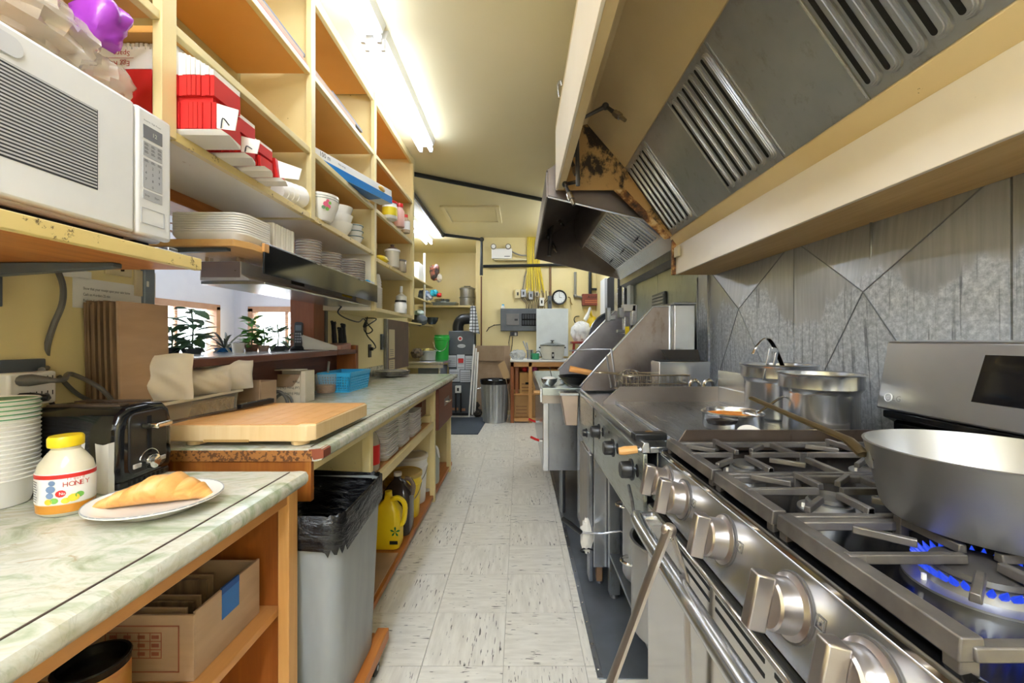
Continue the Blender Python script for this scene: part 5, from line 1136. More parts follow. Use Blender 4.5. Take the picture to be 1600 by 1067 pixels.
# ================================================================ RIGHT SIDE: HOODS
h1 = thing('exhaust_hood', 'long cream enamel exhaust hood with steel baffle filters nearest the camera', 'range hood', (.7, 1.2, H + .40))
Y0, Y1 = -.5, 2.62
def hp(x, z): return (x, H + z)
MB().prism([hp(.224, .93), hp(.236, .93), hp(.236, 1.30), hp(.224, 1.30)], 1, Y0, Y1).build('front_panel', HOODC, h1, bevel=.001)
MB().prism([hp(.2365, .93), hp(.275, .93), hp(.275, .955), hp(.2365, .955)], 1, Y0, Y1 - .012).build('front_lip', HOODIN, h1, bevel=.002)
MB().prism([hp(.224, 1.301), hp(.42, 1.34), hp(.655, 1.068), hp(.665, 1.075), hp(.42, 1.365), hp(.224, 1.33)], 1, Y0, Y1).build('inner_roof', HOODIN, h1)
MB().prism([hp(.237, .93), hp(.66, .93), hp(.944, .63), hp(.965, .655), hp(.66, 1.06), hp(.42, 1.338), hp(.237, 1.30)], 1, Y1 - .011, Y1).build('end_panel', SOOT, h1)
MB().prism([hp(.58, .93), hp(.66, .93), hp(.944, .63), hp(.90, .62)], 1, Y1 - .014, Y1 - .0115).build('rust_strip', RUST, h1)
MB().prism([hp(.955, .655), hp(.935, .635), hp(.955, .60), hp(.975, .575), hp(1.0, .575), hp(1.0, .66)], 1, Y0, Y1).build('grease_trough', m_paint('trough_enamel', 'e0c48e', 'ead2a2', '5a4020', rough=.3, lo=.7, hi=.72), h1, bevel=.003)
bm_ = thing('wall_beam', 'cream boxed beam along the wall below the near hood', 'beam', (1.09, 1.2, H + .4))
bx('beam_face', HOODC, bm_, .966, .98, Y0, Y1, H + .40, H + .574); bx('beam_underside', m_wood('stained_underside', 'b08448', 'c9a468', 'd9ba80', 1), bm_, .9805, WR, Y0, Y1, H + .402, H + .42); bx('beam_top', HOODC, bm_, .98, WR, Y0, Y1, H + .56, H + .574)
bx('end_cap', RUST, bm_, .945, .966, Y1 - .03, Y1 - .001, H + .4, H + .64)
bx('clip_box', mat('clip_cream', 'd8cba8', rough=.4), bm_, .945, .9655, Y1 - .11, Y1 - .05, H + .50, H + .56, .003)
# filters on the slope
P0, P1 = V((.655, 0, H + 1.06)), V((.944, 0, H + .645)); sl_ = (P1 - P0); L_ = sl_.length; su_ = sl_.normalized(); nn = V((su_.z, 0, -su_.x))
if nn.x > 0: nn = -nn
def slope(y, s_, o_): return V((0, y, 0)) + P0 + su_ * s_ + nn * o_
def slab(y0, y1, s0, s1, o0, o1): return MB().hexa([slope(y0, s0, o0), slope(y1, s0, o0), slope(y1, s1, o0), slope(y0, s1, o0), slope(y0, s0, o1), slope(y1, s0, o1), slope(y1, s1, o1), slope(y0, s1, o1)])
def stadium(yc, hw, s0, s1, o, n=6):
    pts = []
    for i in range(n + 1): a = PI + PI * i / n; pts.append(slope(yc + hw * math.cos(a), s0 + hw + hw * math.sin(a), o))
    for i in range(n + 1): a = PI * i / n; pts.append(slope(yc + hw * math.cos(a), s1 - hw + hw * math.sin(a), o))
    return pts
y = Y1 - .02; k = 0
while y > -.3:
    y0, y1 = y - .366, y
    f_ = slab(y0, y1 - .003, 0, L_, -.012, 0).build('baffle_filter' if k % 2 == 0 else 'blank_panel', FILT, h1, bevel=.001)
    if k % 2 == 0:
        for j in range(6):
            yc = y0 + .036 + j * .0585
            for rr, oo, m_ in ((.026, .006, FILT), (.0205, .010, FILT), (.016, .0125, FILT)):
                st = stadium(yc, rr, .022 + .026 - rr, L_ - .022 - .026 + rr, oo); n = len(st); bs = stadium(yc, rr + .003, .019 + .026 - rr, L_ - .019 - .026 + rr, oo - .008)
                MB().add(bs + st, [tuple(range(n, 2 * n))] + [(i, (i + 1) % n, n + (i + 1) % n, n + i) for i in range(n)]).build('louver', m_, f_, smooth=40)
            st = stadium(yc + .004, .0075, .034, L_ - .036, .0131); MB().add(st, [tuple(range(len(st)))]).build('slot', DARK, f_, smooth=0)
    else:
        slab(y0 + .004, y0 + .010, .01, L_ - .01, 0, .003).build('panel_fold', FILT, f_); slab(y1 - .013, y1 - .007, .01, L_ - .01, 0, .003).build('panel_fold', FILT, f_)
    y -= .368; k += 1
# steel hood beyond
h2 = thing('exhaust_hood', 'lower stainless steel exhaust hood beyond the cream hood', 'range hood', (.7, 3.7, H + .67))
YN, YF = 2.655, 4.72
def q2(x, z): return (x, H + z)
MB().prism([q2(.168, .90), q2(.18, .90), q2(.18, 1.06), q2(.168, 1.06)], 1, YN, YF).build('front_panel', HOOD2, h2, bevel=.002)
ep = [q2(.18, .905), q2(1.14, .672), q2(1.14, 1.35), q2(.62, 1.35), q2(.18, 1.06)]
MB().prism(ep, 1, YN, YN + .012).build('end_panel', HOOD2, h2); MB().prism(ep, 1, YF - .012, YF).build('end_panel', HOOD2, h2)
MB().tube([(.18, YN, H + .903), (1.14, YN, H + .67)], .008, 6).build('rim_bead', STEEL, h2)
MB().prism([q2(.18, 1.06), q2(.62, 1.35), q2(.62, 1.36), q2(.17, 1.07)], 1, YN, YF).build('roof_slope', HOOD2, h2)
MB().prism([q2(.62, 1.352), q2(.62, 1.2), q2(.66, 1.06), q2(.70, 1.02), q2(.71, 1.03), q2(.66, 1.36)], 1, YN, YF).build('inner_wall', HOOD2, h2)
MB().prism([q2(1.05, .75), q2(1.14, .66), q2(1.15, .665), q2(1.15, .8), q2(1.07, .77)], 1, YN, YF).build('back_trough', STEEL, h2)
MB().prism([q2(1.13, .60), q2(1.21, .57), q2(1.21, .66), q2(1.13, .665)], 1, 2.9, YF).build('wall_flashing', STEELDK, h2)
P0, P1 = V((.69, 0, H + 1.02)), V((1.05, 0, H + .75)); sl_ = P1 - P0; L_ = sl_.length; su_ = sl_.normalized(); nn = V((su_.z, 0, -su_.x))
if nn.x > 0: nn = -nn
for k in range(4):
    y1 = 4.55 - k * .47; y0 = y1 - .465
    f_ = slab(y0, y1, 0, L_, -.012, 0).build('baffle_filter', STEEL, h2, bevel=.001)
    for j in range(7): slab(y0 + .03 + j * .06, y0 + .058 + j * .06, .02, L_ - .02, 0, .012).build('louver', STEEL, f_, bevel=.003)
    MB().tube([slope(y0 + .2, L_ - .12, .012), slope(y0 + .2, L_ - .12, .035), slope(y0 + .28, L_ - .12, .035), slope(y0 + .28, L_ - .12, .012)], .005, 6).build('pull_handle', BLACKP, f_)
# fire suppression nozzles
PIPG = mat('nozzle_pipe', '3c3833', '55504a', rough=.4, metal=.5)
def nozzle(label, pts, r=.012):
    t = thing('fire_nozzle', label, 'nozzle', tuple(pts[-1])); pts = [V(p) for p in pts]
    MB().tube(pts, r, 8).build('pipe_arm', PIPG, t)
    for p in pts[1:-1]: MB().ball(p, r * 1.6, r * 1.6, r * 1.6, 10, 7).build('elbow', PIPG, t)
    d_ = (pts[-1] - pts[-2]).normalized(); a = pts[-1]
    MB().tube([a, a + d_ * .02, a + d_ * .021, a + d_ * .045, a + d_ * .046, a + d_ * .085], [.016, .016, .019, .018, .012, .009], 10).build('nozzle_tip', mat('nozzle_chrome', 'b5aca0', rough=.25, metal=1), t)
nozzle('suppression nozzle on a long bent arm inside the cream hood', [at(903, 290, 2.25), at(901, 190, 2.25), at(946, 166, 2.2), at(960, 176, 2.17)])
nozzle('suppression nozzle at the front corner of the cream hood', [at(902, 240, 2.46), at(890, 246, 2.45), at(897, 262, 2.43)], .012)
nozzle('suppression nozzle hanging between the two hoods', [at(902, 284, 2.5), at(883, 288, 2.48), at(889, 302, 2.46)], .012)
nozzle('upper suppression nozzle inside the steel hood', [at(858, 400, 4.3), at(864, 334, 4.3), at(874, 345, 4.25)], .02)
nozzle('lower suppression nozzle inside the steel hood', [at(860, 345, 4.35), at(857, 370, 4.32), at(864, 383, 4.3)], .02)
t = thing('hook_bracket', 'little metal hook on the ceiling side of the cream hood', 'hook', tuple(at(872, 130, 2.0))); MB().tube(smoothpts([at(874, 152, 2.3), at(872, 132, 2.3), at(876, 126, 2.3), at(878, 134, 2.3)], 4), .006).build('hook', STEEL, t)

# ================================================================ GAS RANGE
YR0, YR1 = .385, 1.192
rg = thing('gas_range', 'stainless steel gas range with black cooktop in the right foreground', 'stove', (.73, .79, 0))
bx('body', STEELDK, rg, .395, 1.09, YR0, YR1, .05, .86, .003)
pp = [(.375, .766), (.400, .893), (.43, .896), (.43, .766)]
cpn = MB().prism(pp, 1, YR0, YR1).build('control_panel', STEEL, rg, bevel=.003)
MB().prism([(.385, .757), (.385, .765), (.43, .765), (.43, .757)], 1, YR0, YR1).build('panel_gap', DARK, rg)
MB().prism([(.4008, .8935), (.402, .899), (.409, .9015), (.409, .895)], 1, YR0, YR1).build('chrome_edge', CHROME, rg)
MB().prism([(.4095, .895), (.4095, .900), (.4255, .9035), (.4255, .893)], 1, YR0, YR1).build('front_trim', BLACK, rg)
MB().prism([(.4255, .893), (.4255, .903), (.440, .897), (1.06, .897), (1.06, .88), (.44, .88)], 1, YR0 + .002, YR1 - .002).build('cooktop', BLACK, rg, bevel=.002)
# knobs
pn = V((-.981, 0, .193)).normalized(); pu = V((.193, 0, .981)).normalized(); py_ = V((0, 1, 0))
KT = M4((( py_.x, pu.x, pn.x), (py_.y, pu.y, pn.y), (py_.z, pu.z, pn.z))).to_3x3() if False else None
from mathutils import Matrix
R_ = Matrix((py_, pu, -(py_.cross(pu)))).transposed()
if (R_ @ V((0, 0, 1))).dot(pn) < 0: R_ = Matrix((py_, pu, pn)).transposed()
KNOB = mat('knob_steel', 'b3adab', rough=.28, metal=.92)
for kk, yk in enumerate((1.115, 1.0, .80, .60, .465)):
    c = V((.3885, yk, .836)); T4 = M4.Translation(c) @ R_.to_4x4()
    kb_ = MB().lathe([(0, 0), (.044, 0), (.044, .004), (.040, .006), (.037, .008), (.036, .034), (.033, .037), (0, .037)], c, 32, T=R_).build('knob', KNOB, rg)
    rot = T4 @ M4.Rotation(0.0, 4, 'Z')
    MB().prism([(-.013, .036), (.013, .036), (.010, .062), (-.010, .062)], 1, -.040, .040, T=rot).build('grip', KNOB, kb_, bevel=.003)
    MB().lathe([(.0445, -.001), (.047, -.001), (.047, .002), (.0445, .003)], c, 32, T=R_).build('gasket', mat('gasket_grey', '4c4846', rough=.5), kb_)  # dark grey gasket ring round the knob base
    ic = c + pu * .012 - py_ * .055
    lines('burner_icon', [(-.008, -.008, .016, .0015), (-.008, .008, .016, .0015), (-.008, -.008, .0015, .017), (.0065, -.008, .0015, .017), (-.004, -.003, .004, .004), (.002, .003, .003, .003)], ic, (0, -1, 0), pu, GREYINK, cpn, .0012)
    text('knob_print', 'LITE', .009, c + R_ @ V((-.028, -.004, .0)) + pn * .0, (0, -1, 0), pu, GREYINK, kb_, .0375) if False else None
# oven door
dr = bx('oven_door', m_steel('door_steel', 'b5b2ad', 'c8c5c0', .14, 1, .02), rg, .362, .394, YR0 + .004, YR1 - .004, .20, .755, .006)
for (ya, yb) in ((.80, .955), (.62, .775), (.43, .595)):
    for zz in (.716, .738): bx('vent_slot', DARK, dr, .3612, .3625, ya, yb, zz, zz + .007, 0)
hd = MB().tube(smoothpts([(.365, 1.15, .725), (.335, 1.145, .728), (.318, 1.12, .73), (.315, .8, .73), (.318, .46, .73), (.335, .44, .728), (.365, .43, .725)], 5), .0185, 12, sq=1.0).build('door_handle', STEEL, dr)
bx('storage_drawer', STEEL, rg, .366, .394, YR0 + .004, YR1 - .004, .06, .19, .005); bx('plinth', DARK, rg, .42, 1.05, YR0 + .02, YR1 - .02, 0, .05, 0)
# burners
def burner(x, y, r, sy=1.0, lit=False):
    b_ = MB().lathe([(0, 0), (r * 1.5, 0), (r * 1.5, .003), (r * 1.15, .004), (r * 1.1, .016), (r * 1.0, .018), (0, .018)], (x, y, .897), 32, 1, sy).build('burner', ALU, rg)
    MB().lathe([(0, 0), (r * .95, 0), (r * 1.0, .003), (r * .95, .009), (0, .011)], (x, y, .9155), 32, 1, sy).build('burner_cap', mat('cap_black', '3f3d3c', rough=.3), b_)
    MB().tube([(x - r * 1.25, y + .01, .897), (x - r * 1.25, y + .01, .908)], .003, 8).build('igniter', WHITEC, b_)
    if lit:
        fm = emis('gas_flame', '1f45e0', .55)
        for k in range(36):
            a = 2 * PI * k / 36; c_ = V((x + r * 1.1 * math.cos(a), y + r * 1.1 * sy * math.sin(a), .912)); o_ = V((math.cos(a), math.sin(a), 0))
            MB().tube([c_, c_ + o_ * .006 + V((0, 0, .004)), c_ + o_ * .011 + V((0, 0, .012))], [.004, .0042, .0005], 6).build('flame', fm, b_)
    return b_
burner(.545, 1.0, .036); burner(.86, 1.0, .04); burner(.58, .785, .034); burner(.60, .545, .052, 1, True); burner(.88, .57, .036)
# grates
def bar(mb, a, b, w_=.010, h_=.016, zt=.938):
    a, b = V((a[0], a[1], 0)), V((b[0], b[1], 0)); u = (b - a).normalized(); s_ = V((-u.y, u.x, 0)) * (w_ / 2)
    z0 = zt - h_; mb.hexa([a - s_ * 1.25 + V((0, 0, z0)), b - s_ * 1.25 + V((0, 0, z0)), b + s_ * 1.25 + V((0, 0, z0)), a + s_ * 1.25 + V((0, 0, z0)), a - s_ + V((0, 0, zt)), b - s_ + V((0, 0, zt)), b + s_ + V((0, 0, zt)), a + s_ + V((0, 0, zt))]); return mb
def grate(y0, y1, burners):
    g = MB(); x0, x1 = .425, 1.02
    root_ = bar(MB(), (x0, y0 + .004), (x0, y1 - .004), .022, .024).build('grate', IRON, rg, bevel=.002)
    for a, b in (((x1, y0 + .004), (x1, y1 - .004)), ((x0, y0 + .009), (x1, y0 + .009)), ((x0, y1 - .009), (x1, y1 - .009))): bar(MB(), a, b, .014, .014, .930).build('grate_rail', IRON, root_, bevel=.002)
    for xx in (x0, x1):
        for yy in (y0 + .015, y1 - .015): MB().box(xx - .01, xx + .01, yy - .009, yy + .009, .8975, .918).build('grate_foot', IRON, root_, bevel=.002)
    xm = (burners[0][0] + burners[-1][0]) / 2
    bar(MB(), (xm, y0 + .01), (xm, y1 - .01), .012, .014, .930).build('grate_rail', IRON, root_, bevel=.002)
    for (cx, cy) in burners:
        for (a, b) in (((x0 if cx < xm else xm, cy), (cx - .022, cy)), ((xm if cx < xm else x1, cy), (cx + .022, cy)), ((cx, y0 + .01), (cx, cy - .022)), ((cx, y1 - .01), (cx, cy + .022))):
            f = bar(MB(), a, b, .010, .012, .940).build('finger', IRON, root_, bevel=.0015)
            bar(MB(), a, (a[0] + (b[0] - a[0]) * .14, a[1] + (b[1] - a[1]) * .14), .012, .03, .9395).build('finger_root', IRON, root_, bevel=.0015)
        for sx_, sy_ in ((1, 1), (1, -1), (-1, 1), (-1, -1)):
            a = (cx + sx_ * .10, cy + sy_ * .085); b = (cx + sx_ * .045, cy + sy_ * .04)
            ya = min(max(a[1], y0 + .012), y1 - .012); bar(MB(), (a[0], ya), b, .009, .011, .939).build('finger', IRON, root_, bevel=.0015)
grate(.898, 1.183, [(.545, 1.03), (.86, 1.03)]); grate(.681, .894, [(.58, .785), (.86, .785)]); grate(.389, .677, [(.60, .545), (.88, .55)])
# backguard
bg = MB().prism([(1.03, 1.02), (1.065, 1.212), (1.10, 1.216), (1.12, 1.21), (1.12, 1.02)], 1, YR0, 1.215).build('backguard', m_steel('guard_steel', 'babcbf', 'cccdd0', .3, 1), rg, bevel=.006)
MB().prism([(1.06, .87), (1.06, .985), (1.03, 1.0), (1.03, 1.018), (1.12, 1.018), (1.12, .87)], 1, YR0, 1.19).build('guard_base', BLACK, rg, bevel=.003)
gn = V((-.984, 0, .179)); gu = V((.179, 0, .984))
def onbg(y, s_): return V((1.03, y, 1.02)) + gu * s_
d0, d1 = .965, .6
MB().add([onbg(d0, .055) + gn * .001, onbg(d1, .055) + gn * .001, onbg(d1, .165) + gn * .001, onbg(d0 - .012, .165) + gn * .001], [(0, 1, 2, 3)]).build('display', mat('display_black', '151416', rough=.06), bg, smooth=0)
for i, s_ in enumerate(('Bake', 'Broil')): text('display_print', s_, .016, onbg(.83, .10 - .03 * i), (0, -1, 0), gu, WHITEINK, bg, .002)
text('display_print', '12:00', .03, onbg(.80, .12), (0, -1, 0), gu, mat('clock_blue', 'b9d2e8', rough=.4), bg, .002)
text('maker_name', 'LG', .022, onbg(1.165, .028), (0, -1, 0), gu, mat('logo_grey', '8a8a8c', rough=.4), bg, .0012)
MB().tube(arc(onbg(1.178, .035) + gn * .001, .0115, 0, 2 * PI, 20, (0, -1, 0), gu), .0012, 4).build('logo_ring', WHITEINK, bg); text('logo_mark', 'G', .013, onbg(1.184, .030), (0, -1, 0), gu, WHITEINK, bg, .0012)
# --- big saucepan
cp_ = V((.70, .625, .9405)); t = thing('saucepan', 'large wide aluminium saucepan with long handle over the lit burner', 'saucepan', cp_)
MB().lathe([(0, 0), (.105, 0), (.118, .004), (.125, .014), (.146, .108), (.148, .112), (.144, .113), (.121, .018), (.113, .008), (0, .007)], cp_, 48).build('pan_body', ALU, t)
e0 = cp_ + V((-.125, .075, .085)); e1 = at(1175, 622, 1.02)
MB().tube([e0, e0 * .9 + e1 * .1 + V((0, 0, .012)), e0 * .5 + e1 * .5 + V((0, 0, .006)), e1], [.012, .011, .010, .009], 8, sq=.5).build('handle', m_steel('handle_brass', '8a7a5c', 'a08c68', .3, 1), t)
MB().box(-.004, .004, -.022, .022, -.018, .018, T=M4.Translation(cp_ + V((-.118, .072, .085))) @ M4.Rotation(-.55, 4, 'Z')).build('handle_plate', ALU, t, bevel=.004)
for s_ in (-.022, .022): MB().ball(cp_ + V((-.116 + .012 * s_ / .022 * .8, .066 + s_ * .8, .085)), .007, .007, .006, 10, 7).build('rivet', CHROME, t)

# ================================================================ GRIDDLE
gr = thing('griddle', 'commercial flat top griddle beyond the gas range', 'griddle', (.7, 1.8, 0))
GZ = .92
bx('hot_plate', GRIDM, gr, .462, 1.12, 1.212, 2.0, GZ - .02, GZ, .002)
bx('grease_channel', GRIDM, gr, .375, .455, 1.205, 1.998, GZ - .03, GZ - .012, .002); bx('channel_lip', STEEL, gr, .4555, .4615, 1.205, 2.0, GZ - .03, GZ + .002, .001)
MB().prism([(.352, GZ - .012), (.358, GZ), (.372, GZ), (.375, GZ - .03), (.352, GZ - .03)], 1, 1.205, 2.0).build('front_rail', STEEL, gr, bevel=.002)
fp = bx('front_panel', PANELG, gr, .354, .366, 1.2, 2.0, .665, GZ - .031, .002)
bx('front_flange', PANELG, gr, .354, .40, 1.2, 2.0, .655, .664, .001)
MB().prism([(.40, GZ), (.48, GZ + .072), (.955, GZ + .072), (.955, GZ - .02), (.40, GZ - .02)], 1, 2.0, 2.008).build('side_splash', STEELDK if False else m_steel('splash_steel', '8f8784', 'a59d99', .3, 0), gr)
bx('back_splash', MATS.get('x', STEEL), gr, .945, .955, 1.62, 2.0, GZ, GZ + .072, .001)
MB().prism([(.44, GZ - .02), (.478, GZ + .038), (1.02, GZ + .038), (1.02, GZ - .02)], 1, 1.2, 1.207).build('near_splash', m_steel('rusty_steel', '7d6d60', '93847a', .35, 0, dirt='5a3620'), gr)
for q in ((.42, .47, 1.96, 2.0), (.42, .47, 1.26, 1.30), (1.02, 1.07, 1.96, 2.0), (1.02, 1.07, 1.26, 1.30)):
    bx('leg', STEELDK, gr, *q, .02, GZ - .03, .003); MB().lathe([(0, 0), (.02, 0), (.016, .02), (0, .02)], ((q[0] + q[1]) / 2, (q[2] + q[3]) / 2, 0), 12).build('foot', STEELDK, gr)
bx('under_shelf', m_steel('shelf_steel', '7b7f84', '8f9398', .35, 1), gr, .42, 1.1, 1.22, 2.0, .20, .215, .002); bx('body_box', STEELDK, gr, .40, 1.12, 1.22, 1.99, .70, GZ - .031, .002)
def black_knob(parent, y, z, x=.354, r=.026, l_=.045, hole=True):
    R2 = M4.Rotation(-PI / 2, 3, 'Y')
    k_ = MB().lathe([(0, .012), (r * 1.25, .012), (r * 1.25, .017), (r, .018), (r * .92, l_), (r * .8, l_ + .004), (0, l_ + .004)], (x, y, z), 20, T=R2, fn=lambda a, z_: 1 + (.06 * math.cos(a * 9) if z_ > .018 else 0)).build('knob', BLACKP, parent)
    MB().lathe([(0, 0), (.006, 0), (.006, .014), (0, .014)], (x, y, z), 10, T=R2).build('shaft', STEEL, k_)
    if hole: MB().lathe([(0, 0), (r * .75, 0), (r * .75, .0008), (0, .0008)], (x - .0003, y - .012, z), 16, T=R2).build('hole_shadow', DARK, k_)  # black disc painted in as the shadowed hole behind the knob
for yk in (1.80, 1.53, 1.275): black_knob(fp, yk, .822)
for (yy, zz) in ((1.66, .85), (1.40, .80), (1.95, .86)): MB().lathe([(0, 0), (.006, 0), (.006, .001), (0, .001)], (.3535, yy, zz), 10, T=M4.Rotation(-PI / 2, 3, 'Y')).build('screw_hole', DARK, fp)
MB().tube([(.33, 1.27, .775), (.322, 1.20, .755), (.33, 1.2, .69)], .005, 8).build('tie_rod', STEELDK, fp)
# things on the griddle
def deep_pot(label, x, y, r, zr, z0=GZ + .001):
    t = thing('bain_marie_pot', label, 'pot', (x, y, z0)); h = zr - z0
    MB().lathe([(0, 0), (r * .82, 0), (r * .88, .008), (r * .88, h * .66), (r * .9, h * .70), (r * .98, h * .76), (r * .98, h * .93), (r * 1.0, h * .97), (r * 1.04, h * .985), (r * 1.02, h), (r * .95, h * .985), (r * .93, h * .75), (r * .84, h * .66), (r * .84, .012), (0, .01)], (x, y, z0), 40).build('pot_body', STEELZ, t)
    MB().lathe([(0, 0), (r * .84, 0), (0, .0)], (x, y, z0 + h * .6), 24).build('contents', mat('broth', '6b4a2c', rough=.2), t); return t
deep_pot('nearest deep steel bain marie pot standing by the range', .955, 1.335, .116, 1.112)
deep_pot('deep steel bain marie pot with ladles behind the nearest one', .985, 1.60, .128, 1.125)
t = thing('ladle', 'steel ladle with curved hook handle in the rear deep pot', 'ladle', tuple(at(1220, 590, 1.58)))
MB().tube(smoothpts([at(1176, 553, 1.55), at(1183, 540, 1.55), at(1195, 529, 1.56), at(1205, 534, 1.57), at(1216, 555, 1.58), at(1228, 585, 1.60)]), .0085, 8, sq=.4).build('handle', CHROME, t); MB().ball(at(1230, 596, 1.6), .035, .035, .02).build('ladle_bowl', STEEL, t)
t = thing('slotted_spoon', 'flat steel spoon handle with a slot in the rear deep pot', 'spoon', tuple(at(1205, 580, 1.52)))
T = M4.Translation(at(1205, 575, 1.52)) @ M4.Rotation(.2, 4, 'Y')
for q in ((-.022, -.011, 0, .07), (.004, .014, 0, .07), (-.012, .006, .058, .075), (-.022, .014, -.05, .012)): MB().box(q[0], q[1], -.002, .002, q[2], q[3], T=T).build('handle_piece', STEEL, t, bevel=.001)
c = V((.705, 1.39, GZ + .001)); t = thing('sauce_pot', 'small steel pot of orange sauce on the griddle', 'pot', c); r = .092
MB().lathe([(0, 0), (r * .92, 0), (r * .98, .006), (r, .05), (r * 1.05, .056), (r * 1.0, .060), (r * .94, .05), (r * .93, .01), (0, .008)], c, 36).build('pot_body', STEELZ, t); MB().lathe([(0, .004), (r * .6, .003), (r * .95, .0)], c + V((0, 0, .046)), 32).build('sauce', mat('orange_sauce', 'c86a20', 'e6a858', rough=.9, scale=20, Specular_IOR_Level=.1), t)
MB().lathe([(0, 0), (.03, -.004), (.044, .0), (.05, .012), (.046, .012), (0, .004)], c + V((-.075, -.085, .035)), 20, 1, .5).build('rest_spoon', mat('dark_spoon', '3a3634', rough=.25, metal=.6), t)
t = thing('ladle', 'steel ladle leaning in the orange sauce pot', 'ladle', tuple(c + V((.04, 0, .04)))); MB().tube(smoothpts([at(1172, 652, 1.36), at(1192, 640, 1.36), at(1212, 626, 1.36), at(1226, 619, 1.36), at(1232, 624, 1.36)], 4), .007, 8, sq=.5).build('handle', CHROME, t); MB().ball(c + V((.06, -.01, .05)), .03, .03, .016).build('ladle_bowl', STEEL, t)
t = thing('plastic_saucer', 'round white plastic saucer leaning against the sauce pot', 'saucer', tuple(at(1175, 672, 1.25))); p = at(1175, 676, 1.25); MB().lathe([(0, 0), (.042, 0), (.045, .003), (.042, .006), (0, .006)], (p.x, p.y, GZ + .004), 24, T=M4.Rotation(.75, 3, 'X')).build('lid_disc', WHITEP, t)
# spatula and brush across the front rail
t = thing('spatula', 'wooden handled scraper lying over the griddle front corner', 'spatula', (.36, 1.22, GZ)); a, b, c_ = at(967, 705, 1.23), at(995, 702, 1.23), at(1030, 699, 1.23)
MB().tube([a, a * .7 + b * .3, b], [.010, .013, .011], 10).build('wood_handle', mat('handle_tan', 'c08a4c', 'd3a264', rough=.45), t); MB().tube([b, c_], .010, 10, sq=.6).build('ferrule', STEEL, t); MB().box(-.0, .05, -.03, .03, -.002, .002, T=M4.Translation(c_)).build('blade', STEEL, t)
t = thing('grill_brush', 'black grill brick holder with brass loop on the griddle front', 'brush', (.42, 1.26, GZ - .01)); p = at(990, 690, 1.26)
MB().box(0, .10, -.02, .02, 0, .022, T=M4.Translation((p.x, 1.27, GZ - .006)) @ M4.Rotation(.06, 4, 'Z')).build('block', BLACKP, t, bevel=.004); MB().tube(smoothpts([at(1003, 684, 1.27), at(1010, 676, 1.28), at(1020, 677, 1.28), at(1030, 684, 1.27)], 4), .006, 6).build('loop', mat('brass_loop', 'a88a5c', rough=.3, metal=.8), t)
# tongs on the oven handle
t = thing('tongs', 'steel tongs hanging over the oven door handle', 'tongs', tuple(at(1045, 826, .84)))
ap = at(1045, 828, .84); TG = mat('tong_steel', 'b3aca5', rough=.28, metal=.92)
MB().tube([ap + V((.0, 0, .004)), at(1018, 895, .835), at(985, 985, .83), at(948, 1085, .82)], [.016, .016, .015, .016], 8, sq=.5).build('tong_arm', TG, t)
MB().tube([ap + V((.004, .004, .002)), V((.336, .845, .735)), V((.339, .845, .60)), V((.342, .845, .46))], [.012, .011, .011, .012], 8, sq=.5).build('tong_arm', TG, t)
MB().ball(ap, .016, .012, .014, 12, 8).build('hinge', TG, t); MB().lathe([(0, 0), (.005, 0), (.003, .002), (0, .002)], ap + V((0, -.013, -.012)), 10, T=M4.Rotation(PI / 2, 3, 'X')).build('rivet', CHROME, t)

# ================================================================ FRYER, WOK RANGE
fr = thing('deep_fryer', 'stainless deep fryer with tall slanted splash panel past the griddle', 'fryer', (.7, 2.35, 0))
bx('body', STEELZ, fr, .355, 1.08, 2.015, 2.585, .12, .80, .004); bx('tank_front', PANELG, fr, .35, .354, 2.012, 2.43, .665, GZ - .03, .002)
for q in ((.37, .56, 2.02, 2.58), (.98, 1.08, 2.02, 2.58), (.56, .98, 2.02, 2.06), (.56, .98, 2.53, 2.58)): bx('top_rim', STEEL, fr, *q, .80, GZ - .035, .003)
MB().prism([(.352, GZ - .012), (.358, GZ), (.372, GZ), (.375, GZ - .03), (.352, GZ - .03)], 1, 2.012, 2.5).build('front_rail', STEEL, fr, bevel=.002)
bx('oil', mat('dark_oil', '1f140a', rough=.05), fr, .56, .98, 2.06, 2.53, .80, .83, 0)
sp = [at(908, 604, 2.6), at(1020, 480, 2.6), at(1046, 479, 2.6), at(1046, 610, 2.6), at(908, 610, 2.6)]
MB().prism([(p.x, p.z) for p in sp], 1, 2.59, 2.6).build('splash_panel', m_steel('stained_splash', '8e807a', 'a8a09c', .3, 0, dirt='6e5236', big=4), fr)
MB().tube([at(906, 604, 2.59), at(1020, 479, 2.59), at(1047, 478, 2.59)], .007, 8).build('panel_bead', STEEL, fr); MB().tube([at(1047, 478, 2.585), at(1047, 590, 2.585)], .009, 8).build('panel_bead', STEEL, fr)
bx('flue', STEELZ, fr, .945, 1.07, 2.56, 2.75, GZ - .05, H + .21, .004); bx('flue_cap', STEELDK, fr, .94, 1.075, 2.55, 2.76, H + .212, H + .225, .002)
p0, p1 = at(1030, 566, 2.2), at(1064, 566, 2.2)
bx('flue_box', STEELX, fr, p0.x, 1.0, 2.2, 2.34, GZ - .03, H - .118, .003); bx('flue_mouth', DARK, fr, p0.x + .01, .99, 2.21, 2.33, H - .117, H - .115, 0)
MB().prism([(.82, H - .06), (1.03, H - .06), (1.05, H - .145), (.88, H - .145)], 1, 2.42, 2.44).build('flue_shield', mat('shield_black', '241f1c', rough=.4), fr)
MB().prism([(.88, H - .145), (1.05, H - .145), (1.05, H - .22), (.88, H - .22)], 1, 2.40, 2.44).build('flue_shield', STEELX, fr)
for q in ((.40, 2.1), (.40, 2.52), (1.0, 2.1), (1.0, 2.52)): MB().tube([(q[0], q[1], 0), (q[0], q[1], .12)], .018, 10).build('leg', STEELDK, fr)
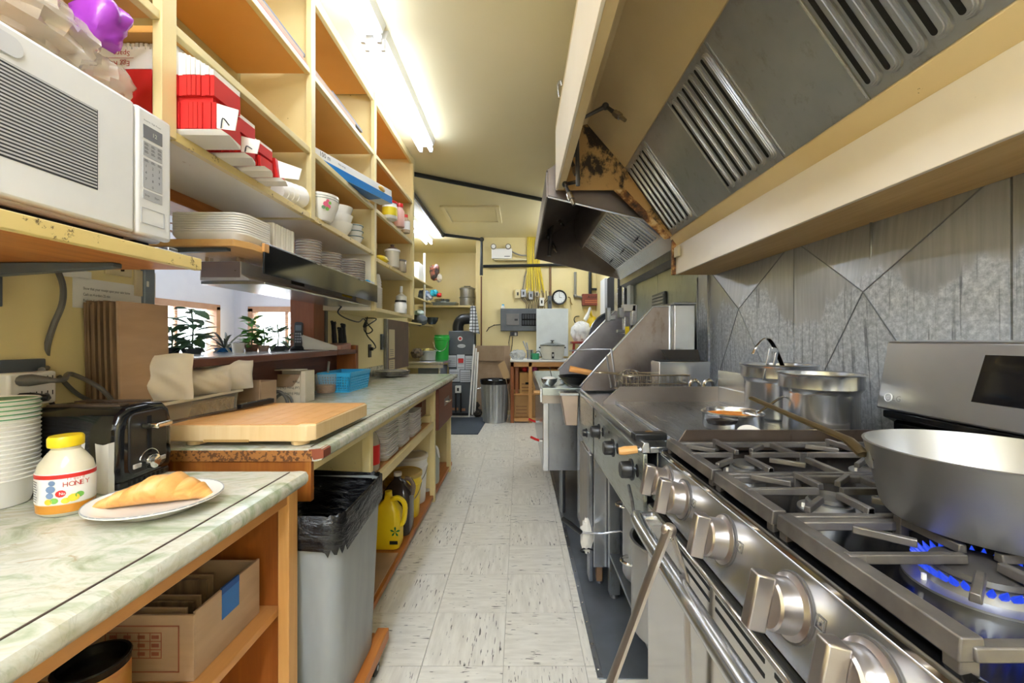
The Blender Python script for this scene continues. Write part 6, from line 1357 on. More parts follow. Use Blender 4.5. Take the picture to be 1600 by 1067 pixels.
bx('door', m_steel('door_panel', '8f8a84', 'a59f98', .35, 2, dirt='5a4430'), fr, .345, .354, 2.10, 2.40, .14, .64, .003); bx('door_post', BROWN if False else STEELDK, fr, .335, .353, 2.02, 2.09, .05, .66, .003)
black_knob(fr, 2.12, .745, .352, .018, .03, False)
bx('angle_post', mat('rusty_post', '7a5c42', '94785c', rough=.5, metal=.4), fr, .37, .40, 2.02, 2.05, .05, .66, .003)
# drip box hooked on the front
dbx = thing('drip_box', 'steel grease catch box hooked on the fryer front', 'box', (.31, 2.5, .68)); a, b = at(876, 615, 2.46), at(904, 665, 2.46)
MB().hexa([(a.x + .03, 2.46, b.z), (b.x - .005, 2.46, b.z), (b.x - .005, 2.56, b.z), (a.x + .03, 2.56, b.z), (a.x, 2.46, a.z - .0), (b.x, 2.46, a.z), (b.x, 2.58, a.z), (a.x, 2.58, a.z)]).build('box_body', m_steel('pinkish_steel', 'b3a296', 'c4b4a8', .3, 2), dbx, bevel=.004)
MB().box(a.x - .004, b.x + .002, 2.455, 2.585, a.z - .012, a.z + .003).build('box_rim', STEEL, dbx, bevel=.002)
# fryer basket
fb = thing('fryer_basket', 'chrome wire fryer basket resting across the fryer', 'basket', (.72, 2.3, GZ))
WIRE = mat('wire_chrome', 'b9b2a6', rough=.25, metal=1); bx0, bx1, by0, by1, z0, z1 = .52, .86, 2.12, 2.19, GZ + .03, GZ + .115
for zz in (z0, (z0 + z1) / 2, z1): MB().tube([(bx0, by0, zz), (bx1, by0, zz), (bx1, by1 + .1, zz), (bx0, by1 + .1, zz)], .004 if zz != (z0 + z1) / 2 else .0025, 6, closed=True).build('hoop', WIRE, fb)
for i in range(18):
    xx = bx0 + (bx1 - bx0) * i / 17; MB().tube([(xx, by0, z1), (xx, by0, z0), (xx, by1 + .1, z0), (xx, by1 + .1, z1)], .002, 4).build('wire', WIRE, fb)
for i in range(6):
    yy = by0 + (by1 + .1 - by0) * i / 5; MB().tube([(bx0, yy, z1), (bx0, yy, z0), (bx1, yy, z0), (bx1, yy, z1)], .002, 4).build('wire', WIRE, fb)
MB().tube(smoothpts([(bx0, by0 + .03, z1), (.44, by0 + .03, z1 + .01), (.40, by0 + .05, z1 + .01), (.40, by0 + .11, z1 + .01), (.44, by0 + .13, z1 + .01), (bx0, by0 + .13, z1)], 4), .004, 6).build('basket_handle', WIRE, fb)
t = thing('wire_skimmer', 'round wire skimmer heaped on the fryer basket', 'skimmer', (.66, 2.24, z1)); c = at(985, 578, 2.24)
for k in range(6): MB().tube(arc(c + V((0, .0, -.03)), .055, .1 + .0 * k, PI - .1, 12, (math.cos(k * PI / 6), math.sin(k * PI / 6), 0), (0, 0, .6)), .0022, 4).build('wire', WIRE, t)
MB().tube(arc(c + V((0, 0, -.03)), .055, 0, 2 * PI, 24, (1, 0, 0), (0, 1, 0)), .003, 5).build('hoop', WIRE, t)
t = thing('basket_rack', 'steel wire basket hanger standing at the fryer edge', 'rack', tuple(at(950, 605, 2.35))); MB().tube([at(925, 546, 2.45), at(955, 546, 2.4), at(963, 605, 2.3), at(955, 606, 2.3), at(948, 556, 2.4)], .006, 6).build('wire_frame', STEELDK, t); MB().tube([at(890, 548, 2.55), at(925, 546, 2.45)], .005, 6).build('wire_arm', STEELDK, t)
t = thing('faucet_valves', 'pair of curved chrome taps on a steel plate behind the griddle', 'tap', tuple(at(1100, 595, 2.05))); bx('plate', STEEL, t, .955, .975, 1.66, 2.02, GZ + .02, GZ + .15, .002)
for px in (1083, 1105): MB().tube(smoothpts([at(px - 5, 607, 2.06), at(px - 3, 597, 2.06), at(px + 4, 594, 2.06), at(px + 9, 598, 2.06), at(px + 10, 606, 2.06)], 4), .009, 8).build('tap', CHROME, t)
# wok range
wk = thing('wok_range', 'stainless wok range with deep front at the far end of the line', 'stove', (.65, 3.5, 0))
bx('body', STEELDK, wk, .185, 1.12, 2.90, 4.3, .31, .83, .004); bx('front_edge', STEELZ, wk, .160, .20, 2.885, 4.3, .31, .84, .004); bx('worktop', PANELG, wk, .15, 1.12, 2.78, 4.3, .845, .895, .004); bx('front_lip', STEELX, wk, .135, .15, 2.78, 4.3, .80, .89, .002)
bx('apron', m_steel('apron_steel', 'a39a92', 'b8afa6', .3, 0), wk, .15, .31, 2.86, 2.884, .78, .844, .002)
for q in ((.30, 2.95), (.30, 4.2), (1.0, 2.95), (1.0, 4.2)): MB().tube([(q[0], q[1], 0), (q[0], q[1], .31)], .022, 10).build('leg', STEELDK, wk)
sp = [at(874, 578, 3.35), at(960, 487, 3.35), at(984, 487, 3.35), at(990, 590, 3.35), at(874, 590, 3.35)]; MB().prism([(p.x, p.z) for p in sp], 1, 3.34, 3.35).build('splash_panel', m_steel('blue_splash', '878487', 'a3a0a5', .3, 0, big=4), wk); MB().tube([at(872, 578, 3.34), at(960, 486, 3.34)], .008, 8).build('panel_bead', STEEL, wk)
bx('backsplash', STEELDK, wk, 1.08, 1.13, 2.80, 4.3, .86, H + .12, .003)
for yy, zz in ((2.90, 1.218 - 158 * 2.9 / 655), (3.55, .52)):
    v_ = MB().tube([(.165, yy, zz), (.135, yy, zz)], .012, 8).build('gas_valve', STEEL, wk); MB().tube([(.137, yy, zz), (.11, yy - .01, zz + .01), (.075, yy - .015, zz + .028)], .009, 8).build('valve_lever', REDP, v_)
t = thing('wok', 'black wok with long wooden handle resting before the splash panel', 'wok', tuple(at(905, 595, 2.7))); c = at(903, 600, 2.75)
MB().lathe([(0, 0), (.05, .004), (.10, .03), (.14, .075), (.144, .076), (.10, .034), (.05, .008), (0, .005)], (c.x + .02, 2.82, .897), 32).build('wok_bowl', mat('wok_black', '17181a', rough=.3, metal=.5), t); MB().tube([at(950, 586, 2.62), at(925, 583, 2.62), at(890, 576, 2.62)], [.016, .018, .020], 10).build('wood_handle', mat('handle_orange', 'c98a48', 'd9a05c', rough=.45), t); MB().tube([at(950, 586, 2.62), at(962, 588, 2.66)], .012, 8).build('ferrule', BLACKP, t)
c = at(858, 604, 2.92); t = thing('metal_bowl', 'small steel bowl heaped with salt on the wok range edge', 'bowl', c); MB().lathe([(0, 0), (.03, 0), (.052, .025), (.058, .05), (.054, .05), (.03, .008), (0, .006)], (c.x, c.y, .896), 28).build('bowl_body', STEELZ, t); MB().ball((c.x, c.y, .942), .05, .05, .018, 16, 8).build('salt', WHITEP, t); MB().tube([(c.x + .02, c.y, .94), (c.x + .005, c.y, 1.02)], .003, 6).build('spoon_handle', STEEL, t)
c = at(885, 602, 3.05); t = thing('metal_bowl', 'low steel seasoning bowl beside the salt bowl', 'bowl', c); MB().lathe([(0, 0), (.03, 0), (.055, .03), (.051, .03), (.03, .006), (0, .005)], (c.x, c.y, .896), 24).build('bowl_body', STEELZ, t); MB().ball((c.x, c.y, .918), .045, .045, .012, 14, 6).build('seasoning', mat('seasoning', '6f675c', 'a79c8c', rough=.7, scale=40), t)
t = thing('wood_stick', 'wooden stick handle poking out from the wok range front', 'stick', tuple(at(845, 614, 2.86))); MB().tube([at(834, 613, 2.84), at(860, 614, 2.84)], .016, 10).build('wood_handle', mat('stick_tan', 'b98a50', rough=.5), t); MB().tube([at(860, 614, 2.84), at(882, 614, 2.84)], .012, 8).build('ferrule', STEEL, t)
# hanging wok lid and clamps
t = thing('wok_cover', 'round dark wok cover leaning behind the splash panels', 'lid', tuple(at(950, 530, 3.7))); c = at(962, 528, 3.7); MB().lathe([(0, .03), (.08, .02), (.2, .004), (.235, 0), (.235, -.006), (0, .02)], c, 36, T=M4.Rotation(-1.35, 3, 'Y') @ M4.Rotation(1.2, 3, 'X') if False else M4.Rotation(1.45, 3, 'X')).build('lid_dome', mat('lid_dark', '3a3a3e', '4a4a4e', rough=.35, metal=.6), t); MB().tube(arc(c + V((0, -.004, 0)), .236, 0, 2 * PI, 36, (1, 0, 0), (0, .1, 1)), .006, 6).build('lid_rim', STEEL, t)
t = thing('tap_fitting', 'clutter of grey pipe clamps and taps above the splash panels', 'fitting', tuple(at(970, 490, 3.0)))
for (x0, x1, y0, y1, m_) in ((947, 953, 481, 502, STEELDK), (950, 961, 493, 500, STEELDK), (966, 974, 481, 497, STEELDK), (972, 992, 476, 487, mat('pale_clamp', 'b9b6ac', rough=.4)), (986, 994, 477, 508, STEEL), (964, 976, 515, 520, STEELDK), (974, 980, 495, 522, STEEL)):
    a, b = at(x0, y1, 3.0), at(x1, y0, 3.0); MB().box(a.x, b.x, 2.97, 3.03, a.z, b.z).build('clamp', m_, t, bevel=.004)
bx('yellow_tag', YELP, t, at(977, 0, 2.96).x, at(983, 0, 2.96).x, 2.955, 2.962, at(0, 524, 2.96).z, at(0, 510, 2.96).z, 0)
t = thing('wall_vent', 'louvred black vent on the steel wall above the fryer flue', 'vent', tuple(gx(1030, 470, WR)))
ya, yb = gx(1042, 450, WR).y, gx(1022, 450, WR).y; bx('frame', DKGREY, t, WR - .02, WR - .003, ya, yb, H + .18, H + .40, .003)
for k in range(7): bx('slat', STEELDK, t, WR - .028, WR - .0205, ya + .02, yb - .02, H + .20 + .027 * k, H + .215 + .027 * k, .001)
# pots under the griddle
t = thing('stock_pot', 'tall aluminium stock pot under the griddle beside the oven door', 'pot', (.52, 1.42, .216)); c = V((.525, 1.45, .2165)); r = .135
MB().lathe([(0, 0), (r * .96, 0), (r, .01), (r, .30), (r * 1.04, .305), (r * 1.04, .312), (r * .97, .312), (r * .95, .30), (r * .95, .02), (0, .015)], c, 40).build('pot_body', ALU, t); MB().tube(arc(c + V((-r, .03, .22)), .03, PI / 2, 1.5 * PI, 10, (1, 0, 0), (0, 1, 0)), .006, 8).build('loop_handle', CHROME, t)
t = thing('stock_pot', 'darker stock pot behind the tall aluminium one', 'pot', (.6, 1.72, .216)); c = V((.56, 1.78, .2165)); MB().lathe([(0, 0), (.115, 0), (.12, .01), (.12, .36), (.125, .364), (.118, .37), (.113, .35), (.113, .02), (0, .015)], c, 36).build('pot_body', ALU, t); MB().tube(arc(c + V((-.12, 0, .3)), .03, PI / 2, 1.5 * PI, 10, (1, 0, 0), (0, 1, 0)), .006, 8).build('loop_handle', CHROME, t)
# rag, pan hanging near the leg
t = thing('frying_pan', 'pan with black handle poking into the aisle below the griddle', 'pan', tuple(at(915, 825, 2.0))); MB().tube([at(879, 810, 2.0), at(890, 818, 2.0), at(908, 832, 2.0)], [.010, .013, .011], 10).build('grip', BLACKP, t); MB().tube([at(908, 832, 2.0), at(940, 834, 1.95), at(970, 829, 1.9), at(985, 836, 1.88)], .008, 8, sq=.5).build('handle', STEEL, t); c = V((.56, 1.74, at(985, 836, 1.88).z - .01))
t = thing('rag', 'white rag hanging from the black handled pan', 'cloth', tuple(at(915, 840, 2.02))); MB().ball(at(917, 836, 2.03), .03, .03, .08, 16, 14, fn=wr(.15, 7, 3)).build('cloth', mat('rag_white', 'e3ded4', rough=.8), t)
MB().tube([at(907 + 19 * (.5 + .5 * math.cos(a)), 860 + 3 * math.sin(a), 2.03 + .02 * math.sin(a)) for a in [2 * PI * k / 14 for k in range(14)]], .004, 6, closed=True).build('tie', BLACKP, t)
# steel floor sheet
t = thing('floor_plate', 'grey riveted steel sheet on the floor under the cooking line', 'floor plate', (.6, 3.0, 0)); t['kind'] = 'structure'
FPM = m_steel('floor_steel', '686d74', '7f858d', .4, 1, metal=.7); bx('sheet', FPM, t, .285, WR, 1.50, 4.4, .0005, .004, .001); bx('edge_strip', STEELDK, t, .278, .30, 1.50, 4.4, .004, .0065, .001)
for k in range(22): MB().lathe([(0, 0), (.005, 0), (.003, .002), (0, .002)], (.289, 1.54 + .13 * k, .0065), 8).build('rivet', CHROME, t)
# ================================================================ FAR WALL
D = 6.78
def fb(name, m_, parent, x0, x1, y0, y1, d0, d1, bevel=.004, **kw):     # a box by the outline of its near face at distance d0, reaching back to d1
    a, b = at(x0, y1, d0), at(x1, y0, d0); return MB().box(a.x, b.x, d0, d1, a.z, b.z).build(name, m_, parent, bevel=bevel, **kw)
def fl_(px, py, d=D): return tuple(at(px, py, d))
t = thing('emergency_light', 'white emergency light box with two round lamps on the back wall', 'emergency light', fl_(784, 405)); fb('box', WHITEP, t, 768, 800, 388, 404, 6.68, 6.795, .01)
fb('base_tray', mat('tray_cream', 'cfc39a', rough=.5), t, 772, 823, 404.5, 406.5, 6.70, 6.795, .002)
for px in (771, 794):
    h_ = MB().lathe([(0, 0), (.045, .0), (.045, .03), (.03, .06), (0, .06)], at(px, 385, 6.66), 18, T=M4.Rotation(-PI / 2, 3, 'X')).build('lamp_head', mat('lamp_chrome', '9a9a98', rough=.2, metal=.8), t); MB().lathe([(0, 0), (.032, 0), (0, -.004)], at(px, 385, 6.655), 16, T=M4.Rotation(-PI / 2, 3, 'X')).build('lens', WHITEP, h_)
lines('maker_print', [(0, 0, .09, .012)], at(788, 401, 6.679), (1, 0, 0), (0, 0, 1), GREYINK, t)
MB().tube(smoothpts([at(800, 393, 6.74), at(808, 397, 6.74), at(815, 399, 6.74), at(823, 399, 6.74)], 4), .012).build('conduit', STEELDK, t)
# cables
YC = mat('yellow_cable', 'd8bd2a', 'e3cc3c', rough=.4); BC = mat('tan_cable', '6f5634', '3a3128', rough=.5, rnd=True)
rnd = random.Random(11)
for k in range(11):
    x0 = 824.5 + k * 1.85 + rnd.uniform(-.4, .4); x1 = 822 + k * 2.9 + rnd.uniform(-1, 1); bot = 452 + rnd.uniform(-2, 6)
    o = MB().tube(smoothpts([at(x0, 369, 6.765), at(x0 + rnd.uniform(-1, 1), 395, 6.76), at(x0 + rnd.uniform(-.6, .6), 415, 6.765), at((x0 + x1) / 2, 432, 6.765), at(x1, bot, 6.77)], 4), .0085, 6).build('yellow_cable', YC)
    tag(o, 'yellow electric cable dropping from the ceiling, %s from the left' % 'first second third fourth fifth sixth seventh eighth ninth tenth eleventh'.split()[k], 'cable', 'yellow cables on the back wall')
for k in range(12):
    x0 = 815 + k * 3.9 + rnd.uniform(-1, 1); x1 = 822 + k * 2.6
    o = MB().tube(smoothpts([at(x0, 456 + rnd.uniform(-2, 2), 6.775), at(x0 + rnd.uniform(-2, 2), 466, 6.77), at(x1, 474, 6.77), at(x1 + rnd.uniform(-1, 1), 483, 6.775)], 4), .006, 5).build('tan_cable', BC)
    tag(o, 'dark cable looping from the boxes into the breaker panel, %s from the left' % 'first second third fourth fifth sixth seventh eighth ninth tenth eleventh twelfth'.split()[k], 'cable', 'dark cables over the breaker panel')
pipe('grey cable running up from the junction boxes beside the yellow cables', [at(817, 452, 6.77), at(820, 432, 6.77), at(825, 418, 6.77)], .008, GREYINK)
pipe('brown conduit down to the clock', [at(860, 414, 6.77), at(860, 462, 6.77)], .018, mat('conduit_brown', '7a5a3c', rough=.5))
for (nm, lab, q, m_) in (('junction_box', 'cream junction box leftmost in the row', (805, 813, 452, 466), mat('box_cream', 'd8caa0', rough=.5)), ('junction_box', 'grey junction box next to the cream one', (814, 822, 452, 464), STEELDK), ('junction_box', 'grey junction box with dark switch under the yellow cables', (826, 833, 455, 468), STEELDK), ('junction_box', 'white switch box low in the row of boxes', (843, 850, 465, 478), WHITEP), ('junction_box', 'dark tall box beside the clock', (856, 862, 462, 482), DKGREY), ('junction_box', 'small pale box under the tan cables', (836, 842, 456, 463), mat('box_pale', 'b9b0a0', rough=.5))):
    t = thing(nm, lab, 'electrical box', fl_((q[0] + q[1]) / 2, q[3])); fb('box', m_, t, *q, 6.735, 6.795, .004); cx_ = (q[0] + q[1]) / 2; cy_ = (q[2] + q[3]) / 2; fb('switch', BLACKP, t, cx_ - 1.2, cx_ + 1.2, cy_ - 2.5, cy_ + 2.5, 6.728, 6.734, .001)
c = at(874, 464.5, 6.74); t = thing('wall_clock', 'round black rimmed wall clock', 'clock', tuple(c)); RX = M4.Rotation(PI / 2, 3, 'X')
MB().lathe([(0, -.03), (.118, -.03), (.122, 0), (.114, .018), (.094, .014), (.092, .004)], c, 40, T=RX).build('case', BLACKP, t); MB().lathe([(0, .006), (.093, .006), (.0935, .005)], c, 32, T=RX).build('dial', mat('dial_white', 'e3e6e8', rough=.4), t)
for k in range(12): a = k * PI / 6; q = c + V((.077 * math.sin(a), -.0075, .077 * math.cos(a))); text('numeral', str(12 if k == 0 else k), .022, q + V((-.008 if k not in (0, 10, 11) else -.013, 0, -.008)), (1, 0, 0), (0, 0, 1), INK, t)
for (a, l_, w_) in ((-.05, .065, .006), (1.75, .045, .008)): u = V((math.sin(a), 0, math.cos(a))); v_ = V((u.z, 0, -u.x)) * w_ / 2; o_ = c + V((0, -.0095, 0)); MB().add([o_ - v_, o_ + v_, o_ + u * l_ + v_ * .5, o_ + u * l_ - v_ * .5], [(0, 1, 2, 3)]).build('hand', INK, t, smooth=0)
# breaker panel
t = thing('breaker_panel', 'dark grey open breaker panel on the back wall', 'breaker panel', fl_(811, 517)); fb('case', DKGREY, t, 782, 841, 482, 517, 6.70, 6.795, .006); dd = fb('door', mat('panel_door', '63605e', '6e6a68', rough=.35), t, 791, 811, 490, 508, 6.692, 6.699, .003); fb('latch', BLACKP, dd, 804, 809, 498, 501, 6.685, 6.691, .001)
fb('breaker_bay', DARK, t, 815, 840, 490, 509, 6.696, 6.699, 0)
for i in range(6):
    for j in range(2): fb('breaker', mat('breaker_black', '2a2c30', rough=.4), t, 816 + i * 4, 819 + i * 4, 491 + j * 9.5, 498 + j * 9.5, 6.685, 6.695, .002)
jar('small blue topped bottle standing on the breaker panel', 786, 6.73, at(0, 482, 6.73).z + .002, .03, .045, WHITEP, BLUEP, .02, .02, 'spray_bottle', cat='bottle')
t = thing('wall_outlet', 'black outlet with plugs under the breaker panel', 'outlet', fl_(802, 525)); fb('plate', mat('outlet_brown', '3c3530', rough=.4), t, 797, 809, 518, 525, 6.785, 6.799, .002); fb('plug', BLACKP, t, 799, 802, 520, 524, 6.76, 6.784, .002); fb('socket', WHITEP, t, 804, 807, 519.5, 524, 6.78, 6.784, .001)
pipe('thin black cord curling left from the breaker panel', smoothpts([at(782, 507, 6.77), at(772, 508, 6.77), at(764, 512, 6.77), at(760, 518, 6.77)], 3)[::3], .007, BLACKP, 'power_cord')
pipe('black cord hanging below the outlet', smoothpts([at(797, 524, 6.77), at(795, 535, 6.77), at(796, 548, 6.77)], 3)[::3], .006, BLACKP, 'power_cord'); pipe('second black cord below the outlet to the rice cooker', smoothpts([at(801, 526, 6.77), at(800, 540, 6.77), at(797, 556, 6.77)], 3)[::3], .006, BLACKP, 'power_cord')
# table with rice cooker
TZ = at(0, 562, 6.15).z
tb_ = thing('side_table', 'wooden framed side table with white top at the back wall', 'table', fl_(845, 663, 6.1))
a, b = at(797, 0, 6.1), at(905, 0, 6.1); fz = 0
bx('table_top', WHITEP, tb_, a.x, b.x, 6.08, 6.72, TZ - .03, TZ, .004); bx('top_rail', PINEX, tb_, a.x + .01, b.x - .01, 6.10, 6.13, TZ - .10, TZ - .031)
for xx in (a.x + .005, a.x + .27, b.x - .06):
    for yy in (6.10, 6.66): bx('leg', OAK if xx < a.x + .1 else PINE, tb_, xx, xx + .05, yy, yy + .05, .0, TZ - .031)
bx('lower_shelf', PINEX, tb_, a.x + .01, b.x - .02, 6.12, 6.68, .40, .42); bx('foot_rail', PINEX, tb_, a.x + .06, b.x - .02, 6.10, 6.13, .02, .07); bx('foot_shelf', PINEX, tb_, a.x + .01, b.x - .02, 6.14, 6.68, .05, .07); bx('back_board', OAK, tb_, a.x + .01, b.x - .02, 6.712, 6.72, .07, TZ - .04)
t = thing('cutting_board', 'large white plastic cutting board standing behind the rice cooker', 'cutting board', fl_(863, 556, 6.66)); fb('board', mat('board_white', 'c9cfcf', 'd4dada', rough=.4), t, 838, 888, 482, 556.5, 6.60, 6.625, .006)
c = at(863, 558, 6.28); t = thing('rice_cooker', 'white rice cooker with steel lid on the side table', 'rice cooker', (c.x, c.y, TZ)); z = TZ + .002
MB().lathe([(0, 0), (.15, 0), (.165, .01), (.178, .12), (.182, .2), (.178, .205), (0, .205)], (c.x, 6.28, z), 40).build('body', mat('cooker_white', 'd8d6ca', 'cfccc0', rough=.3), t); MB().lathe([(.19, 0), (.19, .008), (.17, .015), (.08, .04), (.02, .05), (0, .05)], (c.x, 6.28, z + .205), 40).build('lid', mat('lid_steel', '8a8c8a', rough=.2, metal=.9), t); MB().lathe([(0, 0), (.012, 0), (.012, .015), (.028, .02), (.028, .03), (0, .032)], (c.x, 6.28, z + .253), 18).build('lid_knob', BLACKP, t)
for s_ in (-1, 1): MB().box(c.x + s_ * .18 - .02, c.x + s_ * .18 + .02, 6.25, 6.31, z + .165, z + .185).build('side_handle', BLACKP, t, bevel=.004)
MB().box(c.x - .022, c.x + .012, 6.098, 6.12, z + .02, z + .11).build('switch_plate', BLACKP, t, bevel=.003); MB().box(c.x - .014, c.x + .004, 6.094, 6.099, z + .05, z + .085).build('switch', WHITEP, t, bevel=.002); MB().tube(smoothpts([(c.x - .16, 6.2, z + .03), (c.x - .20, 6.15, z + .12), (c.x - .25, 6.18, z + .10), (c.x - .26, 6.25, z + .01)], 4), .006, 6).build('cord', BLACKP, t)
t = thing('steel_tumbler', 'steel tumbler of utensils on the side table', 'tumbler', fl_(828, 558, 6.25)); c = at(828, 0, 6.25); MB().lathe([(0, 0), (.045, 0), (.05, .14), (.047, .14), (.042, .005), (0, .005)], (c.x, 6.25, z), 20).build('cup', STEELZ, t)
for (dx, h_) in ((-.10, .27), (-.05, .25)): MB().tube([(c.x, 6.25, z + .01), (c.x + dx, 6.27, z + h_)], [.006, .012], 8).build('utensil_handle', STEELDK, t)
t = thing('green_tub', 'small green plastic tub between tumbler and rice cooker', 'tub', fl_(839, 558, 6.2)); c = at(837, 0, 6.18); MB().lathe([(0, 0), (.05, 0), (.055, .09), (.05, .09), (.045, .005), (0, .005)], (c.x, 6.18, z), 20).build('tub', mat('tub_green', '3a9a6c', rough=.3), t)
t = thing('crumpled_wrap', 'crumpled clear plastic wrap on the left end of the side table', 'plastic wrap', fl_(810, 556, 6.25)); c = at(809, 0, 6.22); MB().ball((c.x, 6.22, z + .065), .11, .08, .075, 24, 14, fn=wr(.2, 6, 4)).build('wrap', m_glass('wrap_clear', 'd3d8da', .1, 1.4, .6), t)
def cart(label, q, d0, d1, m_=CARD, hole=False, name='carton'):
    t = thing(name, label, 'box', fl_((q[0] + q[1]) / 2, q[3], d0)); fb('carton', m_, t, *q, d0, d1, .004); cx_, cy_ = (q[0] + q[1]) / 2, (q[2] + q[3]) / 2
    if hole: fb('hand_hole', DARK, t, cx_ - 4, cx_ + 4, cy_ - 2, cy_ + 1.5, d0 - .003, d0 - .0005, 0)
    lines('print', [(.03, .05 + .05 * k, .16, .012) for k in range(3)], at(q[0], q[3], d0), (1, 0, 0), (0, 0, 1), mat('brown_ink', '7a5230', rough=.6), t); return t
cart('brown carton with hand hole on the middle shelf of the side table', (812, 838, 582, 616.5), 6.16, 6.5, mat('carton_tan', 'b0864c', 'c09658', rough=.7), True)
cart('large brown carton at the bottom of the side table', (803, 836, 617.5, 651.5), 6.16, 6.55, mat('carton_tan2', 'a8804e', 'b68e5a', rough=.7))
cart('wide orange brown carton under the rice cooker', (842, 880, 577, 615), 6.2, 6.5, mat('carton_orange', 'c08a3c', 'cf9c4e', rough=.6))
t = thing('brown_folder', 'brown board standing beside the carton with hand hole', 'board', fl_(808, 616, 6.2)); fb('board', OAK, t, 805, 810, 574, 616, 6.18, 6.5, .002)
t = thing('snack_bags', 'red and purple snack bags on top of the carton', 'bags', fl_(826, 582, 6.25))
for (px, m_) in ((820, REDP), (828, mat('bag_purple', '7a4a8c', rough=.4)), (835, mat('bag_pink', 'c8507a', rough=.4))): MB().ball(at(px, 577, 6.25), .045, .05, .04, 14, 9, fn=wr(.15, 6, px)).build('bag', m_, t)
# trash can
c = at(773, 0, 6.22); t = thing('trash_can', 'ribbed galvanised trash can with black liner', 'trash can', (c.x, 6.22, 0))
MB().lathe([(0, 0), (.175, 0), (.178, .03), (.180, .05), (.203, .53), (.205, .55), (.215, .60), (.212, .615), (.2, .60), (0, .1)], (c.x, 6.22, .001), 120, fn=lambda a, z_: 1 + (.022 * math.cos(a * 20) if .04 < z_ < .54 else 0)).build('can_body', m_steel('can_zinc', 'a0a4a7', 'b9bdbf', .38, 2, metal=.7), t, smooth=25)
MB().lathe([(.213, .56), (.222, .60), (.218, .625), (.2, .615), (.17, .45), (0, .43)], (c.x, 6.22, .001), 36, fn=lambda a, z_: 1 + .02 * math.sin(a * 7)).build('liner', LINM, t)
for s_ in (-1,): MB().tube(smoothpts([(c.x + s_ * .2, 6.15, .5), (c.x + s_ * .26, 6.15, .49), (c.x + s_ * .26, 6.2, .49), (c.x + s_ * .2, 6.24, .5)], 4), .008).build('side_handle', STEEL, t)
t = thing('flattened_carton', 'large flattened brown carton leaning behind the trash can', 'cardboard', fl_(765, 640, 6.7)); fb('sheet', mat('carton_grey', '9c8468', 'ab937a', rough=.75), t, 745, 797, 540, 641, 6.70, 6.72, .002); fb('upper_flap', mat('carton_grey2', '8f775c', 'a08a70', rough=.75), t, 741, 788, 541, 564, 6.66, 6.675, .002)
t = thing('flattened_carton', 'curled strip of carton standing between the can and the table', 'cardboard', fl_(790, 662, 6.3)); pts = [(779, 572), (785, 580), (790, 592), (794, 610), (796, 630), (795, 645), (791, 660)]
mb = MB(); vs = []
for (px, py) in pts:
    p = at(px, py, 6.03); vs += [p, p + V((.0, .03, 0.0)), p + V((.006, 0, 0)), p + V((.006, .03, 0))]
fs = []
for i in range(len(pts) - 1): k = 4 * i; fs += [(k, k + 1, k + 5, k + 4), (k + 2, k + 6, k + 7, k + 3), (k, k + 4, k + 6, k + 2), (k + 1, k + 3, k + 7, k + 5)]
mb.add(vs, fs + [(0, 2, 3, 1), (4 * 6, 4 * 6 + 1, 4 * 6 + 3, 4 * 6 + 2)]).build('sheet', CARD, t)
MB().hexa([at(778, 570, 6.0), at(788, 563, 6.0), at(798, 590, 6.0), at(787, 592, 6.0)] + [p + V((0, .02, 0)) for p in (at(778, 570, 6.0), at(788, 563, 6.0), at(798, 590, 6.0), at(787, 592, 6.0))]).build('bent_flap', mat('carton_pale', 'b99c72', rough=.75), t)
# red box, conduits, bags on the right part of the wall
t = thing('alarm_box', 'red brown control box with lettering beside the doorway', 'control box', fl_(924, 477)); fb('box', mat('box_red', '7a3a2c', '8a4836', rough=.5), t, 910, 938, 459, 477, 6.70, 6.795, .006); text('box_print', 'Ansul', .065, at(918, 466, 6.699), (1, 0, 0), (0, 0, 1), INK, t); lines('box_lines', [(.02, .03 + .03 * k, .2, .012) for k in range(2)], at(912, 476, 6.699), (1, 0, 0), (0, 0, 1), mat('orange_ink', 'c97a4c', rough=.5), t)
pipe('grey conduit dropping from the hood to the wall left of the red box', [at(899, 425, 6.76), at(899, 462, 6.76), at(910, 465, 6.76)], .022, mat('conduit_grey', '8d8c84', rough=.4, metal=.5)); pipe('dark pipe dropping from the hood into the red box', [at(922, 425, 6.75), at(922, 459, 6.75)], .026); pipe('dark pipe branching right above the red box', [at(922, 452, 6.75), at(941, 452, 6.75)], .02); pipe('thin grey conduit nearest the doorway', [at(940, 430, 6.77), at(940, 520, 6.77)], .014, MATS['conduit_grey']); pipe('dark pipe running down beside the hanging bags', [at(935, 478, 6.77), at(935, 505, 6.77)], .014)
t = thing('coat_hook', 'brass hook on the wall between clock and red box', 'hook', fl_(891, 470)); MB().tube(smoothpts([at(888, 464, 6.78), at(891, 466, 6.74), at(892, 472, 6.72), at(894, 476, 6.74)], 4), .008).build('hook', mat('brass_hook', '8a6a3c', rough=.4, metal=.7), t)
t = thing('shopping_bag', 'white plastic shopping bag hanging under the red box', 'bag', fl_(908, 535, 6.5)); MB().ball(at(908, 515, 6.5), .15, .12, .24, 30, 22, fn=lambda p: (1 - .5 * max(0, p.z)) * wr(.12, 9, 1)(p)).build('bag_body', mat('bag_white', 'dcdcda', 'e9e9e8', rough=.35), t); MB().tube(smoothpts([at(914, 500, 6.5), at(920, 488, 6.5), at(922, 480, 6.5)], 3), [.03] * 3 + [.022] * 3 + [.012], 8).build('bag_neck', MATS['bag_white'], t)
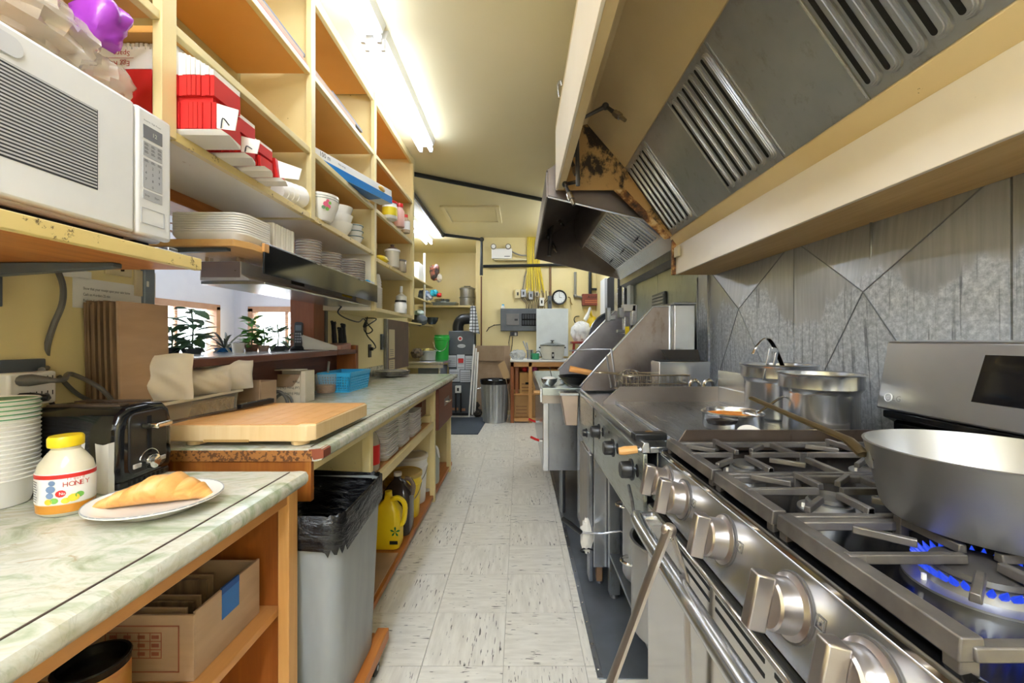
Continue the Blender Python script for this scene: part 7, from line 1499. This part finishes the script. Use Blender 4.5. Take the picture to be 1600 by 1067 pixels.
t = thing('shopping_bag', 'yellow plastic bag hanging behind the white bag', 'bag', fl_(928, 530, 6.6)); MB().ball(at(926, 508, 6.62), .10, .08, .20, 20, 14, fn=lambda p: (1 - .3 * max(0, p.z)) * wr(.1, 6, 2)(p)).build('bag_body', YELP, t); MB().tube(smoothpts([at(924, 494, 6.6), at(921, 482, 6.6)], 3), .02, 8).build('bag_neck', YELP, t)
t = thing('bag_hook', 'black wire hook beside the white bag', 'hook', fl_(899, 500, 6.79)); MB().tube(smoothpts([at(905, 494, 6.8), at(899, 495, 6.74), at(897, 500, 6.72), at(900, 506, 6.74)], 4), .008).build('hook', BLACKP, t)
t = thing('red_stool', 'red metal stool leg showing below the bags', 'stool', fl_(900, 650, 6.4))
for px in (896, 912): MB().tube([at(px + 1, 537, 6.45), at(px - 2, 575, 6.45), at(px - 8, 640, 6.45)], .02, 8).build('leg', mat('stool_red', '9c3024', rough=.4), t)
fb('seat', mat('stool_seat', '8a2c22', rough=.4), t, 893, 916, 533.5, 537, 6.35, 6.55, .004)

# ================================================================ ALCOVE
t = thing('water_heater', 'tall dark grey furnace cabinet with paper labels in the alcove', 'furnace', fl_(720, 648, 6.7)); a, b = at(701, 0, 6.68), at(741, 0, 6.68); HT = at(0, 517, 6.68).z
DG = mat('heater_grey', '4a4f55', '52585e', rough=.35); bx('cabinet', DG, t, a.x, b.x, 6.68, 7.4, .04, HT, .01); bx('plinth', BLACKP, t, a.x + .02, b.x - .02, 6.7, 7.38, 0, .04, .003); bx('seam', DARK, t, a.x + .004, b.x - .004, 6.6785, 6.6805, at(0, 555, 6.68).z, at(0, 554, 6.68).z, 0)
fb('seam', DARK, t, 702, 740, 597, 598, 6.6785, 6.6805, 0)
o_ = at(719, 529, 6.678); MB().lathe([(0, 0), (.038, 0), (.038, .003), (0, .003)], o_, 24, T=RX).build('round_badge', WHITEP, t); MB().lathe([(0, .003), (.022, .003), (.022, .005), (0, .005)], o_, 20, T=RX).build('badge_dot', REDP, t); MB().lathe([(0, 0), (.065, 0), (.065, .003), (0, .003)], at(721, 540.5, 6.678), 28, 1, .45, T=RX).build('oval_badge', mat('badge_silver', 'c3c6c8', rough=.3), t); text('badge_print', 'Imperial', .03, at(721, 541.5, 6.674), (1, 0, 0), (0, 0, 1), GREYINK, t, align='CENTER')
for (q, n_) in (((700, 713, 555, 573), 5), ((714, 726, 554, 577), 3), ((727, 738, 556, 577), 5), ((702, 718, 577, 596), 5), ((719, 735, 578, 597), 5)):
    lb = fb('paper_label', mat('label_paper', 'c8ccd2', rough=.6), t, *q, 6.672, 6.678, 0); hh = (q[3] - q[2]) * 6.672 / F; ww = (q[1] - q[0]) * 6.672 / F; lines('label_print', [(.01, hh * (.1 + .8 * k / n_), ww - .02, .008) for k in range(n_)], at(q[0], q[3], 6.672), (1, 0, 0), (0, 0, 1), GREYINK, lb)
fb('warning_mark', REDP, t, 716, 724, 560, 567, 6.669, 6.6715, 0)
gv = fb('gas_valve', WHITEP, t, 711, 720, 603, 614, 6.60, 6.678, .006); fb('valve_dial', BLACKP, gv, 714, 717, 606, 611, 6.592, 6.599, .002)
for px in (712, 720): MB().tube([at(px, 614, 6.63), at(px, 644, 6.63)], .014, 8).build('gas_pipe', BLACKP, t)
fb('burner_slot', mat('slot_orange', 'b07a5a', rough=.5), t, 704, 716, 637, 641, 6.674, 6.679, 0); fb('burner_slot', MATS['slot_orange'], t, 719, 727, 638, 642, 6.674, 6.679, 0)
MB().tube(smoothpts([at(716, 517, 6.95), at(716, 508, 6.95), at(721, 500, 6.95), at(732, 498, 6.95), at(742, 499, 6.95)], 5), .09, 16).build('vent_elbow', BLACKP, t)
t = thing('back_shelf', 'narrow cream shelf on the alcove back wall', 'shelf', fl_(707, 480, 7.7)); bx('shelf_board', CREAM, t, -1.85, -.74, 7.62, 7.998, at(0, 480, 7.62).z, at(0, 477, 7.62).z, .003)
zq = at(0, 477, 7.62).z + .001
for k, lab in enumerate(('lower grey aluminium pot of the pair on the alcove shelf', 'upper grey aluminium pot with lid stacked on the alcove shelf')):
    c = at(730, 0, 7.78); z0 = zq + k * .16; t = thing('aluminium_pot', lab, 'pot', (c.x, 7.78, z0)); MB().lathe([(0, 0), (.13, 0), (.135, .01), (.135, .14), (.15, .15), (.15, .157), (0, .157)], (c.x, 7.78, z0), 30).build('pot_body', ALU, t)
    if k: MB().lathe([(0, 0), (.145, 0), (.1, .03), (0, .04)], (c.x, 7.78, z0 + .157), 28).build('lid', ALU, t); MB().box(c.x - .06, c.x + .06, 7.77, 7.79, z0 + .195, z0 + .21).build('lid_handle', BLACKP, t, bevel=.004)
t = thing('roasting_pan', 'wide steel roasting pan on the alcove shelf', 'pan', fl_(695, 476, 7.75)); a, b = at(674, 0, 7.7), at(714, 0, 7.7); MB().hexa([(a.x + .04, 7.64, zq), (b.x - .04, 7.64, zq), (b.x - .04, 7.95, zq), (a.x + .04, 7.95, zq), (a.x, 7.63, zq + .06), (b.x, 7.63, zq + .06), (b.x, 7.97, zq + .06), (a.x, 7.97, zq + .06)]).build('pan_body', mat('pan_steel', '8f9a9e', 'a7b1b4', rough=.3, metal=.7), t, bevel=.006)
t = thing('cake_tin', 'round steel tin resting on the roasting pan', 'tin', fl_(692, 468, 7.8)); c = at(691, 0, 7.8); MB().lathe([(0, 0), (.13, 0), (.15, .06), (.145, .06), (.125, .006), (0, .006)], (c.x, 7.8, zq + .062), 28).build('tin_body', STEELZ, t)
# left shelves with things
ls = thing('wire_shelf', 'cream slatted shelf rack at the left side of the alcove', 'shelf', fl_(660, 508, 6.9))
YL0, YL1 = 5.6, 7.4
for zz_, nm in ((at(0, 443, 6.9).z, 0), (at(0, 470, 6.9).z, 1), (at(0, 507, 6.9).z, 2)): bx('shelf_board', CREAM, ls, -2.09, -1.53, YL0, YL1, zz_ - .02, zz_, .002)
MB().tube([at(663, 396, 6.88), at(663, 508, 6.88)], .02, 8).build('upright', WHITEP, ls); bx('front_post', PINE, ls, -1.56, -1.52, 5.6, 5.65, H - .2, ZC - .05)
zu, zm_, zl = at(0, 443, 6.9).z + .002, at(0, 470, 6.9).z + .002, at(0, 507, 6.9).z + .002
t = thing('white_carton', 'white carton on the top left alcove shelf', 'carton', fl_(660, 441, 6.7)); bx('carton', PAPER, t, -1.85, -1.55, 6.45, 6.75, zu, zu + .27, .006)
t = thing('snack_bag', 'dark printed snack bag leaning out of the top alcove shelf', 'bag', fl_(680, 440, 6.9)); MB().ball(at(679, 426, 7.0), .085, .06, .14, 18, 12, fn=sack(.2, 5, 6)).build('bag', mat('bag_dark', '1e1816', '8a4a34', rough=.3, scale=14, lo=.45, hi=.6), t); MB().ball(at(686, 434, 7.0), .05, .04, .07, 14, 10, fn=wr(.2, 6, 3)).build('clear_bag', m_glass('bag_clear', 'c9bfae', .15, 1.4, .6), t)
t = thing('food_bag', 'blue and red food bags on the middle alcove shelf', 'bag', fl_(682, 468, 6.9))
for (px, py, m_, r_) in ((678, 458, mat('bag_teal', '2b9aa8', rough=.35), .07), (686, 461, REDP, .045), (670, 464, mat('bag_grey', 'a9adb2', rough=.4), .07), (662, 460, mat('bag_blue', '6f7f96', rough=.35), .09)): MB().ball(at(px, py, 6.95), r_, r_ * .8, r_ * .85, 22, 14, fn=sack(.2, 6, px)).build('bag', m_, t)
c = at(674, 0, 6.8); bowl('mixing_bowl', 'dark grey mixing bowl on the lowest alcove shelf', V((c.x, 6.85, zl)), .11, .11, mat('bowl_dark', '4a5256', '5c6468', rough=.25, metal=.6))
t = thing('bottle_crate', 'dark basket of striped cloths on the lowest left alcove shelf', 'basket', fl_(656, 505, 6.6)); MB().ball(at(656, 500, 6.6), .12, .12, .09, 18, 10, fn=wr(.12, 6, 2)).build('basket', DKGREY, t); MB().ball(at(654, 489, 6.6), .08, .08, .05, 16, 9, fn=wr(.15, 6, 7)).build('cloth', mat('teal_stripe', '8ab0a8', 'dfe6e2', rough=.7, scale=20), t)
# steel table with bucket and pot
tz = at(0, 564, 6.2).z; t = thing('steel_table', 'steel sink table under the alcove shelves', 'table', fl_(670, 590, 6.2)); a = at(648, 0, 6.1); b = at(699, 0, 6.3)
bx('table_top', STEELX, t, -2.08, b.x, 5.95, 7.0, tz - .03, tz, .004); bx('front_rail', STEEL, t, -2.0, b.x, 5.96, 5.99, tz - .09, tz - .04, .004)
for xx, yy in ((b.x - .06, 6.0), (b.x - .06, 6.9), (-1.9, 6.0)): MB().tube([(xx, yy, 0), (xx, yy, tz - .03)], .022, 10).build('leg', STEEL, t)
fb('grey_basin', mat('basin_grey', '6f757b', '7d848a', rough=.3, metal=.5), t, 653, 689, 573, 610, 6.15, 6.7, .01)
t = thing('bucket', 'green plastic bucket on the steel table', 'bucket', fl_(691, 562, 6.6)); c = at(690.5, 0, 6.55); zt_ = tz + .002
MB().lathe([(0, 0), (.095, 0), (.1, .01), (.112, .30), (.122, .31), (.122, .35), (.112, .36), (.116, .385), (.11, .385), (.1, .02), (0, .015)], (c.x, 6.55, zt_), 32).build('pail', GREENP, t); MB().tube(arc((c.x, 6.43, zt_ + .32), .115, PI + .2, 2 * PI - .2, 14, (1, 0, 0), (0, .1, 1.6)), .005, 6).build('bail', STEEL, t)
t = thing('rice_pot', 'pale steel pot of vegetables on the steel table', 'pot', fl_(670, 562, 6.4)); c = at(668, 0, 6.3); MB().lathe([(0, 0), (.10, 0), (.115, .01), (.125, .13), (.14, .14), (.14, .15), (.12, .145), (.11, .02), (0, .02)], (c.x, 6.3, zt_), 32).build('pot_body', mat('pot_pale', 'b7bcb8', 'c6cac6', rough=.3, metal=.5), t); MB().ball((c.x, 6.3, zt_ + .145), .10, .10, .04, 18, 9, fn=wr(.2, 7, 2)).build('vegetables', mat('veg', '5a5a2c', 'b9a23c', rough=.6, scale=18), t)
t = thing('brown_coil', 'brown knotted net bag at the left end of the steel table', 'net bag', fl_(652, 562, 6.2)); MB().ball(at(652, 552, 6.15), .09, .09, .07, 18, 10, fn=wr(.2, 7, 5)).build('net', mat('net_brown', '6b5a40', '40362a', rough=.8, scale=30, bump=.6), t)
# towel, poles, mat
t = thing('tea_towel', 'white tea towel with black grid hanging at the alcove corner', 'towel', fl_(742, 520, 6.7)); TT = NT('tea_towel_cloth'); br = TT.n('ShaderNodeTexBrick'); br.offset = 0; br.inputs['Color1'].default_value = lin('e4e7ea'); br.inputs['Color2'].default_value = lin('dfe2e6'); br.inputs['Mortar'].default_value = lin('26282c'); br.inputs['Scale'].default_value = 1.0; br.inputs['Mortar Size'].default_value = .006; br.inputs['Brick Width'].default_value = .05; br.inputs['Row Height'].default_value = .05
mpv = TT.coord((1, 1, 1), (PI / 2, .25, 0)); TT.l(mpv, br.inputs['Vector']); TT.set(br.outputs['Color'], .8)
def tw(u, v):
    px = 735 + 8 * (1 - v) * u + (-4 + 19 * u) * v * (.6 + .4 * u); py = 478 + (38 + 6 * u) * v; p = at(px, py, 6.62); p.y += .03 * math.sin(u * 9 + v * 2) * (.3 + v); return p
MB().sheet(tw, 14, 10, (0, .012, 0)).build('cloth', TT.m, t, smooth=60); MB().tube([at(738, 478, 6.66), at(738, 474, 6.78)], .01, 6).build('peg', STEEL, t)
for k, (x0, x1) in enumerate(((741, 733), (744, 738), (747, 742))):
    o = MB().tube([at(x0, 538 + 6 * k, 6.62), at(x1, 652 - 4 * k, 6.50)], .014, 8).build('pole', WHITEP); tag(o, ('leftmost', 'middle', 'rightmost')[k] + ' thin white pole leaning beside the furnace', 'pole', 'white poles by the furnace')
t = thing('floor_clutter', 'dark tangle of brushes on the floor beside the poles', 'brush', fl_(746, 652, 6.6)); MB().ball(at(746, 645, 6.55), .07, .09, .06, 18, 10, fn=wr(.25, 7, 1)).build('bristles', mat('bristle', '2e2a26', '4a4236', rough=.9, scale=40, bump=.8), t); MB().ball(at(744, 633, 6.6), .05, .06, .05, 14, 9, fn=wr(.25, 7, 2)).build('bristles', MATS['bristle'], t)
t = thing('floor_mat', 'dark blue grey floor mat before the alcove', 'mat', (-.7, 5.9, 0)); a, b, c, d_ = gz(697, 679, 0), gz(747, 679, 0), gz(763, 653, 0), gz(697, 653, 0)
MB().hexa([V((a.x, a.y, .001)), V((b.x, b.y, .001)), V((c.x, c.y, .001)), V((d_.x, d_.y, .001)), V((a.x, a.y, .012)), V((b.x, b.y, .012)), V((c.x, c.y, .012)), V((d_.x, d_.y, .012))]).build('mat_pad', mat('mat_blue', '39424c', '434c57', rough=.85, scale=60, bump=.4), t, bevel=.003)
